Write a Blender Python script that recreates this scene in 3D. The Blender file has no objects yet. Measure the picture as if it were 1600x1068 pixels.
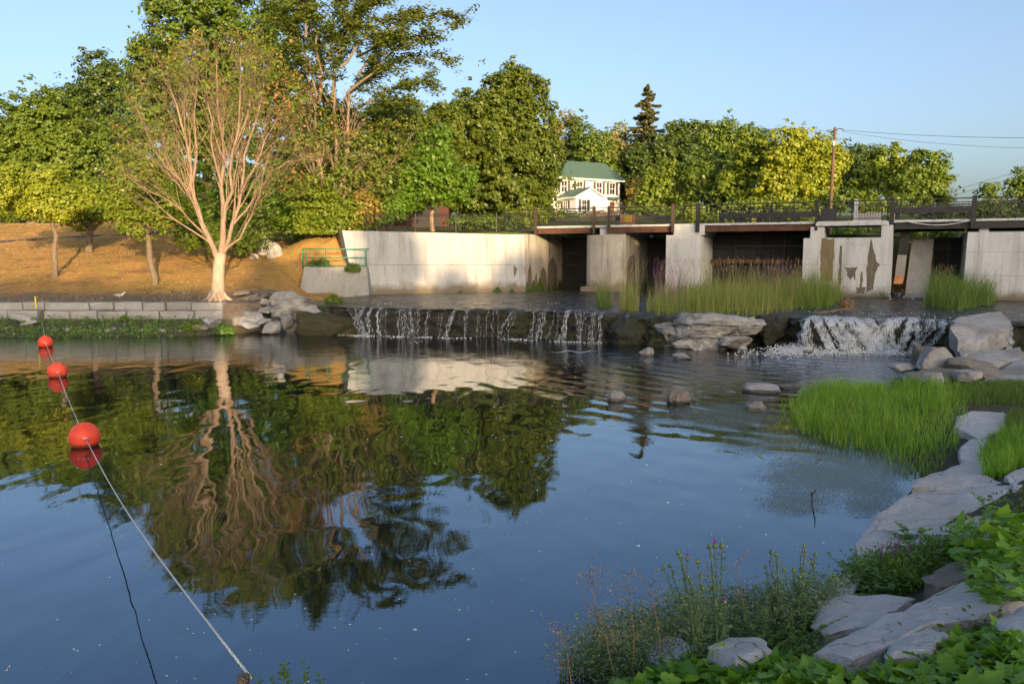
import bpy, bmesh, math, random
import numpy as np
from mathutils import Vector, Matrix

# ------------------------------------------------------------------ camera, sky, sun, exposure
scene = bpy.context.scene
COL = scene.collection
FPX, CX, CY, HORIZON, CAMH = 1244.0, 800.0, 534.0, 400.0, 3.2
PITCH = math.atan((CY - HORIZON) / FPX)
cam_data = bpy.data.cameras.new('camera')
cam = bpy.data.objects.new('camera', cam_data)
COL.objects.link(cam)
cam.location = (0, 0, CAMH)
cam.rotation_euler = (math.pi / 2 - PITCH, 0, 0)
cam_data.sensor_width = 36.0
cam_data.lens = 36.0 * FPX / 1600.0
cam_data.clip_start = 0.05
cam_data.clip_end = 6000
scene.camera = cam

SUN_EL, SUN_AZ = 8.0, 160.0          # azimuth clockwise from +Y
world = bpy.data.worlds.new('World')
scene.world = world
world.use_nodes = True
wnt = world.node_tree
sky = wnt.nodes.new('ShaderNodeTexSky')
sky.sky_type = 'NISHITA'
sky.sun_disc = False
sky.sun_elevation = math.radians(SUN_EL)
sky.sun_rotation = math.radians(SUN_AZ)
sky.altitude = 200
sky.air_density = 0.66
sky.dust_density = 5.5
sky.ozone_density = 1.0
wnt.links.new(sky.outputs[0], wnt.nodes['Background'].inputs[0])
wnt.nodes['Background'].inputs[1].default_value = 0.15

sun_data = bpy.data.lights.new('sun', 'SUN')
sun_data.energy = 3.3
sun_data.angle = math.radians(0.53)
sun_data.color = (1.0, 0.69, 0.36)
sun = bpy.data.objects.new('sun', sun_data)
COL.objects.link(sun)
_a, _e = math.radians(SUN_AZ), math.radians(SUN_EL)
TO_SUN = Vector((math.sin(_a) * math.cos(_e), math.cos(_a) * math.cos(_e), math.sin(_e)))
sun.rotation_euler = TO_SUN.to_track_quat('Z', 'Y').to_euler()
sun.location = (20, -40, 30)

scene.view_settings.view_transform = 'Standard'
scene.view_settings.look = 'None'
scene.view_settings.gamma = 1.0
scene.view_settings.exposure = 1.48
scene.render.engine = 'CYCLES'
scene.cycles.max_bounces = 7
scene.cycles.diffuse_bounces = 3
scene.cycles.glossy_bounces = 4
scene.cycles.transmission_bounces = 4
scene.cycles.transparent_max_bounces = 12
scene.cycles.use_denoising = True

# ------------------------------------------------------------------ geometry helpers
SP, CP = math.sin(PITCH), math.cos(PITCH)


def ray(px, py):
    u, v = (px - CX) / FPX, (CY - py) / FPX
    return np.array([u, CP + v * SP, -SP + v * CP])


def at(px, py, Y):
    d = ray(px, py)
    d = d * (Y / d[1])
    return Vector((d[0], d[1], d[2] + CAMH))


def on(px, py, z):
    d = ray(px, py)
    d = d * ((z - CAMH) / d[2])
    return Vector((d[0], d[1], z))


def project(P):
    P = np.asarray(P, float)
    x, y, z = P[..., 0], P[..., 1], P[..., 2] - CAMH
    f = y * CP - z * SP
    up = y * SP + z * CP
    return CX + FPX * x / f, CY - FPX * up / f


def _hash(i, j, k, s):
    h = (i * 374761393 + j * 668265263 + k * 2147483647 + s * 974634721) & 0xFFFFFFFF
    h = ((h ^ (h >> 13)) * 1274126177) & 0xFFFFFFFF
    h = (h ^ (h >> 16)) & 0xFFFF
    return h / 65535.0


def vnoise(P, s=0):
    P = np.asarray(P, float)
    i = np.floor(P).astype(np.int64)
    f = P - i
    f = f * f * (3 - 2 * f)
    r = 0
    for a in (0, 1):
        for b in (0, 1):
            for c in (0, 1):
                w = (f[:, 0] if a else 1 - f[:, 0]) * (f[:, 1] if b else 1 - f[:, 1]) * (f[:, 2] if c else 1 - f[:, 2])
                r = r + w * _hash(i[:, 0] + a, i[:, 1] + b, i[:, 2] + c, s)
    return r * 2 - 1


def fbm(P, octaves=4, s=0, gain=0.5):
    P = np.asarray(P, float)
    r, a = 0, 1.0
    for o in range(octaves):
        r = r + a * vnoise(P * (2 ** o) + 17.3 * o, s + o)
        a *= gain
    return r


def tag(o, label=None, cat=None, group=None, kind=None):
    if label: o['label'] = label
    if cat: o['category'] = cat
    if group: o['group'] = group
    if kind: o['kind'] = kind
    return o


def link(name, me, mat, parent=None):
    o = bpy.data.objects.new(name, me)
    COL.objects.link(o)
    if mat is not None and len(me.materials) == 0:
        for m in (mat if isinstance(mat, (list, tuple)) else [mat]):
            me.materials.append(m)
    if parent is not None:
        o.parent = parent
        o.matrix_parent_inverse = Matrix.Translation(-Vector(parent.location)) if parent.rotation_euler.z == 0 else Matrix.Identity(4)
    return o


def npmesh(name, V, F, smooth=False, var=None):
    """V (n,3); F (m,3) or (m,4) index arrays; var is one float for each face"""
    me = bpy.data.meshes.new(name)
    V = np.ascontiguousarray(V, np.float32)
    F = np.ascontiguousarray(F, np.int32)
    k = F.shape[1]
    me.vertices.add(len(V))
    me.vertices.foreach_set('co', V.ravel())
    me.loops.add(F.size)
    me.loops.foreach_set('vertex_index', F.ravel())
    me.polygons.add(len(F))
    me.polygons.foreach_set('loop_start', np.arange(0, F.size, k, dtype=np.int32))
    me.polygons.foreach_set('loop_total', np.full(len(F), k, np.int32))
    if smooth:
        me.polygons.foreach_set('use_smooth', np.ones(len(F), bool))
    if var is not None:
        at_ = me.attributes.new('var', 'FLOAT', 'FACE')
        at_.data.foreach_set('value', np.ascontiguousarray(var, np.float32))
    me.update(calc_edges=True)
    return me


class MB:
    def __init__(self):
        self.v, self.f = [], []

    def add(self, vs, fs):
        n = len(self.v)
        self.v.extend([tuple(p) for p in vs])
        self.f.extend([tuple(i + n for i in f) for f in fs])
        return self

    def box(self, x0, x1, y0, y1, z0, z1, fr=None):
        vs = [(x0, y0, z0), (x1, y0, z0), (x1, y1, z0), (x0, y1, z0), (x0, y0, z1), (x1, y0, z1), (x1, y1, z1), (x0, y1, z1)]
        if fr: vs = [fr(*p) for p in vs]
        return self.add(vs, [(0, 3, 2, 1), (4, 5, 6, 7), (0, 1, 5, 4), (1, 2, 6, 5), (2, 3, 7, 6), (3, 0, 4, 7)])

    def hexa(self, bottom, top):
        """two rings of the same point count"""
        n = len(bottom)
        fs = [tuple(range(n - 1, -1, -1)), tuple(range(n, 2 * n))]
        fs += [(i, (i + 1) % n, n + (i + 1) % n, n + i) for i in range(n)]
        return self.add(list(bottom) + list(top), fs)

    def tube(self, pts, rad, sides=6, cap=True):
        pts = [Vector(p) for p in pts]
        if not hasattr(rad, '__len__'): rad = [rad] * len(pts)
        vs, fs = [], []
        ref = Vector((0.31, 0.95, 0.05))
        for i, p in enumerate(pts):
            d = (pts[min(i + 1, len(pts) - 1)] - pts[max(i - 1, 0)])
            d = d.normalized() if d.length > 1e-9 else Vector((0, 0, 1))
            a = d.cross(ref)
            if a.length < 1e-3: a = d.cross(Vector((1, 0, 0)))
            a.normalize()
            b = d.cross(a)
            for k in range(sides):
                t = 2 * math.pi * k / sides
                vs.append(p + (a * math.cos(t) + b * math.sin(t)) * rad[i])
        for i in range(len(pts) - 1):
            for k in range(sides):
                k2 = (k + 1) % sides
                fs.append((i * sides + k, i * sides + k2, (i + 1) * sides + k2, (i + 1) * sides + k))
        if cap:
            fs.append(tuple(range(sides - 1, -1, -1)))
            fs.append(tuple(range((len(pts) - 1) * sides, len(pts) * sides)))
        return self.add(vs, fs)

    def build(self, name, mat, parent=None, smooth=False):
        me = bpy.data.meshes.new(name)
        me.from_pydata(self.v, [], self.f)
        me.update()
        bm = bmesh.new(); bm.from_mesh(me)
        bmesh.ops.recalc_face_normals(bm, faces=bm.faces)
        bm.to_mesh(me); bm.free()
        if smooth:
            me.polygons.foreach_set('use_smooth', np.ones(len(me.polygons), bool))
        return link(name, me, mat, parent)


def empty(name, loc, rz=0.0):
    o = bpy.data.objects.new(name, None)
    o.empty_display_size = 0.2
    COL.objects.link(o)
    o.location = loc
    o.rotation_euler = (0, 0, rz)
    return o


def bevel(o, w, seg=2):
    m = o.modifiers.new('bevel', 'BEVEL')
    m.width = w; m.segments = seg; m.limit_method = 'ANGLE'; m.angle_limit = math.radians(35)
    return o


# ------------------------------------------------------------------ materials
class NT:
    def __init__(self, name):
        self.m = bpy.data.materials.new(name)
        self.m.use_nodes = True
        self.nt = self.m.node_tree
        self.bsdf = self.nt.nodes['Principled BSDF']
        self.out = self.nt.nodes['Material Output']

    def n(self, kind, **kw):
        nd = self.nt.nodes.new(kind)
        for k, v in kw.items():
            if k.startswith('i_'):
                nd.inputs[k[2:].replace('_', ' ')].default_value = v
            else:
                setattr(nd, k, v)
        return nd

    def l(self, a, b):
        self.nt.links.new(a, b)

    def pos(self, scale=(1, 1, 1)):
        g = self.n('ShaderNodeNewGeometry')
        mp = self.n('ShaderNodeMapping')
        mp.inputs['Scale'].default_value = scale
        self.l(g.outputs['Position'], mp.inputs['Vector'])
        return mp.outputs[0]

    def noise(self, vec, scale, detail=5, rough=0.6, dist=0.0):
        t = self.n('ShaderNodeTexNoise')
        t.inputs['Scale'].default_value = scale
        t.inputs['Detail'].default_value = detail
        t.inputs['Roughness'].default_value = rough
        t.inputs['Distortion'].default_value = dist
        self.l(vec, t.inputs['Vector'])
        return t.outputs['Fac']

    def ramp(self, fac, stops):
        r = self.n('ShaderNodeValToRGB')
        el = r.color_ramp.elements
        while len(el) > 1: el.remove(el[-1])
        for i, (p, c) in enumerate(stops):
            e = el[0] if i == 0 else el.new(p)
            e.position = p
            e.color = (c[0], c[1], c[2], 1) if hasattr(c, '__len__') else (c, c, c, 1)
        self.l(fac, r.inputs[0])
        return r.outputs[0]

    def mix(self, fac, a, b, mode='MIX'):
        m = self.n('ShaderNodeMix', data_type='RGBA', blend_type=mode)
        for sock, v in ((m.inputs[0], fac), (m.inputs[6], a), (m.inputs[7], b)):
            if hasattr(v, 'node'): self.l(v, sock)
            elif sock == m.inputs[0]: sock.default_value = v
            else: sock.default_value = (v[0], v[1], v[2], 1)
        return m.outputs[2]

    def math(self, op, a, b=None, clamp=False):
        m = self.n('ShaderNodeMath', operation=op, use_clamp=clamp)
        for i, v in enumerate((a, b)):
            if v is None: continue
            if hasattr(v, 'node'): self.l(v, m.inputs[i])
            else: m.inputs[i].default_value = v
        return m.outputs[0]

    def bump(self, h, dist=0.02, strength=1.0, normal=None):
        b = self.n('ShaderNodeBump')
        b.inputs['Distance'].default_value = dist
        b.inputs['Strength'].default_value = strength
        self.l(h, b.inputs['Height'])
        if normal is not None: self.l(normal, b.inputs['Normal'])
        self.l(b.outputs[0], self.bsdf.inputs['Normal'])
        return b.outputs[0]

    def base(self, c):
        if hasattr(c, 'node'): self.l(c, self.bsdf.inputs['Base Color'])
        else: self.bsdf.inputs['Base Color'].default_value = (c[0], c[1], c[2], 1)
        return self

    def rough(self, r):
        if hasattr(r, 'node'): self.l(r, self.bsdf.inputs['Roughness'])
        else: self.bsdf.inputs['Roughness'].default_value = r
        return self


def mat_noise(name, c1, c2, scale=3.0, rough=0.85, bump=0.02, vec_scale=(1, 1, 1), detail=6, c3=None, metallic=0.0, spec=0.5):
    t = NT(name)
    v = t.pos(vec_scale)
    f = t.noise(v, scale, detail, 0.65)
    col = t.ramp(f, [(0.3, c1), (0.7, c2)])
    if c3 is not None:
        g = t.noise(v, scale * 0.23, 3, 0.6)
        col = t.mix(t.ramp(g, [(0.48, 0.0), (0.62, 1.0)]), col, c3)
    t.base(col).rough(rough)
    t.bsdf.inputs['Metallic'].default_value = metallic
    t.bsdf.inputs['Specular IOR Level'].default_value = spec
    h = t.noise(v, scale * 4, 5, 0.65)
    t.bump(t.math('ADD', h, f), bump)
    return t.m


def mat_stone(name, c1, c2, scale=4.0, rough=0.9, bump=0.06, c3=(0.3, 0.28, 0.25), crack=1.3, wet=True, strata=0.0):
    t = NT(name)
    v = t.pos()
    f = t.noise(v, scale, 7, 0.68)
    col = t.ramp(f, [(0.28, c1), (0.72, c2)])
    col = t.mix(t.ramp(t.noise(v, scale * 0.25, 4, 0.6), [(0.46, 0.0), (0.62, 0.85)]), col, c3)
    # cracks along the edges of warped cells
    wv = t.n('ShaderNodeVectorMath', operation='ADD')
    nz = t.n('ShaderNodeTexNoise'); nz.inputs['Scale'].default_value = 2.2; nz.inputs['Detail'].default_value = 4
    t.l(v, nz.inputs['Vector'])
    sc = t.n('ShaderNodeVectorMath', operation='SCALE'); sc.inputs['Scale'].default_value = 0.55
    t.l(nz.outputs['Color'], sc.inputs[0]); t.l(v, wv.inputs[0]); t.l(sc.outputs[0], wv.inputs[1])
    vo = t.n('ShaderNodeTexVoronoi', feature='DISTANCE_TO_EDGE'); vo.inputs['Scale'].default_value = crack
    t.l(wv.outputs[0], vo.inputs['Vector'])
    line = t.math('MULTIPLY', t.ramp(vo.outputs['Distance'], [(0.0, 1.0), (0.007, 0.0)]), t.ramp(t.noise(v, 1.3, 3, 0.6), [(0.50, 0.0), (0.58, 1.0)]))
    col = t.mix(t.math('MULTIPLY', line, 0.5), col, (c1[0] * 0.3, c1[1] * 0.28, c1[2] * 0.26))
    lich = t.noise(v, 26.0, 3, 0.6)
    lmask = t.math('MULTIPLY', t.ramp(lich, [(0.60, 0.0), (0.68, 0.6)]), t.ramp(t.noise(v, 1.7, 3, 0.6), [(0.48, 0.0), (0.6, 1.0)]))
    col = t.mix(lmask, col, (0.55, 0.54, 0.47))
    dirt = t.noise(v, 9.0, 4, 0.7)
    col = t.mix(t.ramp(dirt, [(0.58, 0.0), (0.74, 0.55)]), col, (c1[0] * 0.45, c1[1] * 0.42, c1[2] * 0.36))
    rg_ = rough
    if wet:
        g = t.n('ShaderNodeNewGeometry'); sx = t.n('ShaderNodeSeparateXYZ'); t.l(g.outputs['Position'], sx.inputs[0])
        h = t.math('SUBTRACT', sx.outputs['Z'], t.math('MULTIPLY', t.noise(v, 5.0, 3, 0.6), 0.09))
        wf = t.math('SUBTRACT', 1.0, t.math('MULTIPLY', h, 22.0), clamp=True)
        col = t.mix(t.math('MULTIPLY', wf, 0.75), col, (c1[0] * 0.22, c1[1] * 0.21, c1[2] * 0.17))
        rg_ = t.ramp(wf, [(0.0, rough), (1.0, 0.3)])
    t.base(col).rough(rg_)
    t.bsdf.inputs['Specular IOR Level'].default_value = 0.35
    hh = t.math('ADD', f, t.math('MULTIPLY', t.noise(v, scale * 5, 4, 0.7), 0.5))
    hh = t.math('SUBTRACT', hh, t.math('MULTIPLY', line, 0.6))
    if strata:
        hh = t.math('ADD', hh, t.math('MULTIPLY', t.noise(t.pos((1, 1, 9)), 1.5, 4, 0.7), strata))
    t.bump(hh, bump)
    return t.m


def mat_foliage(name, c1, c2, trans=0.38, rough=0.45, tcol=1.5):
    """leaf: colour differs from leaf to leaf (face attribute), light passes through"""
    t = NT(name)
    a = t.n('ShaderNodeAttribute', attribute_name='var')
    col = t.ramp(a.outputs['Fac'], [(0.0, c1), (1.0, c2)])
    g = t.noise(t.pos(), 0.45, 2, 0.5)
    col = t.mix(t.ramp(g, [(0.35, 0.0), (0.7, 0.55)]), col, (c2[0] * 1.15, c2[1] * 1.02, c2[2] * 0.8))
    t.base(col).rough(rough)
    t.bsdf.inputs['Specular IOR Level'].default_value = 0.35
    tr = t.n('ShaderNodeBsdfTranslucent')
    tc = t.mix(1.0, col, (tcol, tcol * 0.95, tcol * 0.5), 'MULTIPLY')
    t.l(tc, tr.inputs['Color'])
    mx = t.n('ShaderNodeMixShader')
    mx.inputs[0].default_value = trans
    t.l(t.bsdf.outputs[0], mx.inputs[1]); t.l(tr.outputs[0], mx.inputs[2])
    t.l(mx.outputs[0], t.out.inputs['Surface'])
    return t.m


def mat_concrete(name, c1, c2, stain=(0.10, 0.09, 0.07), amount=0.4, base_z=None, rough=0.9):
    t = NT(name)
    p = t.pos()
    n1 = t.noise(p, 0.7, 6, 0.65)
    n2 = t.noise(p, 9.0, 5, 0.7)
    col = t.ramp(n1, [(0.3, c1), (0.7, c2)])
    col = t.mix(t.ramp(n2, [(0.35, 0.18), (0.6, 0.0)]), col, (c1[0] * 0.6, c1[1] * 0.6, c1[2] * 0.58))
    streak = t.noise(t.pos((2.2, 2.2, 0.16)), 1.0, 5, 0.7)
    col = t.mix(t.ramp(streak, [(0.5, 0.0), (0.72, amount)]), col, stain)
    drip = t.noise(t.pos((7.0, 7.0, 0.10)), 1.0, 4, 0.7)
    col = t.mix(t.math('MULTIPLY', t.ramp(drip, [(0.56, 0.0), (0.7, 0.5)]), t.ramp(n1, [(0.4, 0.0), (0.6, 1.0)])), col, (c1[0] * 0.4, c1[1] * 0.37, c1[2] * 0.32))
    light = t.noise(t.pos((3.0, 3.0, 0.22)), 1.3, 4, 0.7, 0.3)
    col = t.mix(t.ramp(light, [(0.6, 0.0), (0.75, 0.35)]), col, (min(1, c2[0] * 1.2), min(1, c2[1] * 1.2), min(1, c2[2] * 1.2)))
    if base_z is not None:      # water stain left along the foot of the wall
        g = t.n('ShaderNodeNewGeometry')
        s = t.n('ShaderNodeSeparateXYZ'); t.l(g.outputs['Position'], s.inputs[0])
        wob = t.math('MULTIPLY', t.noise(p, 1.6, 4, 0.6), 0.9)
        h = t.math('SUBTRACT', t.math('SUBTRACT', s.outputs['Z'], base_z), wob)
        col = t.mix(t.math('SUBTRACT', 1.0, t.math('MULTIPLY', t.math('ADD', h, 0.25), 2.2), clamp=True), col, (0.16, 0.135, 0.10))
    t.base(col).rough(rough)
    t.bsdf.inputs['Specular IOR Level'].default_value = 0.3
    t.bump(t.math('ADD', t.math('MULTIPLY', n1, 2.0), n2), 0.012)
    return t.m


def mat_plain(name, c, rough=0.5, metallic=0.0, spec=0.5):
    t = NT(name)
    f = t.noise(t.pos(), 14.0, 3, 0.6)
    col = t.mix(t.ramp(f, [(0.3, 0.0), (0.75, 0.5)]), c, (c[0] * 0.7, c[1] * 0.7, c[2] * 0.7))
    t.base(col).rough(rough)
    t.bsdf.inputs['Metallic'].default_value = metallic
    t.bsdf.inputs['Specular IOR Level'].default_value = spec
    return t.m


M = {}
M['concrete'] = mat_concrete('concrete', (0.33, 0.34, 0.36), (0.42, 0.43, 0.445), amount=0.5, base_z=1.12)
M['concrete_pier'] = mat_concrete('concrete_pier', (0.46, 0.475, 0.49), (0.57, 0.58, 0.595), stain=(0.17, 0.155, 0.13), amount=0.6, base_z=1.0)
M['concrete_old'] = mat_concrete('concrete_old', (0.30, 0.28, 0.25), (0.46, 0.43, 0.38), stain=(0.06, 0.05, 0.035), amount=0.85, base_z=1.2)
M['concrete_grey'] = mat_concrete('concrete_grey', (0.24, 0.24, 0.235), (0.33, 0.325, 0.31), amount=0.4)
M['stain'] = mat_noise('wet_stain', (0.045, 0.036, 0.02), (0.10, 0.085, 0.05), 2.2, 0.6, 0.008, (2, 2, 0.4))
M['stain_brown'] = mat_noise('brown_stain', (0.12, 0.095, 0.045), (0.17, 0.135, 0.07), 2.2, 0.7, 0.008, (2, 2, 0.3))
M['wood_dark'] = mat_noise('dark_timber', (0.018, 0.017, 0.020), (0.045, 0.042, 0.046), 3.0, 0.8, 0.006, (6, 6, 1))
M['steel_dark'] = mat_noise('dark_steel', (0.014, 0.014, 0.016), (0.03, 0.029, 0.03), 2.0, 0.6, 0.003)
M['gate'] = mat_noise('gate_steel', (0.010, 0.0095, 0.009), (0.028, 0.026, 0.024), 1.4, 0.75, 0.004, (1, 1, 0.35))
M['rust'] = mat_noise('rust_steel', (0.05, 0.022, 0.014), (0.135, 0.056, 0.033), 2.5, 0.85, 0.004)
M['rust_orange'] = mat_noise('orange_rust', (0.45, 0.13, 0.03), (0.5, 0.30, 0.16), 3.5, 0.85, 0.004)
M['black_metal'] = mat_plain('black_paint', (0.016, 0.016, 0.017), 0.45)
M['brown_post'] = mat_plain('brown_post_paint', (0.055, 0.036, 0.026), 0.6)
M['green_paint'] = mat_plain('green_paint', (0.025, 0.22, 0.13), 0.5)
M['bark'] = mat_noise('bark', (0.10, 0.075, 0.055), (0.22, 0.175, 0.13), 5.0, 0.95, 0.03, (2.5, 2.5, 0.6))
M['pole_wood'] = mat_noise('pole_wood', (0.075, 0.045, 0.03), (0.14, 0.085, 0.055), 5.0, 0.9, 0.01, (2.5, 2.5, 0.3))
M['bark_pale'] = mat_noise('pale_bark', (0.27, 0.20, 0.15), (0.46, 0.36, 0.285), 5.0, 0.9, 0.012, (2.5, 2.5, 0.5))
M['bark_limb'] = mat_noise('limb_bark', (0.15, 0.105, 0.075), (0.33, 0.245, 0.18), 4.0, 0.9, 0.02, (2.5, 2.5, 0.6))
M['elm_bark'] = mat_noise('elm_bark', (0.14, 0.10, 0.07), (0.30, 0.225, 0.16), 5.0, 0.95, 0.02, (2.5, 2.5, 0.6))
M['bark_twig'] = mat_noise('twig_bark', (0.19, 0.125, 0.085), (0.31, 0.22, 0.15), 5.0, 0.9, 0.004, (2.5, 2.5, 0.5))
M['white_siding'] = mat_noise('white_siding', (0.76, 0.75, 0.71), (0.82, 0.81, 0.78), 0.8, 0.6, 0.002)
M['trim_white'] = mat_plain('white_trim', (0.82, 0.81, 0.78), 0.5)
M['roof_green'] = mat_noise('green_roof', (0.052, 0.105, 0.078), (0.08, 0.14, 0.105), 3.0, 0.6, 0.008, (1, 1, 3))
M['shutter'] = mat_plain('dark_shutter', (0.055, 0.045, 0.045), 0.6)
M['limestone'] = mat_stone('limestone', (0.25, 0.245, 0.245), (0.50, 0.49, 0.48), 4.5, 0.9, 0.07, (0.24, 0.22, 0.20), 1.6)
M['limestone_pale'] = mat_noise('pale_limestone', (0.24, 0.225, 0.21), (0.56, 0.54, 0.51), 2.6, 0.9, 0.08, (1, 1, 2.2), c3=(0.11, 0.10, 0.085))
M['slab'] = mat_stone('bank_slab', (0.42, 0.41, 0.415), (0.62, 0.605, 0.595), 5.0, 0.92, 0.05, (0.48, 0.445, 0.415), 1.1, strata=.5)
M['block'] = mat_stone('cut_stone', (0.25, 0.25, 0.255), (0.39, 0.385, 0.385), 3.2, 0.9, 0.04, (0.22, 0.21, 0.20), 0.9, wet=False)
M['brown_rock'] = mat_stone('brown_rock', (0.15, 0.125, 0.10), (0.29, 0.255, 0.22), 3.0, 0.9, 0.06, (0.12, 0.10, 0.085), 1.6)
M['wet_rock'] = mat_noise('wet_rock', (0.012, 0.011, 0.008), (0.055, 0.048, 0.034), 2.2, 0.42, 0.12, c3=(0.035, 0.04, 0.014))
M['mossy_rock'] = mat_noise('mossy_rock', (0.025, 0.024, 0.012), (0.085, 0.075, 0.035), 3.0, 0.9, 0.08, c3=(0.05, 0.05, 0.015))
M['road'] = mat_noise('asphalt', (0.05, 0.05, 0.05), (0.075, 0.073, 0.07), 6.0, 0.9, 0.004)
M['red_wood'] = mat_plain('red_paint', (0.055, 0.012, 0.010), 0.7)
M['wire'] = mat_plain('wire', (0.05, 0.05, 0.055), 0.5)
M['rope'] = mat_noise('rope', (0.50, 0.50, 0.50), (0.66, 0.66, 0.64), 60.0, 0.8, 0.002)
M['yellow'] = mat_plain('yellow_plastic', (0.75, 0.55, 0.03), 0.5)

t = NT('window_glass')
t.base((0.03, 0.032, 0.035)).rough(0.08)
M['glass'] = t.m

t = NT('orange_buoy')
f = t.noise(t.pos(), 5.0, 4, 0.6)
bc = t.ramp(f, [(0.3, (0.78, 0.055, 0.018)), (0.6, (0.82, 0.09, 0.04)), (0.8, (0.80, 0.20, 0.12))])
bc = t.mix(t.ramp(t.noise(t.pos((6, 6, 1.5)), 5.0, 4, 0.7), [(0.6, 0.0), (0.72, 0.35)]), bc, (0.34, 0.06, 0.03))
g = t.n('ShaderNodeNewGeometry'); sx = t.n('ShaderNodeSeparateXYZ'); t.l(g.outputs['Position'], sx.inputs[0])
alg = t.math('SUBTRACT', 1.0, t.math('MULTIPLY', t.math('SUBTRACT', sx.outputs['Z'], t.math('MULTIPLY', f, 0.06)), 26.0), clamp=True)
bc = t.mix(t.math('MULTIPLY', alg, 0.8), bc, (0.10, 0.035, 0.014))
t.base(bc).rough(t.ramp(f, [(0.3, 0.36), (0.75, 0.6)]))
t.bump(t.noise(t.pos(), 40.0, 3, 0.6), 0.0015)
M['buoy'] = t.m

# leaves
M['leaf_maple'] = mat_foliage('maple_leaf', (0.048, 0.085, 0.010), (0.12, 0.165, 0.020))
M['leaf_dark'] = mat_foliage('dark_leaf', (0.034, 0.070, 0.014), (0.088, 0.135, 0.024))
M['leaf_mid'] = mat_foliage('mid_leaf', (0.055, 0.110, 0.014), (0.130, 0.195, 0.026))
M['leaf_lime'] = mat_foliage('lime_leaf', (0.085, 0.155, 0.014), (0.185, 0.245, 0.024))
M['leaf_yellow'] = mat_foliage('yellow_leaf', (0.135, 0.20, 0.015), (0.28, 0.32, 0.03))
M['leaf_elm'] = mat_foliage('elm_leaf', (0.065, 0.11, 0.020), (0.15, 0.195, 0.034))
M['leaf_pale'] = mat_foliage('pale_leaf', (0.13, 0.15, 0.05), (0.24, 0.24, 0.09))
M['leaf_bright'] = mat_foliage('bright_leaf', (0.055, 0.135, 0.010), (0.115, 0.215, 0.020))
M['leaf_rust'] = mat_foliage('dead_leaf', (0.17, 0.085, 0.03), (0.28, 0.16, 0.065), 0.25)
M['leaf_autumn'] = mat_foliage('tan_leaf', (0.15, 0.14, 0.02), (0.26, 0.20, 0.045), 0.3)
M['needle'] = mat_foliage('needles', (0.040, 0.052, 0.018), (0.095, 0.095, 0.035), 0.12)
M['grass_bright'] = mat_foliage('marsh_grass', (0.075, 0.20, 0.018), (0.19, 0.37, 0.04), 0.35)
M['grass_olive'] = mat_foliage('olive_grass', (0.072, 0.135, 0.022), (0.21, 0.24, 0.055), 0.3)
M['grass_green'] = mat_foliage('bank_grass', (0.045, 0.105, 0.015), (0.12, 0.19, 0.03), 0.3)
M['seed'] = mat_foliage('seed_heads', (0.24, 0.185, 0.10), (0.42, 0.34, 0.20), 0.25, tcol=1.0)
M['purple'] = mat_foliage('loosestrife_bloom', (0.19, 0.065, 0.22), (0.34, 0.14, 0.38), 0.25, tcol=1.0)
M['thistle_bloom'] = mat_plain('thistle_bloom', (0.38, 0.05, 0.46), 0.8)
M['thistle_green'] = mat_foliage('thistle_green', (0.09, 0.165, 0.065), (0.18, 0.26, 0.115), 0.15)
M['stalk_green'] = mat_plain('green_stalk', (0.09, 0.14, 0.055), 0.7)
M['weed'] = mat_foliage('weed_leaf', (0.055, 0.14, 0.022), (0.14, 0.26, 0.045), 0.32)
M['vine'] = mat_foliage('vine_leaf', (0.055, 0.165, 0.016), (0.19, 0.36, 0.045), 0.32)
M['dry'] = mat_foliage('dry_stalk', (0.26, 0.18, 0.11), (0.40, 0.30, 0.19), 0.15, tcol=1.0)

# water of the pool: dark body, clear reflection, ripples stronger towards the falls
t = NT('pool_water')
t.base((0.002, 0.004, 0.009)).rough(0.01)
t.bsdf.inputs['IOR'].default_value = 2.35
t.bsdf.inputs['Specular Tint'].default_value = (0.60, 0.80, 1.0, 1)
g = t.n('ShaderNodeNewGeometry')
sx = t.n('ShaderNodeSeparateXYZ'); t.l(g.outputs['Position'], sx.inputs[0])
# distance to the right-hand fall
dx = t.math('SUBTRACT', sx.outputs['X'], 12.0)
dy = t.math('SUBTRACT', sx.outputs['Y'], 27.0)
dd = t.math('SQRT', t.math('ADD', t.math('MULTIPLY', dx, dx), t.math('MULTIPLY', dy, dy)))
near_r = t.math('SUBTRACT', 1.0, t.math('DIVIDE', dd, 15.0), clamp=True)
dl = t.math('ABSOLUTE', t.math('SUBTRACT', sx.outputs['Y'], 31.5))
near_l = t.math('MULTIPLY', t.math('SUBTRACT', 1.0, t.math('DIVIDE', dl, 9.0), clamp=True), 0.22)
amp = t.math('ADD', t.math('MULTIPLY', near_r, near_r), near_l)
swell = t.noise(t.pos((1.45, 0.85, 1)), 0.95, 1, 0.4, 0.5)
rip = t.noise(t.pos((0.8, 2.4, 1)), 1.5, 3, 0.55, 0.5)
fine = t.noise(t.pos((1.0, 2.0, 1)), 7.0, 3, 0.6)
ring = t.n('ShaderNodeTexWave', wave_type='RINGS', rings_direction='SPHERICAL')
mp = t.n('ShaderNodeMapping'); mp.inputs['Location'].default_value = (-12, -27, 0)
t.l(g.outputs['Position'], mp.inputs['Vector'])
t.l(mp.outputs[0], ring.inputs['Vector'])
ring.inputs['Scale'].default_value = 0.42
ring.inputs['Distortion'].default_value = 5.0
ring.inputs['Detail'].default_value = 2.0
ring.inputs['Detail Scale'].default_value = 0.7
ringm = t.math('SUBTRACT', 1.0, t.math('DIVIDE', dd, 24.0), clamp=True)
h = t.math('ADD', t.math('MULTIPLY', swell, 0.0125), t.math('MULTIPLY', t.math('MULTIPLY', rip, amp), 0.085))
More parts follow.
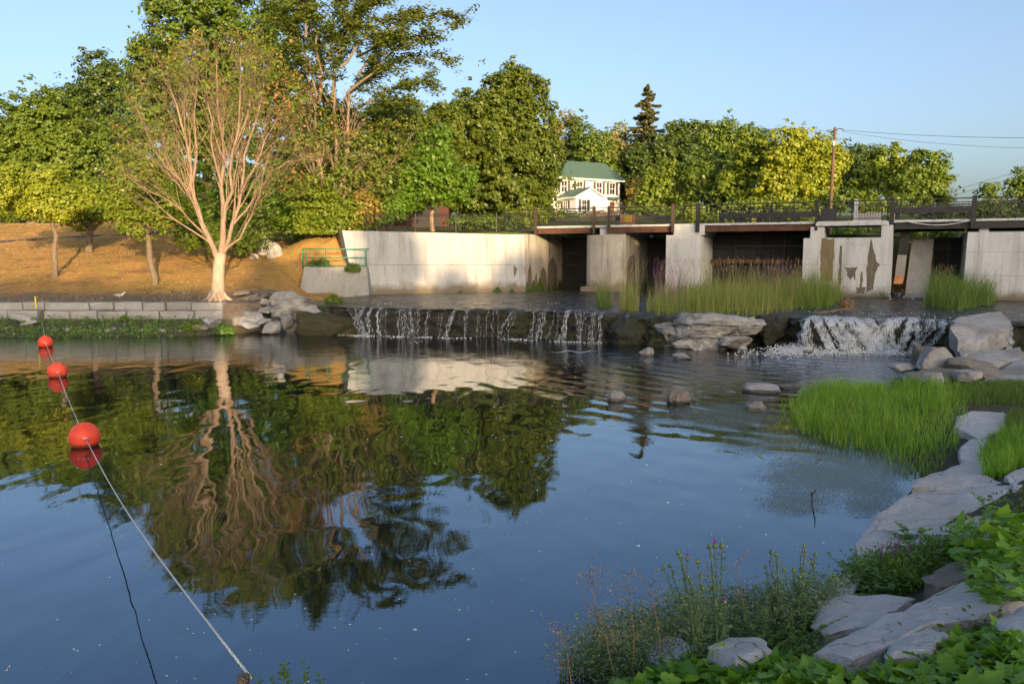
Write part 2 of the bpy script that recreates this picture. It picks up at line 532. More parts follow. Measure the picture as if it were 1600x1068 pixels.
h = t.math('ADD', h, t.math('MULTIPLY', t.math('MULTIPLY', ring.outputs['Fac'], t.math('MULTIPLY', ringm, ringm)), 0.016))
h = t.math('ADD', h, t.math('MULTIPLY', t.math('MULTIPLY', fine, t.math('ADD', t.math('MULTIPLY', amp, 1.0), 0.012)), 0.018))
t.bump(h, 1.0)
M['water'] = t.m

t = NT('shallow_rapids')
p = t.pos((1.0, 1.9, 1))
n1 = t.noise(p, 1.6, 5, 0.7, 0.6)
n2 = t.noise(p, 6.0, 4, 0.7)
t.base(t.ramp(n1, [(0.52, (0.016, 0.016, 0.013)), (0.66, (0.05, 0.045, 0.032)), (0.74, (0.12, 0.11, 0.10))])).rough(t.ramp(n1, [(0.45, 0.06), (0.7, 0.5)]))
t.bump(t.math('ADD', n1, t.math('MULTIPLY', n2, 0.35)), 0.16)
M['rapids'] = t.m

t = NT('falling_water')
t.base((0.80, 0.83, 0.87)).rough(0.25)
tr = t.n('ShaderNodeBsdfTranslucent'); tr.inputs['Color'].default_value = (0.8, 0.84, 0.9, 1)
tp = t.n('ShaderNodeBsdfTransparent')
m1 = t.n('ShaderNodeMixShader'); m1.inputs[0].default_value = 0.35
t.l(t.bsdf.outputs[0], m1.inputs[1]); t.l(tr.outputs[0], m1.inputs[2])
m2 = t.n('ShaderNodeMixShader')
t.l(t.ramp(t.noise(t.pos((14, 14, 1.0)), 2.6, 3, 0.6), [(0.38, 0.10), (0.64, 0.85)]), m2.inputs[0])
t.l(tp.outputs[0], m2.inputs[1]); t.l(m1.outputs[0], m2.inputs[2])
t.l(m2.outputs[0], t.out.inputs['Surface'])
M['fall'] = t.m
M['foam'] = mat_noise('foam', (0.62, 0.66, 0.71), (0.82, 0.84, 0.87), 8.0, 0.6, 0.02)

t = NT('algae_mat')
p = t.pos()
n1 = t.noise(p, 1.1, 6, 0.68, 0.3)
n2 = t.noise(p, 16.0, 4, 0.7)
t.base(t.ramp(n2, [(0.3, (0.085, 0.115, 0.075)), (0.6, (0.16, 0.19, 0.14)), (0.75, (0.28, 0.30, 0.27))])).rough(0.55)
a = t.n('ShaderNodeAttribute', attribute_name='cover')
n3 = t.noise(p, 34.0, 2, 0.6)
cov = t.math('ADD', t.math('MULTIPLY', t.math('SUBTRACT', n1, 0.5), 1.1), t.math('MULTIPLY', t.math('SUBTRACT', n3, 0.5), 2.1))
al = t.math('MULTIPLY', t.math('SUBTRACT', t.math('ADD', cov, a.outputs['Fac']), 0.22), 5.0, clamp=True)
al = t.math('MULTIPLY', al, 0.55)
t.l(al, t.bsdf.inputs['Alpha'])
M['algae'] = t.m

# ground: dry lawn on the slope, bare earth by the wall, green patches
t = NT('ground')
g = t.n('ShaderNodeNewGeometry')
sx = t.n('ShaderNodeSeparateXYZ'); t.l(g.outputs['Position'], sx.inputs[0])
p = t.pos()
n1 = t.noise(p, 0.35, 5, 0.6)
n2 = t.noise(p, 5.0, 6, 0.75)
n3 = t.noise(p, 0.9, 4, 0.6)
straw = t.ramp(n2, [(0.3, (0.27, 0.15, 0.05)), (0.55, (0.46, 0.265, 0.09)), (0.75, (0.58, 0.36, 0.14))])
straw = t.mix(t.ramp(n1, [(0.5, 0.0), (0.68, 0.7)]), straw, (0.28, 0.22, 0.055))
straw = t.mix(t.ramp(n3, [(0.52, 0.0), (0.66, 0.7)]), straw, (0.17, 0.11, 0.06))
straw = t.mix(t.ramp(t.noise(p, 2.3, 5, 0.7), [(0.54, 0.0), (0.68, 0.55)]), straw, (0.20, 0.19, 0.05))
earth = t.ramp(n2, [(0.3, (0.13, 0.10, 0.075)), (0.7, (0.24, 0.19, 0.145))])
soil = t.ramp(n2, [(0.3, (0.055, 0.050, 0.032)), (0.7, (0.13, 0.12, 0.085))])
wob = t.math('MULTIPLY', t.math('SUBTRACT', n3, 0.5), 5.0)
yy = t.math('ADD', sx.outputs['Y'], wob)
colr = t.mix(t.math('MULTIPLY', t.math('SUBTRACT', yy, 37.0), 0.6, clamp=True), earth, straw)
colr = t.mix(t.math('MULTIPLY', t.math('SUBTRACT', sx.outputs['Y'], 33.6), 3.0, clamp=True), soil, colr)
green = t.ramp(n2, [(0.3, (0.035, 0.055, 0.012)), (0.7, (0.085, 0.11, 0.028))])
gx = t.math('MULTIPLY', t.math('ADD', t.math('ADD', sx.outputs['X'], 9.0), wob), 0.4, clamp=True)
gy = t.math('MULTIPLY', t.math('SUBTRACT', sx.outputs['Y'], 44.0), 0.5, clamp=True)
colr = t.mix(t.math('MULTIPLY', gx, gy), colr, green)
t.base(colr).rough(0.95)
t.bsdf.inputs['Specular IOR Level'].default_value = 0.1
t.bump(t.math('ADD', n2, t.math('MULTIPLY', n3, 1.5)), 0.09)
M['ground'] = t.m

# ------------------------------------------------------------------ terrain
def g2(px, py, z=0.0):
    p = on(px, py, z)
    return (p.x, p.y)


# line of the foot of the falls (water level), left to right
FALL_PX = [(455, 517), (480, 519), (520, 521), (560, 523), (640, 525), (720, 527), (800, 528), (870, 532), (940, 534), (985, 536), (1030, 541),
           (1100, 544), (1170, 543), (1196, 536), (1212, 541), (1240, 548), (1300, 551), (1390, 553), (1440, 555), (1490, 556), (1560, 560), (1680, 566)]
FALL = [g2(x, y) for x, y in FALL_PX]
BANK_PX = [(1480, 600), (1400, 606), (1330, 616), (1275, 632), (1280, 650), (1320, 664), (1370, 684), (1410, 712), (1440, 748), (1385, 806), (1343, 850),
           (1335, 890), (1270, 945), (1150, 1000), (1010, 1040), (890, 1075)]
BANK = [g2(x, y) for x, y in BANK_PX]
POOL = [(-90, 30.5), (-40, 31.6), g2(0, 527), g2(120, 526), g2(220, 526), g2(300, 524), g2(360, 519), g2(420, 517)] + FALL + [(18.5, 23.0)] + BANK + \
       [(-1.5, 4.6), (-4, 3.6), (-10, 1.5), (-30, -6), (-90, -20)]


def sdist(poly, X, Y):
    """signed distance to a polygon, negative inside"""
    d = np.full(X.shape, 1e9)
    inside = np.zeros(X.shape, bool)
    n = len(poly)
    for i in range(n):
        x0, y0 = poly[i]; x1, y1 = poly[(i + 1) % n]
        ex, ey = x1 - x0, y1 - y0
        L = ex * ex + ey * ey + 1e-12
        tt = np.clip(((X - x0) * ex + (Y - y0) * ey) / L, 0, 1)
        d = np.minimum(d, np.hypot(X - x0 - tt * ex, Y - y0 - tt * ey))
        c = ((y0 > Y) != (y1 > Y))
        with np.errstate(divide='ignore', invalid='ignore'):
            xi = x0 + (Y - y0) * ex / (ey if abs(ey) > 1e-12 else 1e-12)
        inside ^= c & (X < xi)
    return np.where(inside, -d, d)


# bridge frame: s along the bridge (left to right), o towards the camera
BA = Vector((1.6, 49.0)); BT = Vector((0.9007, -0.4345)); BN = Vector((-0.4345, -0.9007))


def bp(s, o, z):
    q = BA + BT * s + BN * o
    return (q.x, q.y, z)


def bs(px, o=0.0):
    """position along the bridge seen at picture column px"""
    k = (px - CX) / FPX      # x / y slope is close to k for points near eye level
    b = BA + BN * o
    return (k * b.y - b.x) / (BT.x - k * BT.y)


def bz(px, py, o=0.0):
    q = BA + BT * bs(px, o) + BN * o
    return at(px, py, q.y).z


WL = Vector((-8.5, 43.7)); WR = Vector((0.78, 47.5))          # face of the long concrete wall
UPPER = [(-11.0, 34.2)] + FALL[1:] + [(30, 22), (34, 33.5), bp(30, -4.6, 0)[:2], bp(-.3, -5.0, 0)[:2], (0.9, 47.6), (-8.4, 43.9), (-9.8, 39.5)]
LEFT_Y = [20, 31.4, 32.2, 33.3, 33.9, 34.3, 37, 41, 58, 70, 85, 125, 170, 500, 3000]
LEFT_Z = [-1, 0.0, 0.12, 0.42, 0.55, 1.16, 1.33, 2.05, 5.25, 6.3, 7.3, 9.4, 11, 16, 20]
BACK_Y = [40, 46, 60, 85, 110, 125, 170, 500, 3000]
BACK_Z = [4.42, 4.45, 5.2, 7.0, 8.9, 9.5, 11, 16, 20]


def ground_z(X, Y, rough=True):
    X = np.atleast_1d(np.asarray(X, float)); Y = np.atleast_1d(np.asarray(Y, float))
    dp = sdist(POOL, X, Y)
    du = sdist(UPPER, X, Y)
    left = np.interp(Y, LEFT_Y, LEFT_Z)
    back = np.interp(Y, BACK_Y, BACK_Z)
    w = np.clip((X + 15.0) / 4.5, 0, 1); w = w * w * (3 - 2 * w)
    w = w * np.clip((Y - 44.6) / 1.6, 0, 1)
    lo = np.clip((X + 12.6) / 1.6, 0, 1) * np.clip((44.2 - Y) / 0.8, 0, 1)
    left = left * (1 - lo) + np.minimum(left, 1.2) * lo
    far = left * (1 - w) + back * w
    # the reservoir behind the bridge
    q = (X - BA.x) * BN.x + (Y - BA.y) * BN.y
    s = (X - BA.x) * BT.x + (Y - BA.y) * BT.y
    res = (s > 1.5) & (s < 22.5) & (q < -6.5) & (q > -24)
    far = np.where(res, 2.2, far)
    near = 0.02 + 0.40 * np.maximum(dp, 0)
    near = np.where(near > 1.5, 1.5 + (near - 1.5) * 0.12, near)
    flat = 0.02 + 0.11 * np.maximum(dp, 0)
    wf = np.clip((Y - 9.5) / 4.0, 0, 1)
    near = near * (1 - wf) + np.minimum(flat, near) * wf
    near = np.where(near > 2.6, 2.6, near)
    # what lies beyond the dam line and left bank is "far"
    abx = 0.78 + (Y - 47.5) * 0.482 - 0.55
    wallside = (Y > 48.1 + (X - 0.78) * 0.41) & (X < abx)
    leftside = (X < -9.4) & (Y > 20)
    beyond = ((q < -5.2) & (X >= abx)) | ((q < -1.5) & (s > 24.5)) | wallside | leftside
    z = np.where(beyond, far, near)
    dfall = np.full(X.shape, 1e9)
    for (x0, y0), (x1, y1) in zip(FALL[:-1], FALL[1:]):
        ex, ey = x1 - x0, y1 - y0
        tt = np.clip(((X - x0) * ex + (Y - y0) * ey) / (ex * ex + ey * ey), 0, 1)
        dfall = np.minimum(dfall, np.hypot(X - x0 - tt * ex, Y - y0 - tt * ey))
    bed = np.where(dfall > 2.0, 0.92, -0.7)
    z = np.where((du < 0) & ~beyond, bed, z)
    z = np.where((du < 0) & (X < -8.6) & (Y < 39.6), bed, z)
    z = np.where(dp < 0, -np.minimum(1.3, 0.5 * -dp), z)
    if rough:
        P = np.stack([X, Y, X * 0], -1).reshape(-1, 3)
        b = (fbm(P * 0.22, 4, 3) * 0.16).reshape(X.shape) + (fbm(P * 1.3, 2, 7) * 0.025).reshape(X.shape)
        b = np.where((dp > 0.1) & (du > 0.3), b * np.clip(dp / 3.0, 0, 1), 0)
        b = np.where(beyond & (Y > 33) & (Y < 37) & (X < -9), b * 0.2, b)
        z = z + b
    return z


def gz(x, y):
    return float(ground_z(np.array([x]), np.array([y]))[0])


def axis(lo, hi, step, far, n):
    a = np.arange(lo, hi + 1e-6, step)
    k = np.linspace(0, 1, n + 1)[1:] ** 2.4
    return np.concatenate([(lo - (far + lo) * k)[::-1] if lo < 0 else (lo - (far) * k)[::-1], a, hi + (far - hi) * k])


gx_ = axis(-42, 36, 0.42, 1500, 18)
gy_ = axis(-6, 64, 0.42, 1500, 20)
GX, GY = np.meshgrid(gx_, gy_)
GZ = ground_z(GX, GY)
n0, n1 = GX.shape
idx = np.arange(n0 * n1).reshape(n0, n1)
F = np.stack([idx[:-1, :-1], idx[:-1, 1:], idx[1:, 1:], idx[1:, :-1]], -1).reshape(-1, 4)
ground = link('ground', npmesh('ground', np.stack([GX, GY, GZ], -1).reshape(-1, 3), F, True), M['ground'])
tag(ground, 'dry sloping lawn and earthen banks around the pool', 'ground', kind='structure')

# pool surface
w = MB()
w.add([(-90, -25, 0), (30, -25, 0), (30, 40, 0), (-90, 40, 0)], [(0, 1, 2, 3)])
tag(w.build('pool_water', M['water']), 'still dark pool reflecting trees and sky', 'water', kind='structure')
w = MB()
q = [bp(1.5, -6.2, 3.3), bp(22.5, -6.2, 3.3), bp(22.5, -24, 3.3), bp(1.5, -24, 3.3)]
w.add(q, [(0, 1, 2, 3)])
tag(w.build('reservoir_water', M['water']), 'water held back behind the bridge', 'water', kind='structure')

# shallow water running over the ledge towards the falls
gx2 = np.linspace(-12, 34, 200); gy2 = np.linspace(20, 51, 140)
X, Y = np.meshgrid(gx2, gy2)
UP2 = UPPER
sd = sdist(UP2, X, Y)
Z = 1.08 + 0.08 * np.clip((Y - 33) / 12, -1, 1) + fbm(np.stack([X * 0.8, Y * 1.3, X * 0], -1).reshape(-1, 3), 3, 11).reshape(X.shape) * 0.035
Z += np.clip((sd + 1.6) / 1.6, 0, 1) * -0.10
n0, n1 = X.shape
idx = np.arange(n0 * n1).reshape(n0, n1)
F = np.stack([idx[:-1, :-1], idx[:-1, 1:], idx[1:, 1:], idx[1:, :-1]], -1).reshape(-1, 4)
c = sd.reshape(-1)[F].max(1)
F = F[c < -0.55 + 0.0]
tag(link('shallow_rapids_water', npmesh('shallow_rapids_water', np.stack([X, Y, Z], -1).reshape(-1, 3), F, True), M['rapids']),
    'shallow rippling water above the falls', 'water', kind='structure')

# rock ledge of the falls: a profile swept along the line of the falls
def resample(pts, step):
    pts = [Vector((p[0], p[1])) for p in pts]
    out, tacc = [], 0.0
    for a, b in zip(pts[:-1], pts[1:]):
        L = (b - a).length
        while tacc < L:
            out.append(a.lerp(b, tacc / L)); tacc += step
        tacc -= L
    out.append(pts[-1])
    return np.array([[p.x, p.y] for p in out])


LP = resample(FALL, 0.07)
k = np.ones(13) / 13
LP = np.stack([np.convolve(np.pad(LP[:, i], 6, mode='edge'), k, 'valid') for i in (0, 1)], -1)
tg = np.gradient(LP, axis=0); tg /= np.linalg.norm(tg, axis=1)[:, None]
nrm = np.stack([tg[:, 1], -tg[:, 0]], -1)         # towards the pool
LIP_OFF = 0.75
wav = fbm(np.stack([LP[:, 0] * 0.55, LP[:, 1] * 0.55, LP[:, 0] * 0], -1), 3, 5) * 0.28
prof0 = [(-2.6, 0.80), (-1.9, 0.98), (-1.3, 1.04), (-0.95, 1.06), (-0.72, 1.05), (-0.55, 1.0), (-0.44, 0.92), (-0.36, 0.82), (-0.31, 0.72), (-0.27, 0.62), (-0.25, 0.52), (-0.24, 0.42),
        (-0.22, 0.32), (-0.18, 0.22), (-0.14, 0.12), (-0.08, 0.03), (0.0, -0.08), (0.2, -0.4)]

prof = prof0[:4]
for a_, b_ in zip(prof0[3:-1], prof0[4:]):
    prof += [((a_[0] + b_[0]) / 2, (a_[1] + b_[1]) / 2), b_]


def ledge_point(i, o, z):
    return np.array([LP[i, 0] + nrm[i, 0] * (o + wav[i] - 0.15), LP[i, 1] + nrm[i, 1] * (o + wav[i] - 0.15), z])


V = []
for i in range(len(LP)):
    for o, z in prof:
        V.append(ledge_point(i, o, z))
V = np.array(V)
lay_ = np.floor(V[:, 2] * 5.5 + fbm(V * np.array([.8, .8, .5]), 2, 61) * .9).astype(np.int64)
d1 = fbm(V * np.array([1.3, 1.3, 1.9]), 4, 21) * 0.26 + np.abs(fbm(V * np.array([3.2, 3.2, 4.4]), 4, 31)) * 0.22 + (_hash(lay_, lay_ * 0, lay_ * 0, 7) - .5) * .16 - .1
pz_ = np.array([p_[1] for p_ in prof]); po_ = np.array([p_[0] for p_ in prof])
facew = np.tile(np.where(po_ < -.8, .12, np.clip(.35 + (po_ + .72) * 2.2, .3, 1.0)) * np.clip((pz_ + .5) / .6, .2, 1), len(LP))
nn = np.repeat(nrm, len(prof), axis=0)
V[:, 0] += nn[:, 0] * d1 * facew; V[:, 1] += nn[:, 1] * d1 * facew
V[:, 2] += fbm(V * 1.6, 3, 41) * 0.06
np_, nl = len(prof), len(LP)
idx = np.arange(np_ * nl).reshape(nl, np_)
F = np.stack([idx[:-1, :-1], idx[:-1, 1:], idx[1:, 1:], idx[1:, :-1]], -1).reshape(-1, 4)
LEDGE_V = V.reshape(nl, np_, 3)
tag(link('rock_ledge', npmesh('rock_ledge', V, F, True), M['wet_rock']), 'dark wet rock ledge that the water drops over', 'rock ledge', kind='structure')

# ------------------------------------------------------------------ rocks
_ico = {}


def ico(sub):
    if sub not in _ico:
        bm = bmesh.new()
        bmesh.ops.create_icosphere(bm, subdivisions=sub, radius=1)
        bm.verts.ensure_lookup_table()
        V = np.array([v.co[:] for v in bm.verts]); F = np.array([[v.index for v in f.verts] for f in bm.faces])
        bm.free()
        _ico[sub] = (V, F)
    return _ico[sub]


def rock(name, center, size, seed, mat, rot=0.0, tilt=(0, 0), sub=4, cuts=9, rough=0.10, boxy=0.6, parent=None):
    r = np.random.default_rng(seed)
    V, F = ico(sub)
    V = V.copy()
    if boxy > 0:
        mx = np.abs(V).max(1)[:, None]
        V = V * (1 - boxy) + (V / mx) * boxy
    for _ in range(cuts):
        n = r.normal(size=3); n /= np.linalg.norm(n)
        d = r.uniform(0.62, 0.95)
        k = V @ n - d
        V = V - np.where(k > 0, k, 0)[:, None] * n * 0.96
    V = V + V * (fbm(V * 1.7 + seed, 4, seed) * rough + np.abs(fbm(V * 5.0 + seed, 3, seed + 3)) * -.05)[:, None]
    V = V * np.array(size) * 0.5
    mrot = Matrix.Rotation(rot, 3, 'Z') @ Matrix.Rotation(tilt[0], 3, 'X') @ Matrix.Rotation(tilt[1], 3, 'Y')
    V = V @ np.array(mrot).T
    me = npmesh(name, V, F, True)
    me.set_sharp_from_angle(angle=math.radians(32))
    o = link(name, me, mat, parent)
    if parent is None:
        o.location = center
    else:
        o.location = center
    return o


def slab(name, pts, thick, mat, seed=0, n=96, rings=10, rough=0.035, edge=0.025, parent=None):
    """flat stone from an outline of 3D points; the top follows the outline's heights"""
    pts = [Vector(p) for p in pts]
    P = []
    m = len(pts)
    per = [(pts[(i + 1) % m] - pts[i]).length for i in range(m)]
    tot = sum(per)
    for k in range(n):
        d = tot * k / n
        i = 0
        while d > per[i]:
            d -= per[i]; i += 1
        P.append(pts[i].lerp(pts[(i + 1) % m], d / per[i]))
    P = np.array([p[:] for p in P])
    c = P.mean(0)
    P = c + (P - c) * np.array([1.07, 1.07, 1.0])
    P[:, :2] += (fbm(P * 2.3 + seed, 4, seed)[:, None] * 0.07) * (P - c)[:, :2] / (np.linalg.norm((P - c)[:, :2], axis=1)[:, None] + 1e-6)
    V = [c[None]]
    for k in range(1, rings + 1):
        f = (k / rings) ** 0.8
        R = c + (P - c) * f
        R[:, 2] += fbm(R * 2.0 + seed, 4, seed + 5) * rough
        if k == rings: R[:, 2] -= edge * 0.5
        V.append(R)
    dz = [(1.0, edge * 1.3), (1.012, thick * 0.45), (0.985, thick)]
    for f, dd_ in dz:
        R = c + (P - c) * f
        R[:, 2] -= dd_
        R[:, :2] += (fbm(R * 4.0 + seed, 3, seed + 9) * 0.05)[:, None] * (P - c)[:, :2] / (np.linalg.norm((P - c)[:, :2], axis=1)[:, None] + 1e-6)
        V.append(R)
    V = np.concatenate(V)
    nr = rings + len(dz)
    F = []
    for k in range(n):
        F.append((0, 1 + k, 1 + (k + 1) % n))
    for r_ in range(nr - 1):
        b0, b1 = 1 + r_ * n, 1 + (r_ + 1) * n
        for k in range(n):
            k2 = (k + 1) % n
            F.append((b0 + k, b1 + k, b1 + k2)); F.append((b0 + k, b1 + k2, b0 + k2))
    me = npmesh(name, V - c, np.array(F), True)
    me.set_sharp_from_angle(angle=math.radians(40))
    o = link(name, me, mat, parent)
    o.location = c
    return o


# boulders beside the right-hand fall (centre pixel, size in pixels, distance)
def rock_px(name, label, px, py, wpx, hpx, Y, seed, mat, depth=1.0, rot=0.0, tilt=(0, 0), group=None, cat='rock', **kw):
    c = at(px, py, Y)
    s = Y / FPX
    o = rock(name, c, (wpx * s * 1.08, wpx * s * depth, hpx * s * 1.15), seed, mat, rot, tilt, **kw)
    return tag(o, label, cat, group)


G_B = 'boulders by the right fall'
def slab_px(name, label, pts, thick, mat, seed, group=None, cat='rock slab', **kw):
    o = slab(name, [on(x, y, z) for x, y, z in pts], thick, mat, seed, **kw)
    return tag(o, label, cat, group)


# the great tilted block
tb = slab('boulder', [at(1487, 511, 23.0), at(1500, 494, 24.6), at(1562, 486, 24.8), at(1575, 503, 24.0), at(1570, 512, 23.4), at(1524, 538, 22.4), at(1500, 530, 22.4)], 0.55, M['limestone'], 51, rough=0.03, edge=0.04)
tag(tb, 'big tilted flat-topped grey block beside the right fall', 'boulder', G_B)
rock_px('boulder', 'pale angular grey boulder below the tilted block', 1465, 568, 58, 46, 20.6, 61, M['limestone'], 0.9, 0.3, (0.1, 0.15), G_B, 'boulder')
rock_px('boulder', 'brown wedge-shaped boulder with a dark front face', 1518, 578, 74, 34, 19.8, 62, M['brown_rock'], 0.9, -0.35, (0.1, 0.25), G_B, 'boulder')
rock_px('boulder', 'dark upright stone behind the pale angular boulder', 1441, 563, 26, 40, 21.4, 63, M['brown_rock'], 1.0, 0.1, (0, 0), G_B, 'boulder')
rock_px('boulder', 'low mottled stone in front of the pale angular boulder', 1468, 586, 78, 20, 19.6, 64, M['brown_rock'], 0.8, 0.1, (0, -0.12), G_B, 'boulder')
rock_px('boulder', 'rounded blue-grey stone at the grass edge below the boulders', 1460, 593, 40, 20, 18.8, 65, M['limestone'], 0.9, 0.4, (0, 0), G_B, 'boulder')
rock_px('boulder', 'small rounded tan stone under the brown wedge boulder', 1513, 588, 40, 18, 18.9, 66, M['limestone'], 0.9, 0.2, (0, 0), G_B, 'boulder')
rock_px('boulder', 'long thin flat stone lying in the water left of the boulders', 1411, 574, 54, 12, 21.0, 67, M['limestone'], 0.7, 0.05, (0, 0), G_B, 'boulder', boxy=0.85)
slab_px('boulder', 'broad shelf of layered stone under the tilted block', [(1498, 566, 0.45), (1512, 552, 0.55), (1540, 546, 0.6), (1590, 543, 0.62), (1600, 552, 0.55), (1580, 562, 0.45), (1530, 570, 0.42)], 0.4, M['limestone'], 68, G_B)
slab_px('boulder', 'smaller shelf stone at the foot of the tilted block', [(1499, 549, 0.6), (1512, 543, 0.66), (1530, 541, 0.66), (1522, 548, 0.6), (1505, 556, 0.55)], 0.3, M['limestone'], 69, G_B)
slab_px('boulder', 'pale ramp of stone at the picture edge right of the boulders', [(1555, 583, 0.3), (1575, 568, 0.4), (1610, 553, 0.5), (1640, 560, 0.5), (1620, 585, 0.35), (1580, 597, 0.25)], 0.4, M['limestone'], 70, G_B)
slab_px('boulder', 'flat low stone in the grass right of the tan stone', [(1525, 600, 0.2), (1545, 588, 0.28), (1580, 590, 0.28), (1590, 602, 0.22), (1560, 612, 0.2), (1530, 612, 0.18)], 0.3, M['limestone'], 71, G_B)
rock_px('boulder', 'tall block at the edge of the fall behind the dark upright stone', 1500, 545, 40, 44, 23.2, 72, M['wet_rock'], 1.0, 0.5, (0, 0), G_B, 'boulder')
rock_px('boulder', 'dark wet rock between the two strands of the right fall', 1392, 524, 26, 36, 27.0, 73, M['wet_rock'], 0.9, 0.2, (0, 0), G_B, 'boulder')

# stones standing in the pool
G_P = 'stones in the pool'
for (lab, px, py, wp, hp, sd_, m_) in (
        ('pointed grey stone rising from the pool beside the orange reflection', 963, 619, 32, 17, 81, 'limestone'),
        ('largest rounded grey stone in the middle of the pool', 1060, 620, 46, 22, 82, 'brown_rock'),
        ('pale humped stone in the water below the grassy outcrop', 1010, 550, 28, 13, 83, 'limestone'),
        ('flat pale stone beside the humped one below the outcrop', 1066, 557, 30, 9, 84, 'limestone'),
        ('long pale flat stone at the tip of the marsh grass', 1192, 607, 60, 13, 85, 'limestone'),
        ('small pale stone against the left edge of the marsh grass', 1183, 636, 34, 15, 86, 'limestone'),
        ('tiny flat stone between the rounded stone and the marsh grass', 1140, 612, 18, 6, 87, 'limestone'),
        ('low brown stone awash among the floating weed', 1062, 651, 26, 7, 88, 'brown_rock'),
        ('dark flat stone awash behind the long pale stone', 1232, 603, 46, 8, 89, 'brown_rock')):
    b = on(px, py + hp * 0.42, 0)
    rock_px('pool_stone', lab, px, py + 1, wp, hp * 1.25, b.y + 0.15, sd_, M[m_], 0.8, sd_ * 0.4, (0, 0), G_P, 'stone', boxy=0.3, cuts=6)

# slabs of the near bank
G_S = 'stone slabs on the near bank'
SL = [
    ('great flat slab running out to the water below the marsh grass', [(1343, 846, .22), (1372, 806, .24), (1428, 768, .30), (1500, 760, .42), (1572, 757, .55), (1580, 776, .52), (1530, 804, .42), (1460, 830, .34), (1420, 856, .28), (1382, 876, .22), (1350, 872, .20)], .45, 91),
    ('stepped slab just behind the great flat slab', [(1428, 762, .26), (1432, 748, .26), (1490, 727, .36), (1535, 720, .42), (1545, 740, .46), (1572, 754, .50), (1500, 758, .38)], .35, 92),
    ('pale flat stone on the path beside the marsh grass', [(1495, 652, .3), (1520, 640, .34), (1570, 643, .36), (1572, 663, .36), (1535, 681, .34), (1500, 672, .3)], .2, 93),
    ('narrow stone on the path below the pale flat stone', [(1502, 700, .3), (1515, 687, .32), (1540, 686, .36), (1536, 716, .36), (1505, 724, .32)], .2, 94),
    ('long tilted slab across the lower right corner', [(1288, 1018, .78), (1340, 985, .72), (1420, 942, .72), (1500, 908, .78), (1570, 890, .86), (1620, 892, .95), (1600, 918, .98), (1540, 948, .95), (1455, 975, .92), (1400, 1002, .90), (1345, 1026, .88)], .4, 95),
    ('middle slab behind the thistles above the long tilted slab', [(1262, 975, .48), (1280, 945, .42), (1310, 930, .42), (1385, 928, .52), (1425, 936, .58), (1395, 956, .6), (1340, 978, .6), (1290, 990, .56)], .35, 96),
    ('small slab jutting into the water under the loosestrife', [(1262, 950, .2), (1285, 912, .2), (1335, 882, .22), (1352, 892, .28), (1340, 912, .34), (1300, 935, .36)], .3, 97),
    ('brown stone half hidden behind the loosestrife', [(1450, 902, .68), (1480, 882, .66), (1510, 872, .70), (1515, 892, .78), (1470, 915, .78)], .25, 98),
    ('slab at the picture edge behind the leafy shoots', [(1572, 745, .55), (1600, 728, .58), (1650, 735, .66), (1640, 765, .66), (1590, 770, .58)], .3, 99),
    ('stone half buried in vine leaves at the right edge', [(1560, 975, 1.0), (1585, 955, 1.0), (1640, 945, 1.05), (1640, 985, 1.15), (1590, 1000, 1.15)], .3, 100),
    ('small pale stone among the vine leaves below the thistles', [(1110, 1008, .62), (1140, 992, .58), (1190, 995, .62), (1205, 1012, .7), (1150, 1024, .72)], .2, 101),
    ('second step of stone above the loosestrife', [(1420, 848, .42), (1455, 832, .42), (1520, 812, .5), (1560, 812, .58), (1540, 838, .6), (1470, 860, .54), (1430, 866, .46)], .3, 102),
    ('low stone in front of the long tilted slab', [(1385, 1000, .92), (1450, 978, .94), (1475, 985, 1.0), (1440, 1012, 1.04), (1395, 1016, 1.0)], .22, 103),
    ('waterline stone among the dry stalks', [(1010, 1020, .16), (1040, 1000, .14), (1085, 1002, .2), (1080, 1026, .3), (1030, 1036, .26)], .2, 104),
]
for lab, pts, th, sd_ in SL:
    slab_px('bank_slab', lab, pts, th, M['slab'] if sd_ != 98 else M['brown_rock'], sd_, G_S)

# limestone outcrop in the middle of the falls: a pile of weathered layers
oc = empty('limestone_outcrop', on(1110, 545, 0))
tag(oc, 'pale layered limestone outcrop with grass on top between the two falls', 'rock outcrop')
def strata_rock(parent, px, py, wpx, hpx, Y, depth, seed, rot=0.0, strata=5.0, amp=.16):
    V, F = ico(5)
    V = V.copy()
    mx = np.abs(V).max(1)[:, None]
    V = V * .35 + (V / mx) * .65
    r = np.random.default_rng(seed)
    for _ in range(7):
        n = r.normal(size=3); n[2] *= .5; n /= np.linalg.norm(n)
        k = V @ n - r.uniform(.72, .98)
        V = V - np.where(k > 0, k, 0)[:, None] * n * .95
    sc = Y / FPX
    V = V * np.array([wpx * sc, depth, hpx * sc]) * .5
    c, s_ = math.cos(rot), math.sin(rot)
    V = V @ np.array([[c, s_, 0], [-s_, c, 0], [0, 0, 1]])
    ctr = at(px, py, Y)
    W = V + np.array(ctr[:])
    rad = V[:, :2] / (np.linalg.norm(V[:, :2], axis=1)[:, None] + 1e-6)
    lay = np.floor(W[:, 2] * strata + fbm(W * .9, 2, seed) * .7)
    step = (_hash(lay.astype(np.int64), lay.astype(np.int64) * 0, lay.astype(np.int64) * 0 + seed, 3) - .5)
    d_ = step * amp * 1.6 + fbm(W * np.array([1.5, 1.5, 2.5]), 4, seed + 1) * amp + np.abs(fbm(W * np.array([4, 4, 7.0]), 3, seed + 2)) * -.06
    V[:, :2] += rad * d_[:, None]
    V[:, 2] += fbm(W * 1.8, 4, seed + 7) * .07
    me = npmesh('rock_layer', V, F, True)
    me.set_sharp_from_angle(angle=math.radians(38))
    o = link('rock_layer', me, M['limestone_pale'], parent)
    o.location = ctr
    return o


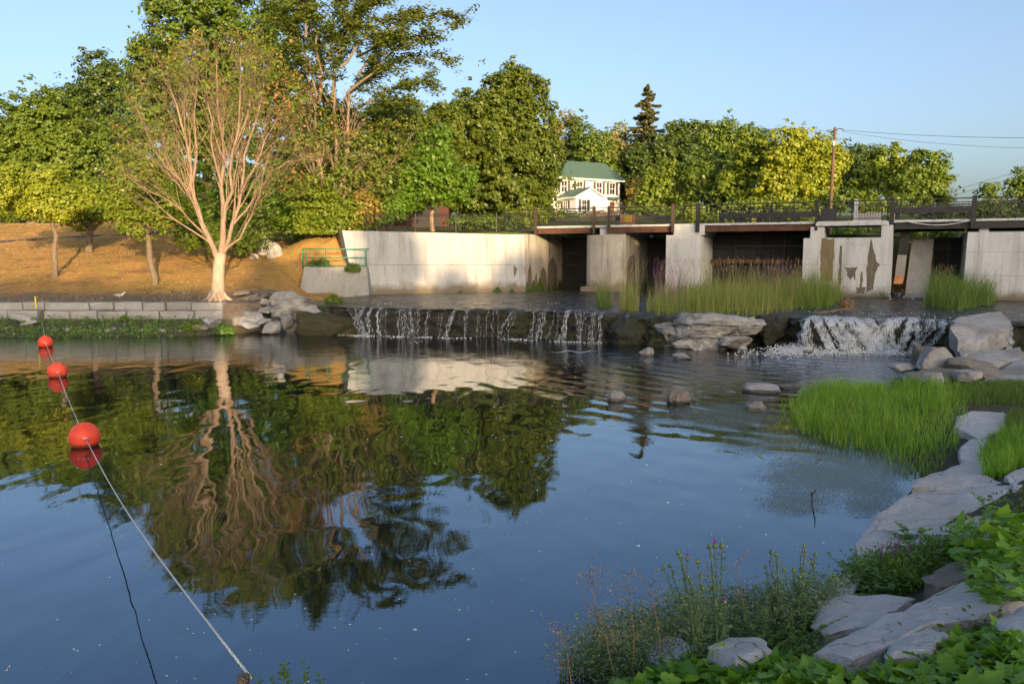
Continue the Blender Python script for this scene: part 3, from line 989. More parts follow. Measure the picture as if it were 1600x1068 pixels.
strata_rock(oc, 1108, 509, 128, 36, 28.1, 2.0, 121, .1)
strata_rock(oc, 1160, 512, 60, 26, 27.9, 1.4, 122, -.2)
strata_rock(oc, 1095, 533, 96, 26, 27.7, 1.3, 123, .05)
strata_rock(oc, 1140, 536, 52, 20, 27.4, 1.0, 124, .3)
strata_rock(oc, 1052, 522, 60, 40, 28.5, 1.3, 125, .4)
rock_px('boulder', 'dark overhanging rock at the left end of the limestone outcrop', 990, 515, 70, 52, 29.6, 131, M['wet_rock'], 0.9, 0.2, (0, 0), G_B, 'boulder', rough=0.25)
rock_px('boulder', 'dark wet rock in the shadowed nook right of the outcrop', 1206, 516, 46, 44, 28.6, 132, M['wet_rock'], 0.9, 0.2, (0, 0), G_B, 'boulder', rough=0.25)
rock_px('boulder', 'brown mossy mound at the left end of the left fall', 512, 510, 92, 40, 33.0, 133, M['mossy_rock'], 0.7, 0.05, (0, 0.05), G_B, 'boulder', rough=0.25)

# rubble where the stone wall meets the concrete
G_R = 'rubble stones beside the pale tree'
RB = [(395, 466, 56, 16, 36.2, 'brown_rock', 'long brown flat stone on top of the rubble'), (378, 457, 30, 8, 37.0, 'brown_rock', 'short dark stone at the back of the rubble'),
      (420, 456, 44, 9, 37.0, 'brown_rock', 'long dark stone at the back of the rubble'), (394, 481, 32, 12, 34.8, 'block', 'flat grey stone under the long brown one'),
      (421, 474, 24, 10, 34.9, 'block', 'grey stone by the lichened mass'), (417, 484, 26, 10, 34.4, 'block', 'lichened oval stone beside the mass'), (371, 488, 28, 11, 34.5, 'block', 'grey stone at the left of the rubble'),
      (398, 496, 40, 16, 33.9, 'limestone', 'pale slanting stone in the middle of the rubble'), (372, 501, 30, 14, 33.6, 'limestone', 'pale stone low at the left of the rubble'),
      (411, 503, 26, 10, 33.4, 'limestone', 'thin pale stone low in the rubble'), (390, 508, 34, 14, 33.2, 'limestone', 'pale stone at the waterline of the rubble'),
      (426, 512, 28, 18, 32.8, 'limestone', 'rounded lilac stone at the waterline'), (360, 478, 30, 14, 34.9, 'limestone', 'pale stone at the foot of the pale tree'),
      (345, 494, 30, 14, 34.2, 'limestone', 'pale stone under the end of the block wall'), (448, 503, 22, 16, 33.2, 'limestone', 'small grey stone under the lichened mass'),
      (330, 507, 40, 12, 33.2, 'limestone', 'low flat pale stone left of the green bush'), (312, 512, 34, 9, 32.8, 'limestone', 'thin flat stone at the water below the block wall')]
for i, (px, py, wp, hp, Y, m_, lab) in enumerate(RB):
    rock_px('rubble_stone', lab, px, py, wp, hp, Y, 140 + i, M[m_], 0.8, i * 0.31, (0.05 * (i % 3), 0.12 * ((i % 5) - 2)), G_R, 'stone', sub=4, boxy=0.85, cuts=12)
rock_px('lichened_rock', 'large rough lichen-spotted rock mass below the sloping concrete', 456, 488, 78, 54, 34.6, 161, M['limestone_pale'], 0.9, 0.2, (0, 0.1), G_R, 'rock', rough=0.22)
rock_px('lichened_rock', 'lower lichen-spotted rock beside the green bush and mossy mound', 480, 497, 56, 34, 33.9, 162, M['limestone_pale'], 0.9, 0.7, (0, 0.1), G_R, 'rock', rough=0.22)
for i, (px, py, wp, hp, Y, lab) in enumerate(((412, 385, 34, 26, 47.0, 'pale sunlit rock among the bushes at the top of the lawn'), (432, 396, 24, 30, 45.6, 'squarish sunlit rock left of the sloping concrete'), (398, 402, 20, 12, 46.0, 'small sunlit rock at the foot of the bushes'), (436, 428, 18, 16, 43.6, 'small stone beside the sloping concrete block'))):
    rock_px('slope_rock', lab, px, py, wp, hp, Y, 190 + i, M['limestone'], 0.9, i, (0, 0), 'rocks at the end of the lawn', 'rock', boxy=.7, cuts=12)
rng = np.random.default_rng(5)
for i, px in enumerate((88, 107, 133, 155, 172, 197, 221, 233, 255, 283)):
    rock_px('shore_stone', 'small pale stone in the weeds along the far waterline', px, 518 + rng.uniform(-2, 2), rng.uniform(10, 17), rng.uniform(8, 13), 32.4, 170 + i, M['limestone'], 0.9, i, (0, 0), 'small stones along the far waterline', 'stone', sub=3)
rock_px('fallen_block', 'tilted fallen block leaning against the stone wall', 36, 497, 34, 14, 33.3, 182, M['block'], 0.6, 0.3, (0.2, 0.35), None, 'stone block', sub=3, boxy=0.85)
rock_px('fallen_block', 'second fallen block lying below the tilted one', 48, 504, 28, 8, 33.0, 183, M['block'], 0.6, -0.2, (0.1, -0.3), None, 'stone block', sub=3, boxy=0.85)

# retaining wall of cut blocks on the far left bank
rw = empty('block_retaining_wall', (at(170, 500, 33.8).x, 33.8, 0.5))
tag(rw, 'dry-laid retaining wall of two courses of grey cut stone', 'retaining wall')
tops = [-120, -70, -30, 34, 69, 139, 177, 222, 258, 298, 348]
bots = [-110, -60, -20, 10, 66, 107, 150, 196, 248, 302, 346]
for ci, (edges, z0, z1, yy) in enumerate(((tops, 0.90, 1.24, 34.0), (bots, 0.52, 0.885, 33.8))):
    for a, b in zip(edges[:-1], edges[1:]):
        if ci == 1 and (a, b) == (10, 66): b = 58
        x0, x1 = (a + 1.0 - CX) / FPX * yy, (b - 1.0 - CX) / FPX * yy
        mb = MB()
        jit = rng.uniform(-0.03, 0.03, 8)
        mb.box(x0, x1, yy + jit[0] * 1.3, yy + 0.55, z0 + jit[1] * 0.2, z1 + jit[2] * 0.6)
        o = mb.build('stone_block', M['block'], rw)
        me = o.data
        bm = bmesh.new(); bm.from_mesh(me)
        bmesh.ops.bevel(bm, geom=list(bm.edges), offset=0.035, segments=2, affect='EDGES', profile=0.6)
        bmesh.ops.subdivide_edges(bm, edges=[e for e in bm.edges if e.calc_length() > 0.4], cuts=5, use_grid_fill=True)
        cs = np.array([v.co[:] for v in bm.verts])
        dn = fbm(cs * 3.1, 3, 55) * 0.022
        for v, d in zip(bm.verts, dn):
            v.co += Vector((d * 0.6, d, d * 0.5)) * 1.0
        bm.to_mesh(me); bm.free()
        me.polygons.foreach_set('use_smooth', np.ones(len(me.polygons), bool))
        me.set_sharp_from_angle(angle=math.radians(50))

# ------------------------------------------------------------------ concrete: long wall, abutments, piers
def wall_pt(k, off, z):
    """k runs 0..1 along the long wall, off towards the pool"""
    d = (WR - WL); L = d.length; u = d / L; n = Vector((u.y, -u.x))
    q = WL + u * (k * L) + n * off
    return (q.x, q.y, z)


lw = empty('long_concrete_wall', wall_pt(0.5, 0, 1.1))
tag(lw, 'long pale concrete wing wall with tie holes left of the bridge', 'concrete wall')
mb = MB()
mb.hexa([wall_pt(0, 0.10, 0.7), wall_pt(1, 0.10, 0.7), wall_pt(1, -1.2, 0.7), wall_pt(-0.01, -1.2, 0.7)],
        [wall_pt(-0.035, -0.06, 2.735), wall_pt(1, 0.0, 2.66), wall_pt(1, -1.2, 2.66), wall_pt(-0.04, -1.2, 2.735)])
o = mb.build('lower_lift', M['concrete'], lw)
mb = MB()
mb.hexa([wall_pt(-0.037, -0.10, 2.75), wall_pt(1, -0.04, 2.675), wall_pt(1, -1.2, 2.675), wall_pt(-0.04, -1.2, 2.75)],
        [wall_pt(-0.07, -0.20, 4.58), wall_pt(1, -0.06, 4.46), wall_pt(1, -1.2, 4.46), wall_pt(-0.07, -1.2, 4.58)])
o = mb.build('upper_lift', M['concrete'], lw)
mb = MB()
for zz, off, n in ((4.32, -0.185, 19), (3.62, -0.145, 20), (2.88, -0.10, 20), (2.45, -0.035, 18), (1.75, 0.04, 17)):
    for i in range(n):
        kx = 0.02 + 0.96 * (i + 0.5) / n + rng.uniform(-0.004, 0.004)
        if zz > 2.7:
            t_ = (zz - 2.7) / 1.85
            o0 = (-0.10 + kx * 0.06) * (1 - t_) + (-0.20 + kx * 0.14) * t_
        else:
            t_ = (zz - 0.7) / 2.0
            o0 = 0.10 * (1 - t_) + (-0.06 + kx * 0.06) * t_
        c0 = Vector(wall_pt(kx, o0 - 0.02, zz))
        c1 = Vector(wall_pt(kx, o0 + 0.004, zz))
        mb.tube([c0, c1], 0.022, 7)
o = mb.build('tie_holes', M['stain'], lw); tag(o, kind='stuff')
# form joints: thin recessed-looking dark lines cast in the face
mb = MB()
for kx in (0.10, 0.30, 0.47, 0.66, 0.84):
    def off_at(z): 
        t_ = (z - 2.7) / 1.85
        return (-0.10 + kx * 0.06) * (1 - t_) + (-0.20 + kx * 0.14) * t_
    mb.tube([wall_pt(kx, off_at(2.8) + 0.0, 2.80), wall_pt(kx, off_at(4.5) + 0.0, 4.46)], 0.007, 4)
o = mb.build('form_joint', M['concrete_grey'], lw); tag(o, kind='stuff')
# faded scrawls on the lower lift
mb = MB()
for i in range(26):
    kx = rng.choice([rng.uniform(0.02, 0.30), rng.uniform(0.34, 0.55), rng.uniform(0.60, 0.75)]); zz = rng.uniform(2.05, 2.48)
    pts = []
    a_ = rng.uniform(0, 6.28)
    for j in range(9):
        kk = kx + 0.010 * math.cos(a_ + j * 0.9) + 0.0025 * j
        z_ = zz + 0.13 * math.sin(a_ + j * 1.15 + (i % 3))
        t_ = (z_ - 0.7) / 2.0
        pts.append(wall_pt(kk, 0.10 * (1 - t_) + (-0.06 + kk * 0.06) * t_ - 0.006, z_))
    mb.tube(pts, 0.0105, 4)
o = mb.build('faded_scrawl', M['concrete_grey'], lw); tag(o, kind='stuff')
# wet stains at the right end
def decal(name, pts, mat, parent, wob=0.03, seed=0):
    """thin sheet with a ragged outline; pts are world points on the surface"""
    P = [Vector(p) for p in pts]
    out = []
    r_ = np.random.default_rng(seed)
    for a, b in zip(P, P[1:] + P[:1]):
        n = max(2, int((b - a).length / 0.035))
        for k in range(n):
            q_ = a.lerp(b, k / n)
            out.append(q_)
    c = sum(out, Vector()) / len(out)
    nz = fbm(np.array([p[:] for p in out]) * np.array([9, 9, 3.5]) + seed, 4, seed)
    ext = [p + (p - c).normalized() * float(nz[i]) * .06 for i, p in enumerate(out)]
    nv = len(ext)
    m_ = MB(); m_.add([c] + ext, [(0, 1 + i, 1 + (i + 1) % nv) for i in range(nv)])
    return m_.build(name, mat, parent)


def mat_stain(name, c1, c2):
    t = NT(name)
    t.base(t.ramp(t.noise(t.pos((4, 4, .5)), 2.0, 5, .65), [(.3, c1), (.7, c2)])).rough(.75)
    return t.m


M['stain_soft'] = mat_stain('seep_stain', (0.07, 0.06, 0.042), (0.16, 0.14, 0.105))
M['stain_soft_brown'] = mat_stain('seep_stain_brown', (0.125, 0.10, 0.05), (0.20, 0.155, 0.085))
decal('wet_stain', [wall_pt(0.925, 0.075, 0.95), wall_pt(0.965, 0.07, 0.95), wall_pt(0.962, 0.012, 2.3), wall_pt(0.935, 0.01, 2.62), wall_pt(0.925, 0.012, 2.6)], M['stain_soft'], lw, seed=1)
decal('wet_stain', [wall_pt(0.975, 0.075, 0.95), wall_pt(0.998, 0.07, 0.95), wall_pt(0.998, 0.01, 2.62), wall_pt(0.988, 0.012, 2.3)], M['stain_soft'], lw, seed=2)

# sloping grey block at the left end of the wall
sb = MB()
b0 = [on(448, 459, 1.28), on(569, 458, 1.28)]
x0, x1 = b0[0].x, b0[1].x
sb.hexa([(x0, 42.6, 0.7), (x1 + 0.05, 42.9, 0.7), (x1 + 0.05, 45.5, 0.7), (x0, 45.5, 0.7)],
        [(x0 + 0.30, 43.2, 2.62), (x1 - 0.20, 43.4, 2.60), (x1 - 0.20, 45.5, 2.60), (x0 + 0.30, 45.5, 2.62)])
o = sb.build('sloping_concrete_block', M['concrete_grey'])
bevel(o, 0.03)
tag(o, 'sloping grey concrete block under the green railing', 'concrete block')

# green pipe railing on it
gr = empty('green_railing', (x0 + 0.6, 43.5, 2.6))
tag(gr, 'green pipe railing on the sloping concrete block', 'railing')
mb = None
gx0, gx1 = x0 + 0.15, x1 - 0.2
for zz in (2.68, 3.12, 3.58):
    m_ = MB(); m_.tube([(gx0, 43.45, zz), (gx1, 43.55, zz)], 0.028, 8); m_.build('rail', M['green_paint'], gr, True)
for k in (0.0, 0.06, 0.36, 0.99):
    m_ = MB(); xx = gx0 + (gx1 - gx0) * k
    m_.tube([(xx, 43.45 + 0.1 * k, 2.5), (xx, 43.45 + 0.1 * k, 3.6)], 0.032, 8); m_.build('post', M['green_paint'], gr, True)
m_ = MB(); m_.tube([(gx1, 43.55, 3.58), (gx1 + 0.05, 45.2, 3.58)], 0.028, 8); m_.build('rail', M['green_paint'], gr, True)

DECK = 4.93
# left abutment: its side turns away from the wall's end
ab = empty('left_abutment', (WR.x, WR.y, 1.1))
tag(ab, 'stained concrete abutment carrying the left end of the bridge', 'abutment')
a0 = Vector((WR.x, WR.y)); back = -BN
a1 = a0 + back * 6.2
mb = MB()
mb.hexa([(a0.x + .01, a0.y, .7), (a1.x, a1.y, .7), (a1.x - 4, a1.y + 0.5, .7), (a0.x - 1.0, a0.y + 0.6, .7)],
        [(a0.x + .01, a0.y, 4.50), (a1.x, a1.y, 4.50), (a1.x - 4, a1.y + .5, 4.50), (a0.x - 1.0, a0.y + .6, 4.50)])
mb.build('abutment_body', M['concrete_old'], ab)
for i, (f0, f1, zt) in enumerate(((0.06, 0.16, 2.75), (0.22, 0.30, 2.2), (0.36, 0.52, 2.6), (0.55, 0.8, 3.2))):
    def sp(f, z): 
        q_ = a0.lerp(a1, f) + BT * 0.012
        return (q_.x, q_.y, z)
    decal('wet_stain', [sp(f0, .95), sp(f1, .95), sp(f1 - .01, zt * .8), sp((f0 + f1) / 2, zt), sp(f0, zt * .85)], M['stain_soft'], ab, 0.05, 20 + i)


def bbox(mb, s0, s1, o0, o1, z0, z1):
    return mb.box(s0, s1, o0, o1, z0, z1, fr=bp)


def pier(name, label, px0, px1, o_front, depth, ztop, mat, nose=0.0):
    s0, s1 = bs(px0, o_front), bs(px1, o_front)
    root = empty(name, bp((s0 + s1) / 2, o_front, 1.0))
    tag(root, label, 'bridge pier')
    mb = MB()
    ring = []
    if nose > 0:
        for k in range(9):
            a_ = math.pi * k / 8
            ring.append(((s0 + s1) / 2 - math.cos(a_) * (s1 - s0) / 2, o_front - nose + math.sin(a_) * nose))
    else:
        ring = [(s0, o_front), (s1, o_front)]
    ring += [(s1, o_front - depth), (s0, o_front - depth)]
    mb.hexa([bp(s, o, .7) for s, o in ring], [bp(s, o, ztop) for s, o in ring])
    o = mb.build('pier_body', mat, root)
    return root, s0, s1


p2, p2a, p2b = pier('rounded_pier', 'old rounded concrete pier with pale mineral streaks, first from the left', 911, 972, 0.9, 7.0, 4.42, M['concrete_old'], 0.55)
mb = MB(); bbox(mb, p2a - 0.15, p2a + 0.9, 0.1, 1.05, 0.7, 1.42); bevel(mb.build('footing', M['concrete_old'], p2), 0.06)
mb = MB(); bbox(mb, p2a + 0.75, p2b - 0.1, -6.0, 0.2, 4.424, DECK - 0.1); mb.build('bearing_block', M['concrete_pier'], p2)
decal('wet_stain', [bp(p2b + 0.012, o_, z_) for o_, z_ in ((0.1, 1.0), (-1.4, 1.0), (-1.5, 3.0), (-1.0, 3.3), (-0.2, 3.1), (0.1, 2.6))], M['stain_soft'], p2, 0.05, 31)
p3, p3a, p3b = pier('square_pier', 'pale square concrete pier, second from the left', 1039, 1092, 0.7, 7.0, bz(1060, 367, .7), M['concrete_pier'])
mb = MB(); bbox(mb, p3a + 0.35, p3b + 0.15, -6.0, 0.45, bz(1060, 367, .7) + .004, DECK - 0.02); mb.build('bearing_block', M['concrete_pier'], p3)
mb = MB()
for zz in (2.3, 3.2, 4.1):
    for kx in (0.15, 0.4, 0.65, 0.9):
        s_ = p3a + (p3b - p3a) * kx
        mb.tube([bp(s_, .69, zz), bp(s_, .706, zz)], 0.022, 7)
tag(mb.build('tie_holes', M['stain'], p3), kind='stuff')
OF4 = 0.6
p4, p4a, p4b = pier('broad_pier', 'broad concrete pier with dark seep stains under the bridge, third from the left', 1252, 1391, OF4, 7.0, bz(1300, 371.5, OF4), M['concrete_pier'])
zt4 = bz(1300, 371.5, OF4)
s_a, s_b = bs(1262, OF4), bs(1283, OF4)
mb = MB(); bbox(mb, s_a, s_b, OF4 - 3.5, OF4 - .08, zt4 + .003, 4.70); mb.build('column', M['concrete_pier'], p4)
s_c = bs(1372, OF4)
mb = MB(); bbox(mb, s_c, p4b - .02, OF4 - 3.5, OF4 - .03, zt4 + .003, 4.74); mb.build('column', M['concrete_pier'], p4)
mb = MB(); bbox(mb, bs(1270, OF4), bs(1383, OF4), OF4 - .6, OF4 + .03, 4.745, 4.92); mb.build('cap_beam', M['concrete_pier'], p4)
def f4(px, py): return bp(bs(px, OF4 + .006), OF4 + .006, bz(px, py, OF4 + .006))
for i, (pts, m_) in enumerate((
        ([(1280, 373), (1300, 373), (1300, 400), (1299, 440), (1281, 440), (1279, 400)], 'stain_brown'),
        ([(1309, 386), (1312, 384), (1313, 420), (1313, 445), (1308, 445), (1308, 415)], 'stain'),
        ([(1355, 376), (1360, 376.5), (1362, 395), (1371, 413), (1366, 430), (1362, 450), (1353, 455), (1352, 415)], 'stain'),
        ([(1318, 418), (1337, 417.5), (1334, 424), (1331, 432), (1327, 439), (1323, 430), (1321, 423)], 'stain'),
        ([(1332.5, 418), (1335, 418), (1335, 437), (1333, 437)], 'stain'),
        ([(1343, 424), (1346, 424), (1346, 452), (1342, 452)], 'stain'),
        ([(1336, 449), (1351, 449), (1351, 459), (1336, 459)], 'stain'))):
    if i == 2:
        pts = [(1356, 374), (1358, 374), (1361, 392), (1368, 408), (1372, 414), (1366, 424), (1363, 452), (1353, 456), (1352, 415)]
    decal('seep_stain', [f4(*p) for p in pts], M[m_.replace('stain', 'stain_soft')], p4, 0.02, 40 + i)
mb = MB()
for py in (413, 447):
    mb.tube([bp(p4a + .02, OF4 + .001, bz(1260, py, OF4)), bp(p4b - .02, OF4 + .001, bz(1260, py, OF4))], 0.008, 4)
tag(mb.build('form_joint', M['concrete_grey'], p4), kind='stuff')
mb = MB()
# right abutment wall
OF5 = 0.5
s5 = bs(1506, OF5)
rb = empty('right_abutment', bp(s5 + 3, OF5, 1.0))
tag(rb, 'pale concrete abutment wall at the right end of the dam', 'abutment')
z5 = bz(1520, 362.5, OF5)
mb = MB()
mb.hexa([bp(s5 - .08, OF5 + .1, .7), bp(s5 + 12, OF5 + .1, .7), bp(s5 + 12, -5, .7), bp(s5 - .08, -5, .7)],
        [bp(s5, OF5, z5), bp(s5 + 12, OF5, z5), bp(s5 + 12, -5, z5), bp(s5, -5, z5)])
mb.build('abutment_body', M['concrete_pier'], rb)
mb = MB()
for py in (393, 430):
    zz = bz(1520, py, OF5 + .05)
    k_ = (z5 - zz) / (z5 - .7) * 0.1
    mb.tube([bp(s5 + .02, OF5 + k_, zz), bp(s5 + 11, OF5 + k_, zz)], 0.008, 4)
tag(mb.build('form_joint', M['concrete_grey'], rb), kind='stuff')
mb = MB(); bbox(mb, s5 + .5, s5 + .9, -1.2, 0.2, z5 + .003, DECK - .05); mb.build('bearing_block', M['concrete_pier'], rb)

# gates in the bays
def gate(name, label, s0, s1, o, ztop, cols, rows, z0=0.8):
    root = empty(name, bp((s0 + s1) / 2, o, 1.0))
    tag(root, label, 'sluice gate')
    mb = MB(); bbox(mb, s0, s1, o - .12, o, z0, ztop); mb.build('gate_plate', M['gate'], root)
    for i in range(1, cols):
        s_ = s0 + (s1 - s0) * i / cols
        mb = MB(); bbox(mb, s_ - .05, s_ + .05, o + .002, o + .14, z0, ztop - .002); mb.build('rib', M['steel_dark'], root)
    for zz in rows:
        mb = MB(); bbox(mb, s0 + .01, s1 - .01, o + .003, o + .18, zz - .06, zz + .06); mb.build('beam', M['steel_dark'], root)
    return root


GO = -4.2
sA0 = ((a1.x - BA.x) * BT.x + (a1.y - BA.y) * BT.y)
gate('sluice_gate', 'dark stop-log gate in the leftmost bay beside the stained abutment', sA0 - .1, p2a + .02, GO, bz(890, 371, GO), 1, (4.15, 3.4, 2.6))
gate('sluice_gate', 'dark gate in the narrow bay between the rounded and square piers', p2b - .02, p3a + .02, GO, bz(1015, 372, GO), 1, (4.1, 3.3, 2.4))
g3 = gate('sluice_gate', 'wide dark steel gate with grid frame between the square and broad piers', p3b - .02, p4a + .02, GO + 1.6, 4.62, 4, (4.35, 3.75))
mb = MB(); bbox(mb, p3b + .01, p4a - .01, GO + 1.85, GO + 2.15, bz(1190, 411, GO + 2), bz(1190, 405, GO + 2)); mb.build('rusty_beam', M['rust'], g3)
g4 = gate('sluice_gate', 'dark gate in the bay beside the right abutment', bs(1455, -2.6), s5 + .05, -2.6, bz(1480, 371, -2.6), 2, (3.6,))
# leaning plates in the right bay
s_l, s_r = bs(1418, -1.6), bs(1454, -1.6)
mb = MB()
mb.hexa([bp(bs(1413, -.2), -.2, 1.0), bp(bs(1450, -.2), -.2, 1.0), bp(bs(1450, -.2), -.5, 1.0), bp(bs(1413, -.2), -.5, 1.0)],
        [bp(s_l + .05, -1.6, bz(1436, 373, -1.6)), bp(s_r, -1.6, bz(1436, 373, -1.6)), bp(s_r, -1.9, bz(1436, 373, -1.6)), bp(s_l + .05, -1.9, bz(1436, 373, -1.6))])
o = mb.build('leaning_panel', M['concrete_grey']); bevel(o, .02)
tag(o, 'tall grey concrete panel leaning back in the right sluice bay', 'concrete panel')
pl = empty('rusty_plate', bp(bs(1402, -.4), -.4, 1.3))
tag(pl, 'narrow rust-stained plate hanging beside the broad pier', 'metal plate')
def plq(px0, px1, py0, py1, o0, o1):
    return [bp(bs(px0, o0), o0, bz(px0, py0, o0)), bp(bs(px1, o0), o0, bz(px1, py0, o0))], [bp(bs(px0 + 2.5, o1), o1, bz(px0 + 2.5, py1, o1)), bp(bs(px1 + 2.5, o1), o1, bz(px1 + 2.5, py1, o1))]
for (py0, py1, m_, sh) in ((443.5, 431, 'rust_orange', 0.0), (430.8, 398, 'concrete_grey', 2.0), (397.8, 361, 'gate', 5.0)):
    b_, t_ = plq(1394.5 + sh, 1409 + sh, py0, py1, -.3, -.35)
    mb = MB()
    mb.hexa([b_[0], b_[1], tuple(np.array(b_[1]) + np.array([.05, .12, 0])), tuple(np.array(b_[0]) + np.array([.05, .12, 0]))],
            [t_[0], t_[1], tuple(np.array(t_[1]) + np.array([.05, .12, 0])), tuple(np.array(t_[0]) + np.array([.05, .12, 0]))])
    mb.build('plate_section', M[m_], pl)

# ------------------------------------------------------------------ bridge deck, railing, guard rails
deck = empty('bridge_deck', bp(12, -2.5, 4.7))
tag(deck, 'footbridge deck with rusty edge beams crossing the dam', 'bridge deck')
S_END = 34.0
mb = MB(); bbox(mb, bs(834), S_END, -5.0, 0.25, DECK - .10, DECK); mb.build('deck_slab', M['concrete_grey'], deck)
mb = MB(); bbox(mb, bs(842), S_END, 0.255, 0.40, DECK - .06, DECK + .05); mb.build('kerb', M['concrete_pier'], deck)
for (a_, b_) in ((842, 925), (951, 1048), (1092, 1268), (1392, 1512), (1516, 1700)):
    mb = MB(); bbox(mb, bs(a_), bs(b_), 0.12, 0.30, DECK - .36, DECK - .105); mb.build('edge_beam', M['rust'] if a_ < 1390 else M['steel_dark'], deck)
    mb = MB(); bbox(mb, bs(a_), bs(b_), 0.05, 0.40, DECK - .40, DECK - .362); mb.build('beam_flange', M['rust'] if a_ < 1390 else M['steel_dark'], deck)
    mb = MB(); bbox(mb, bs(a_), bs(b_), -4.9, -4.6, DECK - .40, DECK - .105); mb.build('edge_beam', M['steel_dark'], deck)
m_ = MB(); P_ = [Vector(bp(bs(1410) + (bs(1508) - bs(1410)) * k / 12, 0.47, DECK - .03 - .20 * math.sin(math.pi * k / 12))) for k in range(13)]
m_.tube(P_, .022, 6)
m_.build('hanging_cable', M['rope'], deck, True)

rl = empty('bridge_railing', bp(12, 0.3, DECK))
tag(rl, 'black picket railing along the near edge of the bridge', 'railing')
TOP = 6.0
RO = 0.33
tall = [838, 928, 951, 1050, 1088, 1271, 1387, 1513, 1640]
for px in tall:
    s_ = bs(px, RO)
    wd = 0.075 if px not in (1088, 1387, 1513) else 0.10
    mb = MB(); bbox(mb, s_ - wd, s_ + wd, RO + .10, RO + .22, DECK - .42, TOP + .08)
    mb.build('post', M['brown_post'] if px < 1070 else M['black_metal'], rl)
bays = [788, 838, 928, 951, 1050, 1088, 1150, 1200, 1271, 1325, 1387, 1450, 1513, 1580, 1640, 1720]
for a_, b_ in zip(bays[:-1], bays[1:]):
    s0, s1 = bs(a_, RO) + .03, bs(b_, RO) - .03
    for zz, hh in ((TOP - .02, .028), (TOP - .20, .018), (DECK + .16, .018)):
        mb = MB(); bbox(mb, s0, s1, RO - .02, RO + .02, zz - hh, zz + hh); mb.build('rail', M['black_metal'], rl)
    mb = MB(); bbox(mb, s0 - .05, s0 - .0, RO - .03, RO + .03, DECK, TOP); mb.build('post', M['black_metal'], rl)
    mb = MB()
    n = max(2, int((s1 - s0) / .125))
    for i in range(n):
        s_ = s0 + (s1 - s0) * (i + .5) / n
        bbox(mb, s_ - .009, s_ + .009, RO - .009, RO + .009, DECK + .17, TOP - .21)
    tag(mb.build('pickets', M['black_metal'], rl), kind='stuff')

gdr = empty('timber_guard_rail', bp(12, -4.4, DECK))
tag(gdr, 'heavy dark timber guard rail along the far edge of the bridge', 'guard rail')
O2 = -4.4
def gseg(a_, b_, z0, z1, posts, m_='wood_dark', wpost=.11):
    mb = MB(); bbox(mb, bs(a_, O2), bs(b_, O2), O2, O2 + .14, z0, z1); mb.build('beam', M[m_], gdr)
    for k in range(posts):
        px = a_ + (b_ - a_) * (k + .1) / max(1, posts - .8)
        s_ = bs(px, O2)
        mb = MB(); bbox(mb, s_ - wpost, s_ + wpost, O2 - .16, O2 - .005, DECK, z1 + .02); mb.build('post', M[m_], gdr)
gseg(868, 1045, DECK + .52, DECK + .78, 4)
gseg(1120, 1275, DECK + .50, DECK + .82, 6)
gseg(1278, 1300, DECK + .2, DECK + .95, 2)
gseg(1390, 1515, DECK + .60, DECK + .92, 3)
for (a_, b_) in ((836, 1045), (1098, 1270), (1300, 1385), (1388, 1700)):
    mb = MB(); bbox(mb, bs(a_, O2 - .3), bs(b_, O2 - .3), O2 - .32, O2 - .28, TOP - .06, TOP); mb.build('rail', M['black_metal'], gdr)
    mb = MB(); n = int((bs(b_, O2) - bs(a_, O2)) / .16)
    for i in range(n):
        s_ = bs(a_, O2) + i * .16
        bbox(mb, s_ - .009, s_ + .009, O2 - .31, O2 - .29, DECK, TOP - .06)
    tag(mb.build('pickets', M['black_metal'], gdr), kind='stuff')
# handwheels of the gate lifts on the deck
for i, px in enumerate((1138, 1168, 1202, 1236)):
    s_ = bs(px, -3.4)
    root = empty('gate_lift', bp(s_, -3.4, DECK))
    tag(root, ('gate lift stand with handwheel on the bridge, ' + ('leftmost', 'second from left', 'third from left', 'rightmost')[i]), 'gate lift', 'gate lifts on the bridge')
    mb = MB(); mb.tube([bp(s_, -3.4, DECK), bp(s_, -3.4, DECK + .95)], .06, 8); mb.build('stand', M['wood_dark'], root, True)
    mb = MB(); mb.tube([bp(s_, -3.4, DECK + .9), bp(s_, -3.4, DECK + (1.9 if i > 1 else 1.55))], .025, 6); mb.build('stem', M['steel_dark'], root, True)
    mb = MB(); mb.tube([bp(s_ + .26 * math.cos(a_), -3.3, DECK + 1.05 + .26 * math.sin(a_)) for a_ in np.linspace(0, 2 * math.pi, 17)], .022, 6, False); mb.build('handwheel', M['steel_dark'], root, True)
m_ = MB(); s_ = bs(1331, -1.0); bbox(m_, s_ - .10, s_ + .10, -1.1, -.9, DECK, DECK + 1.2)
tag(bevel(m_.build('concrete_post', M['concrete_pier']), .02), 'pale concrete post standing on the bridge above the broad pier', 'post')
m_ = MB(); bbox(m_, bs(1332, -3.6), bs(1370, -3.6), -3.7, -3.6, DECK, DECK + .62)
tag(m_.build('deck_panel', M['concrete_grey']), 'low pale panel behind the railing right of the concrete post', 'panel')
bx_ = empty('red_notice_box', bp(bs(976, -3.9), -3.9, DECK))
tag(bx_, 'small lit yellow and brown notice box behind the bridge railing', 'box')
m_ = MB(); bbox(m_, bs(968, -3.9), bs(990, -3.9), -4.0, -3.8, DECK + .25, DECK + .85); m_.build('box', M['rust'], bx_)
m_ = MB(); bbox(m_, bs(974, -3.79), bs(985, -3.79), -3.796, -3.78, DECK + .4, DECK + .8); m_.build('face', M['leaf_autumn'], bx_)
m_ = MB(); bbox(m_, bs(976, -3.9), bs(980, -3.9), -3.95, -3.85, DECK, DECK + .25); m_.build('leg', M['wood_dark'], bx_)

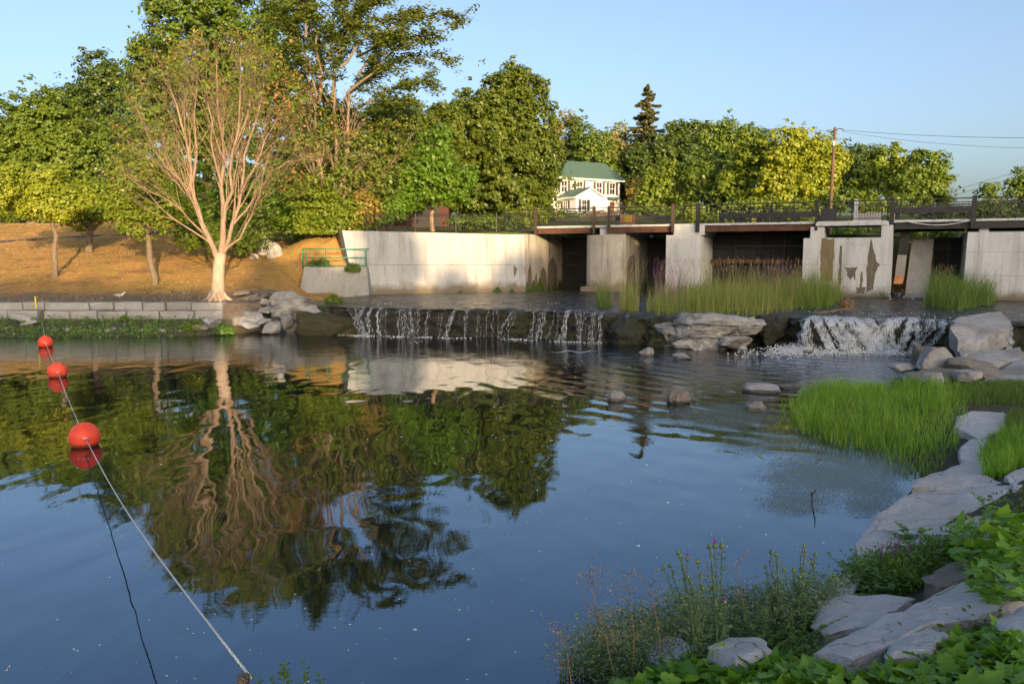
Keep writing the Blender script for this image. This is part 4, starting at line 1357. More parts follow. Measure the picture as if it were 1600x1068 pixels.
# fence along the top of the long wall
fc = empty('black_fence', (wall_pt(.5, -.9, 4.5)))
tag(fc, 'black picket fence along the top of the long concrete wall', 'fence')
fa, fb = Vector(wall_pt(0.08, -1.1, 4.42)), Vector(bp(bs(842, .3), .3, 4.6))
for k0, k1 in ((0, .27), (.27, .5), (.5, .74), (.74, 1.0)):
    pa, pb = fa.lerp(fb, k0), fa.lerp(fb, k1)
    m_ = MB(); m_.tube([pa, pa + Vector((0, 0, 1.16))], .035, 5); m_.build('post', M['black_metal'], fc)
    for zz in (.1, 1.0, 1.1):
        m_ = MB(); m_.tube([pa + Vector((0, 0, zz)), pb + Vector((0, 0, zz))], .018, 4); m_.build('rail', M['black_metal'], fc)
    m_ = MB()
    n = int((pb - pa).length / .125)
    for i in range(n):
        q_ = pa.lerp(pb, (i + .5) / n)
        m_.tube([q_ + Vector((0, 0, .08)), q_ + Vector((0, 0, 1.1))], .0095, 4, False)
    tag(m_.build('pickets', M['black_metal'], fc), kind='stuff')

# drive behind the fence
m_ = MB()
def onz(x, y): return (x, y, gz(x, y) + .03)
L_ = [(-12, 54), (-8, 53.0), (-4, 52.5), (0, 53), (2, 54)]; R_ = [(-12, 58), (-8, 57), (-4, 56.5), (0, 57), (2, 58)]
m_.add([onz(*p) for p in L_] + [onz(*p) for p in R_], [(i, i + 1, 6 + i, 5 + i) for i in range(4)])
tag(m_.build('drive', M['road']), 'grey drive behind the black fence', 'road', kind='structure')
m_ = MB()
pp = [(-60, 49.0), (-46, 49.6), (-38, 50.2), (-32, 51.5), (-26, 54), (-20, 57.5)]
L_ = [(x, y, gz(x, y) + .03) for x, y in pp]; R_ = [(x - .3, y + .75, gz(x - .3, y + .75) + .03) for x, y in pp]
m_.add(L_ + R_, [(i, i + 1, len(pp) + i + 1, len(pp) + i) for i in range(len(pp) - 1)])
tag(m_.build('footpath', M['road']), 'narrow grey footpath across the dry lawn', 'path', kind='structure')

# ------------------------------------------------------------------ house, outbuildings, pole
HX, HY, HZ = 16.0, 120.0, 9.2
hs = empty('white_house', (HX, HY, HZ), math.radians(30))
tag(hs, 'white two-storey house with green roof and dark shutters beyond the bridge', 'house')
m_ = MB(); m_.box(-15, 0, 0, 9, -1.5, 5.25)
m_.add([(0, 0, 5.25), (0, 9, 5.25), (0, 4.5, 7.85)], [(0, 1, 2)]); m_.add([(-15, 0, 5.25), (-15, 9, 5.25), (-15, 4.5, 7.85)], [(0, 1, 2)])
m_.build('wall', M['white_siding'], hs)
m_ = MB()
for sy in (0, 1):
    y0, y1 = (-.55, 4.5) if sy == 0 else (9.55, 4.5)
    z0 = 5.25 - .55 * 2.6 / 4.5 + .12
    m_.add([(-15.5, y0, z0), (.55, y0, z0), (.55, y1, 7.97), (-15.5, y1, 7.97), (-15.5, y0, z0 + .14), (.55, y0, z0 + .14), (.55, y1, 8.11), (-15.5, y1, 8.11)],
           [(0, 3, 2, 1), (4, 5, 6, 7), (0, 1, 5, 4), (1, 2, 6, 5), (2, 3, 7, 6), (3, 0, 4, 7)])
roof = m_.build('roof', M['roof_green'], hs)
m_ = MB(); m_.box(-15.3, .35, .3, .36, 5.62, 5.72); m_.build('snow_rail', M['shutter'], roof)
m_ = MB(); m_.box(-8.9, -8.5, 4.2, 4.7, 7.9, 9.3); m_.build('chimney', M['limestone'], roof)
m_ = MB(); m_.box(-15.5, .55, -.62, -.56, 4.86, 5.06); m_.build('fascia', M['trim_white'], hs)
WA, WB, WY = -11.26, -6.76, -5.0
m_ = MB(); m_.box(WA, WB, WY, -.01, -1.5, 2.15)
m_.add([(WA, WY, 2.15), (WB, WY, 2.15), ((WA + WB) / 2, WY, 3.25)], [(0, 1, 2)])
m_.build('wing_wall', M['white_siding'], hs)
m_ = MB()
mid = (WA + WB) / 2
for xo, in ((WA - .35,), (WB + .35,)):
    ze = 2.15 - .35 * 1.1 / 2.25 + .06
    m_.add([(xo, WY - .35, ze), (mid, WY - .35, 3.33), (mid, -.02, 3.33), (xo, -.02, ze), (xo, WY - .35, ze + .12), (mid, WY - .35, 3.45), (mid, -.02, 3.45), (xo, -.02, ze + .12)],
           [(0, 1, 2, 3), (4, 7, 6, 5), (0, 4, 5, 1), (1, 5, 6, 2), (2, 6, 7, 3), (3, 7, 4, 0)])
m_.build('wing_roof', M['roof_green'], hs)
m_ = MB()
for xa, xb in ((WA - .36, mid), (WB + .36, mid)):
    ze = 2.15 - .36 * 1.1 / 2.25
    m_.add([(xa, WY - .40, ze - .12), (xb, WY - .40, 3.2), (xb, WY - .40, 3.35), (xa, WY - .40, ze + .05)], [(0, 1, 2, 3)])
m_.build('bargeboard', M['trim_white'], hs)
m_ = MB(); m_.box(WA - .42, WA - .36, WY - .3, -.05, 1.84, 2.06); m_.build('fascia', M['trim_white'], hs)


def window(parent, x, z0, z1, w_, face):
    """face(x, out, z) maps to the house frame; out is the distance in front of the wall"""
    def box(m, xa, xb, o0, o1, za, zb):
        vs = [face(xx, oo, zz) for zz in (za, zb) for (xx, oo) in ((xa, o0), (xb, o0), (xb, o1), (xa, o1))]
        m.add(vs, [(0, 3, 2, 1), (4, 5, 6, 7), (0, 1, 5, 4), (1, 2, 6, 5), (2, 3, 7, 6), (3, 0, 4, 7)])
    m = MB()
    box(m, x - w_ / 2 - .1, x - w_ / 2, .003, .08, z0 - .1, z1 + .1); box(m, x + w_ / 2, x + w_ / 2 + .1, .003, .08, z0 - .1, z1 + .1)
    box(m, x - w_ / 2, x + w_ / 2, .003, .08, z1, z1 + .1); box(m, x - w_ / 2, x + w_ / 2, .003, .10, z0 - .1, z0)
    box(m, x - w_ / 2, x + w_ / 2, .012, .05, (z0 + z1) / 2 - .03, (z0 + z1) / 2 + .03)
    box(m, x - .02, x + .02, .012, .045, z0, (z0 + z1) / 2 - .03); box(m, x - .02, x + .02, .012, .045, (z0 + z1) / 2 + .03, z1)
    wn = m.build('window', M['trim_white'], parent)
    for za, zb in ((z0, (z0 + z1) / 2 - .03), ((z0 + z1) / 2 + .03, z1)):
        m = MB(); box(m, x - w_ / 2, x + w_ / 2, .004, .010, za, zb); m.build('pane', M['glass'], wn)
    for sx_ in (-1, 1):
        m = MB(); xs = x + sx_ * (w_ / 2 + .35); box(m, xs - .21, xs + .21, .004, .06, z0 - .08, z1 + .08); m.build('shutter', M['shutter'], wn)


for x in (-9.93, -7.24, -3.79, -1.42):
    window(hs, x, 3.05, 4.65, .95, lambda x_, o_, z_: (x_, -o_, z_))
window(hs, -9.96, .25, 1.65, .75, lambda x_, o_, z_: (x_, WY - o_, z_))
window(hs, -2.4, .6, 1.5, .95, lambda x_, o_, z_: (WA - o_, x_, z_))
m_ = MB(); m_.box(-1.9, -1.0, -.06, -.003, -.2, 1.95); dr = m_.build('door', M['rust'], hs)
m_ = MB(); m_.box(-2.05, -1.9, -.08, -.003, -.2, 2.05); m_.box(-1.0, -.85, -.08, -.003, -.2, 2.05); m_.box(-1.9, -1.0, -.08, -.003, 1.955, 2.10); m_.build('door_frame', M['trim_white'], dr)
m_ = MB(); m_.hexa([(-2.4, -1.0, 2.25), (-.5, -1.0, 2.25), (-.5, -.003, 2.6), (-2.4, -.003, 2.6)], [(-2.4, -1.0, 2.33), (-.5, -1.0, 2.33), (-.5, -.003, 2.7), (-2.4, -.003, 2.7)])
m_.build('door_canopy', M['roof_green'], hs)

# pale building half hidden behind the left-hand trees
pb = empty('pale_building', (-41.0, 72, 6.3), math.radians(-18))
tag(pb, 'pale building half hidden behind the yellow-green tree', 'building')
m_ = MB(); m_.box(-6, 7.5, 0, 8, -1, 4.2); m_.build('wall', M['concrete_grey'], pb)
m_ = MB(); m_.box(-6.4, 7.9, -.4, 8.4, 4.204, 4.5); m_.build('roof', M['trim_white'], pb)
m_ = MB(); m_.box(-5.98, -1.0, -.05, -.003, -1, 4.15); m_.build('white_panel', M['white_siding'], pb)
for x in (1.0, 3.2, 5.4):
    m_ = MB(); m_.box(x, x + 1.1, -.05, -.003, 1.4, 2.9); m_.build('window', M['glass'], pb)

# dark garage and red shed under the maple
gb = empty('dark_shed', (-8.2, 66, gz(-8.2, 66)))
tag(gb, 'dark red shed in the shade under the big maple', 'shed')
m_ = MB(); m_.box(-10.5, -5.2, 66, 70, 5.0, 7.9); m_.build('wall', M['red_wood'], gb)
m_ = MB(); m_.hexa([(-10.8, 65.6, 7.904), (-4.9, 65.6, 7.904), (-4.9, 70.4, 7.904), (-10.8, 70.4, 7.904)], [(-10.8, 67.9, 9.1), (-4.9, 67.9, 9.1), (-4.9, 68.1, 9.1), (-10.8, 68.1, 9.1)]); m_.build('roof', M['wood_dark'], gb)
m_ = MB(); m_.box(-7.9, -6.0, 65.95, 65.997, 5.2, 7.4); m_.build('door', M['wood_dark'], gb)

# utility pole and wires
PX, PY = (1291 - CX) / FPX * 62, 62.0
up = empty('utility_pole', (PX, PY, 4.9))
tag(up, 'brown wooden utility pole behind the bridge', 'utility pole')
zt = at(1293, 199, PY).z
m_ = MB(); m_.tube([(PX, PY, 4.4), (PX + .05, PY, 8.5), (PX + .12, PY, zt)], [.15, .13, .10], 10); m_.build('pole', M['pole_wood'], up, True)
m_ = MB(); m_.tube([(PX + .1, PY, zt - .35), (PX + .35, PY, zt - .1), (PX + .7, PY, zt - .12), (PX + .75, PY, zt - .3)], .035, 6); m_.build('arm', M['steel_dark'], up, True)
m_ = MB(); m_.tube([(PX, PY - .2, zt - 1.4), (PX, PY - .2, zt - 1.05)], .08, 8); m_.build('insulator', M['trim_white'], up, True)
for i, (e0, e1, sag, lab) in enumerate((((PX + .7, PY, zt - .2), tuple(at(1760, 214, 46)), .25, 'upper'), ((PX + .7, PY, zt - .3), tuple(at(1760, 231, 46)), .45, 'lower'))):
    a_, b_ = Vector(e0), Vector(e1)
    m_ = MB(); m_.tube([a_.lerp(b_, k / 16) - Vector((0, 0, sag * 4 * (k / 16) * (1 - k / 16))) for k in range(17)], .013 if i == 0 else .010, 4)
    tag(m_.build('overhead_wire', M['wire']), lab + ' overhead wire running right from the utility pole', 'wire')
for i, (q0, q1) in enumerate((((1380, 330), (1590, 268)), ((1400, 330), (1590, 278)))):
    a_, b_ = at(q0[0], q0[1], 90), at(q1[0], q1[1], 70)
    m_ = MB(); m_.tube([a_, b_], .014, 4)
    tag(m_.build('overhead_wire', M['wire']), ('upper' if i == 0 else 'lower') + ' thin wire slanting up to the tree at the right edge', 'wire')
m_ = MB(); m_.tube([at(-30, 165, 60), at(28, 167, 66)], .03, 4)
tag(m_.build('overhead_wire', M['wire']), 'short wire at the top left edge in front of the trees', 'wire')

# ------------------------------------------------------------------ trees
def leaf_quads(C, N, size, r, aspect=0.62):
    """diamond leaves at centres C facing N"""
    n = len(C)
    N = N / (np.linalg.norm(N, axis=1)[:, None] + 1e-9)
    A = r.normal(size=(n, 3))
    A -= (A * N).sum(1)[:, None] * N
    A /= np.linalg.norm(A, axis=1)[:, None] + 1e-9
    B = np.cross(N, A)
    s = size * r.uniform(0.5, 1.4, n)
    L = A * s[:, None]; Wd = B * (s * aspect)[:, None]
    fold = N * (s * 0.16)[:, None]
    V = np.stack([C - L, C + Wd + fold, C + L * 0.95, C - Wd + fold], 1).reshape(-1, 3)
    F = np.arange(n * 4).reshape(n, 4)
    return V, F


def sphere_pts(n, r):
    v = r.normal(size=(n, 3))
    return v / np.linalg.norm(v, axis=1)[:, None]


def crown_leaves(lobes, r, leaf, dens, puff=0.75, inner=0.5, up=0.5):
    """lobes (cx,cy,cz,rx,ry,rz) -> leaf centres and normals, gathered into clumps"""
    Cs, Ns, Pc = [], [], []
    for cx, cy, cz, rx, ry, rz in lobes:
        area = math.pi * rx * rz * 1.6
        npuff = max(6, int(area / (puff * puff * 0.55)))
        d = sphere_pts(npuff, r)
        d[:, 1] = np.where(r.random(npuff) < 0.62, -np.abs(d[:, 1]), d[:, 1])
        rad = 1 - (1 - inner) * r.random(npuff) ** 1.7
        rad *= 1 + 0.22 * fbm(d * 2.6 + cx, 3, 3)
        pc = np.array([cx, cy, cz]) + d * rad[:, None] * np.array([rx, ry, rz])
        pr = puff * r.uniform(0.55, 1.2, npuff)
        stray = r.random(npuff) < .16
        pc[stray] = np.array([cx, cy, cz]) + d[stray] * r.uniform(1.0, 1.3, (int(stray.sum()), 1)) * np.array([rx, ry, rz])
        pr = np.where(stray, pr * .55, pr)
        hole = fbm(pc / (puff * 3.2), 2, 19) < -.42
        m = np.maximum(8, (dens * pr * pr * 4.2 / (leaf * leaf * 1.25)).astype(int))
        m = np.where(hole & (puff < .99), m // 6, m)
        ids = np.repeat(np.arange(npuff), m)
        q = sphere_pts(len(ids), r)
        rr = r.random(len(ids)) ** 0.45
        off = q * (rr * pr[ids])[:, None] * np.array([1, 1, 0.62])
        Cs.append(pc[ids] + off)
        Ns.append(q * 0.7 + d[ids] * 0.5 + np.array([0.05, -0.2, up]) + r.normal(size=q.shape) * 0.45)
        Pc.append(pc)
    return np.concatenate(Cs), np.concatenate(Ns), np.concatenate(Pc)


def limb(mb, a, b, r0, r1, rg, seg=5, bow=0.08, sides=6):
    a, b = Vector(a), Vector(b)
    L = (b - a).length
    w_ = Vector((rg.normal(), rg.normal(), abs(rg.normal()) * 0.6)) * L * bow
    pts, rad = [], []
    for k in range(seg + 1):
        f = k / seg
        p = a.lerp(b, f) + w_ * math.sin(math.pi * f) + Vector((rg.normal(), rg.normal(), 0)) * 0.012 * L * (0 < k < seg)
        pts.append(p); rad.append(r0 + (r1 - r0) * f)
    mb.tube(pts, rad, sides, cap=False)
    return pts


def px_lobes(L, Y, thick=0.9):
    out = []
    for (px, py, rx, ry, *dy) in L:
        Yl = Y + (dy[0] if dy else 0)
        c = at(px, py, Yl); s = Yl / FPX
        out.append((c.x, c.y, c.z, rx * s, max(rx, ry * 0.7) * s * thick, ry * s))
    return out


def tree(label, base_px, Y, lobes, mat, leaf=None, dens=1.0, seed=1, trunk=0.22, bark='bark', fork=0.45, group=None, top_px=None, puff=None, inner=0.45, name='deciduous_tree', thick=0.9, limbs=10, base_z=None):
    r = np.random.default_rng(seed)
    leaf = (leaf or Y * 0.0030) * .76
    puff = puff or max(0.5, Y * 0.0095)
    bx = (base_px - CX) / FPX * Y
    bzv = gz(bx, Y) if base_z is None else base_z
    LB = px_lobes(lobes, Y, thick)
    root = empty(name, (bx, Y, bzv))
    tag(root, label, 'tree', group)
    C, N, PC = crown_leaves(LB, r, leaf, dens, puff, inner)
    keep = C[:, 2] > bzv + 0.15
    C, N = C[keep], N[keep]
    V, F = leaf_quads(C, N, leaf, r)
    link('crown', npmesh('crown', V, F, False, np.clip(r.random(len(F)) * 0.7 + 0.3 * r.random(), 0, 1)), M[mat], root)
    mb = MB()
    zc = np.mean([l[2] for l in LB]); zlow = min(l[2] - l[5] for l in LB)
    xc = np.mean([l[0] for l in LB])
    fz = bzv + (zc - bzv) * fork
    tp = Vector((bx + (xc - bx) * 0.35, Y, fz))
    if top_px is not None: tp = at(top_px[0], top_px[1], Y)
    limb(mb, (bx, Y, bzv - 0.3), tp, trunk * 1.15, trunk * 0.8, r, 6, 0.02, 9)
    for l in LB:
        pts = limb(mb, tp, (l[0], l[1], l[2] + l[5] * 0.3), trunk * 0.6, trunk * 0.15, r, 5, 0.06)
    for i in r.choice(len(PC), min(limbs, len(PC)), replace=False):
        s0 = tp.lerp(Vector((LB[0][0], LB[0][1], LB[0][2])), r.random() * 0.7)
        limb(mb, s0, PC[i], trunk * 0.28, trunk * 0.05, r, 4, 0.08, 5)
    mb.build('trunk', M[bark], root, True)
    return root


G_L = 'trees on the left bank'
G_F = 'trees beyond the bridge'
tree('yellow-green young maple on the dry slope at the left edge', 88, 41.6, [(60, 288, 58, 38), (20, 308, 56, 36), (108, 312, 40, 32), (70, 322, 56, 22)], 'leaf_yellow', seed=11, trunk=.13, top_px=(83, 355), group=G_L, leaf=.12, dens=.75, fork=.5)
tree('dark-trunked small tree just right of the yellow-green maple', 143, 48.3, [(145, 312, 40, 32), (125, 338, 30, 20), (172, 334, 30, 22)], 'leaf_lime', seed=12, trunk=.2, top_px=(141, 365), group=G_L, dens=.7)
tree('leaning slender tree with olive crown on the slope', 243, 40.2, [(225, 268, 54, 42), (192, 312, 36, 38), (262, 325, 36, 38), (230, 345, 40, 24)], 'leaf_lime', seed=13, trunk=.14, top_px=(224, 332), group=G_L, leaf=.12, dens=.62)
tree('broad dense green tree at the far left behind the yellow-green maple', 60, 66, [(70, 210, 62, 66), (0, 235, 70, 78), (110, 250, 70, 70), (-40, 290, 60, 60), (60, 300, 80, 60)], 'leaf_mid', seed=14, trunk=.4, group=G_L)
tree('tall dark tree rising behind the far left trees', 165, 74, [(165, 150, 46, 64), (120, 190, 56, 60), (190, 200, 50, 70), (150, 250, 70, 60)], 'leaf_dark', seed=15, trunk=.45, group=G_L)
tree('low far tree showing at the very left edge', 12, 95, [(15, 215, 34, 42), (-20, 240, 40, 50)], 'leaf_dark', seed=16, trunk=.3, group=G_L, dens=.8)
tree('tall leafy ash behind the bare grey tree', 330, 55, [(300, 70, 70, 66), (240, 110, 46, 46), (370, 50, 80, 66), (420, 110, 60, 70), (330, 150, 90, 70), (250, 190, 56, 60), (400, 200, 70, 70), (300, 240, 80, 60), (260, 10, 40, 26), (340, -10, 60, 40), (440, 10, 50, 40)], 'leaf_mid', seed=17, trunk=.4, group=G_L, dens=.8, inner=.35, limbs=26)
tree('bushy green tree under the bare tree, right of its trunk', 410, 50, [(420, 290, 54, 56), (370, 310, 40, 56), (460, 320, 50, 54), (330, 330, 30, 46), (290, 310, 34, 50)], 'leaf_bright', seed=18, trunk=.2, group=G_L, dens=.75)
tree('mid-green tree filling the gap left of the big maple', 610, 60, [(620, 210, 60, 56), (580, 260, 60, 60), (660, 250, 56, 60), (560, 310, 50, 40), (620, 300, 50, 36), (690, 200, 40, 40)], 'leaf_maple', seed=19, trunk=.3, group=G_L)
tree('small bright maple with a slim pale trunk behind the fence', 675, 49.5, [(690, 275, 50, 40), (650, 285, 44, 34), (715, 290, 32, 30), (675, 235, 40, 36), (640, 310, 30, 20)], 'leaf_bright', seed=20, trunk=.13, bark='bark_twig', top_px=(676, 300), group=G_L, leaf=.15, dens=.7)
tree('great rounded sugar maple left of the white house', 790, 68, [(795, 190, 64, 76), (755, 220, 70, 70), (830, 230, 46, 70), (790, 270, 88, 62), (720, 260, 40, 66), (845, 300, 32, 36), (740, 310, 60, 32), (800, 315, 60, 28), (815, 135, 24, 26), (778, 145, 26, 26)], 'leaf_maple', seed=21, trunk=.5, group=G_L, dens=1.1, inner=.6)
tree('mid-green tree standing behind the tall elm', 505, 58, [(480, 230, 60, 60), (540, 235, 60, 56), (510, 290, 70, 50), (450, 270, 40, 50), (500, 170, 46, 36)], 'leaf_maple', seed=90, trunk=.3, group=G_L, dens=.8, inner=.4)
tree('dark background trees seen between the trunks on the left bank', 330, 68, [(220, 320, 50, 40), (290, 320, 60, 44), (370, 325, 60, 44), (450, 330, 60, 44), (150, 325, 50, 30)], 'leaf_dark', seed=91, trunk=.3, group=G_L, dens=.8, inner=.4)
# bushes along the foot of the trees by the long wall
for i, (lab, px, Y, L, m_, dn) in enumerate((
        ('green thicket behind the green railing', 505, 46.0, [(500, 330, 46, 50), (470, 365, 40, 40), (535, 350, 40, 46), (500, 395, 50, 24)], 'leaf_lime', .75),
        ('orange-tinged shrub over the left end of the long wall', 550, 46.4, [(548, 350, 26, 26), (565, 330, 30, 30), (540, 378, 22, 24)], 'leaf_autumn', .5),
        ('dark low bush left of the thicket', 410, 45.5, [(405, 350, 30, 32), (380, 370, 26, 24), (330, 370, 26, 28), (300, 365, 20, 22)], 'leaf_mid', .8),
        ('clipped hedge behind the fence under the big maple', 730, 51.5, [(725, 350, 30, 14), (760, 352, 32, 13), (790, 350, 24, 12)], 'leaf_mid', 1.0),
        ('shrub beside the fence where the bridge begins', 815, 56, [(812, 340, 28, 18), (840, 342, 18, 14)], 'leaf_lime', .9),
        ('leafy bush hanging in the gap left of the pale small maple', 590, 48.4, [(585, 325, 36, 28), (615, 318, 26, 24), (570, 345, 26, 16)], 'leaf_bright', .8))):
    tree(lab, px, Y, L, m_, seed=40 + i, trunk=.06, group='bushes along the wall', name='bush', dens=dn, fork=.3, leaf=.13)

# beyond the bridge
F_ = [
    ('pale thin-leaved tree right of the big maple', 885, 138, [(885, 215, 22, 44), (870, 240, 26, 40), (900, 250, 26, 30)], 'leaf_pale', .6, 22),
    ('blue-green pointed tree behind the house', 905, 135, [(905, 215, 16, 34), (905, 250, 26, 40)], 'leaf_dark', .8, 23),
    ('olive tree behind the house ridge', 930, 130, [(925, 230, 24, 34), (945, 255, 26, 40)], 'leaf_mid', .6, 24),
    ('feathery pale tree left of the tall spruce', 965, 142, [(962, 220, 22, 30), (970, 245, 30, 34), (945, 240, 20, 24)], 'leaf_pale', .5, 25),
    ('dark rounded tree right of the tall spruce', 1065, 134, [(1062, 208, 26, 18), (1085, 205, 22, 16), (1050, 225, 26, 20)], 'leaf_dark', 1.0, 26),
    ('broken-topped tree with leafy clumps', 1125, 100, [(1130, 200, 16, 22), (1108, 215, 20, 24), (1140, 225, 26, 34), (1118, 255, 36, 34)], 'leaf_mid', .75, 27),
    ('broad dark-green tree under the spruce', 1040, 128, [(1030, 250, 46, 34), (1075, 255, 50, 40), (1000, 265, 30, 36), (1050, 285, 60, 40)], 'leaf_dark', .9, 28),
    ('yellowish shrubby tree beside the house', 1000, 118, [(1004, 300, 22, 24), (996, 315, 12, 14), (1022, 310, 26, 22)], 'leaf_autumn', .8, 29),
    ('light green tree in front of the dark one', 1040, 84, [(1040, 285, 30, 32), (1020, 300, 26, 28), (1065, 305, 26, 26)], 'leaf_lime', .9, 30),
    ('mid-green tree right of the light green one', 1105, 82, [(1105, 275, 36, 36), (1090, 305, 40, 30), (1135, 300, 36, 34)], 'leaf_mid', .9, 31),
    ('rounded lime-green tree at the middle of the far row', 1165, 78, [(1165, 240, 34, 40), (1180, 280, 40, 44), (1150, 295, 36, 34)], 'leaf_lime', .9, 32),
    ('tall golden-green tree left of the utility pole', 1235, 74, [(1222, 235, 34, 38), (1255, 250, 40, 46), (1210, 280, 36, 44), (1270, 285, 40, 44), (1300, 250, 22, 34), (1225, 310, 50, 24)], 'leaf_yellow', .85, 33),
    ('dark thin tree right of the utility pole', 1345, 84, [(1340, 255, 26, 24), (1330, 285, 28, 30), (1360, 270, 26, 30)], 'leaf_dark', .75, 34),
    ('olive-green tree under the pointed spruce tip', 1385, 78, [(1385, 260, 30, 32), (1365, 290, 30, 30), (1405, 285, 34, 34)], 'leaf_lime', .85, 35),
    ('spreading walnut at the right end of the far row', 1445, 72, [(1440, 255, 24, 22), (1462, 265, 22, 26), (1430, 285, 30, 28), (1470, 295, 26, 22), (1450, 310, 34, 18)], 'leaf_mid', .75, 36),
    ('low bushy growth along the far bank', 1330, 70, [(1320, 312, 36, 18), (1370, 315, 34, 16), (1410, 318, 34, 14)], 'leaf_mid', .9, 37),
    ('tree cut by the right picture edge', 1600, 66, [(1600, 285, 24, 22), (1585, 305, 22, 24), (1620, 300, 30, 40), (1545, 300, 16, 14), (1552, 320, 24, 18)], 'leaf_mid', .6, 38),
    ('dark bushes behind the right end of the bridge', 1560, 58, [(1560, 330, 40, 20), (1520, 335, 34, 14), (1610, 335, 44, 22), (1470, 335, 40, 12)], 'leaf_dark', .9, 39),
    ('leafy bushes behind the middle of the bridge', 1200, 66, [(1180, 328, 40, 16), (1130, 332, 40, 14), (1240, 328, 44, 16), (1080, 332, 36, 14)], 'leaf_lime', .9, 60),
    ('leafy bushes between the house and the bridge', 900, 84, [(860, 338, 24, 12), (900, 340, 26, 9), (1000, 332, 34, 14), (1040, 332, 30, 14)], 'leaf_mid', .9, 61),
    ('far dark trees closing the row behind the house', 960, 150, [(930, 265, 60, 34), (980, 270, 50, 40), (1030, 262, 60, 40), (880, 265, 50, 40)], 'leaf_dark', .8, 62),
    ('far trees closing the row right of the middle', 1200, 130, [(1180, 255, 70, 44), (1290, 270, 70, 44), (1120, 255, 60, 40), (1390, 285, 60, 30)], 'leaf_dark', .8, 63),
    ('undergrowth seen under the bridge beside the right abutment', 1440, 52.5, [(1430, 362, 30, 12), (1470, 362, 30, 12), (1330, 364, 34, 8)], 'leaf_mid', .8, 64),
]
for lab, px, Y, L, m_, dn, sd_ in F_:
    tree(lab, px, Y, L, m_, seed=sd_, trunk=.22, group=G_F, dens=dn, name='deciduous_tree' if 'bush' not in lab and 'undergrowth' not in lab else 'bush')


def spruce(label, px, Y, py_top, py_bot, half_px, seed, layers=16, dens=1.0, group=None, gap=0.0):
    r = np.random.default_rng(seed)
    top = at(px, py_top, Y); bot = at(px, py_bot, Y)
    x, z0, z1 = top.x, bot.z, top.z
    root = empty('spruce_tree', (x, Y, gz(x, Y)))
    tag(root, label, 'tree', group)
    mb = MB(); mb.tube([(x, Y, gz(x, Y) - .2), (x, Y, z1)], [.28, .03], 8)
    H = z1 - z0; W = half_px * Y / FPX
    C, N = [], []
    for i in range(layers):
        f = (i + .5) / layers
        z = z1 - H * f ** 1.05
        R = W * (0.08 + 0.92 * f ** 0.55) * r.uniform(0.7, 1.1)
        for k in range(int(6 + 3 * f)):
            if r.random() < gap: continue
            a = r.uniform(0, 2 * math.pi); Rr = R * r.uniform(0.5, 1.15); z = z1 - H * f ** 1.05 + r.normal() * H * .012
            d = Vector((math.cos(a), math.sin(a), 0))
            pts = [Vector((x, Y, z)) + d * Rr * t - Vector((0, 0, 1)) * Rr * (0.42 * t - 0.30 * t * t) for t in (0, .35, .7, 1)]
            mb.tube(pts, [.05, .035, .02, .008], 4, False)
            m = int(150 * Rr * dens)
            t = r.random(m) ** 0.8
            side = Vector((-d.y, d.x, 0))
            for tt in t:
                wv = Rr * 0.13 * (1.15 - tt * .8)
                p = Vector((x, Y, z)) + d * Rr * tt - Vector((0, 0, 1)) * Rr * (0.42 * tt - 0.30 * tt * tt)
                p += side * r.normal() * wv - Vector((0, 0, abs(r.normal()) * 0.13))
                C.append(p); N.append((r.normal() * .6, r.normal() * .6 - .3, r.normal() * .5 + .5))
    C, N = np.array([c[:] for c in C]), np.array(N)
    V, F = leaf_quads(C, N, Y * 0.0019, r, 0.42)
    link('crown', npmesh('crown', V, F, False, r.random(len(F))), M['needle'], root)
    mb.build('trunk', M['bark'], root, True)


spruce('tall dark spruce standing above the far trees', 1012, 138, 134, 310, 44, 71, 26, .8, G_F, .05)
spruce('brownish spruce just right of the white house', 982, 132, 225, 330, 30, 72, 14, 1.3, G_F)
spruce('slim spruce whose tip shows above the right-hand trees', 1400, 86, 219, 300, 16, 73, 10, 1.2, G_F)

# leafless, fine-branched tree of the left bank
CROWN_LIMIT = [(165, 300), (172, 160), (225, 85), (330, 40), (420, 55), (470, 140), (665, 150), (665, 300), (560, 380), (400, 392), (250, 385)]


def grow(mb, p, d, L, r0, depth, rg, spread, upb, tips, seg=3, taper=.62):
    q_ = Vector(p) + Vector(d).normalized() * L * .8
    sx_, sy_ = project(np.array(q_[:]))
    if sdist(CROWN_LIMIT, np.array([float(sx_)]), np.array([float(sy_)]))[0] > 0: return
    p = Vector(p); d = Vector(d).normalized()
    pts, rad = [p.copy()], [r0]
    for k in range(seg):
        d = (d + Vector((rg.normal(), rg.normal(), rg.normal())) * .055 + Vector((0, 0, upb))).normalized()
        p = p + d * (L / seg)
        pts.append(p.copy()); rad.append(r0 * (1 - (1 - taper) * (k + 1) / seg))
    mb.tube(pts, rad, 6 if r0 > .03 else (4 if r0 > .012 else 3), False)
    if depth == 0:
        tips.append((p, d)); return
    n = 2 if rg.random() < .45 else 3
    for k in range(n):
        ax = Vector((rg.normal(), rg.normal(), rg.normal() * .4)).cross(d)
        if ax.length < 1e-3: continue
        ax.normalize()
        ang = spread * rg.uniform(.35, 1.15) * (0.45 if k == 0 else 1)
        d2 = Matrix.Rotation(ang, 3, ax) @ d
        j = len(pts) - 1 if k == 0 else rg.integers(max(1, seg - 1), seg + 1)
        grow(mb, pts[j], d2, L * rg.uniform(.66, .92), rad[j] * (.88 if k == 0 else .68), depth - 1, rg, spread, upb, tips, seg, taper)


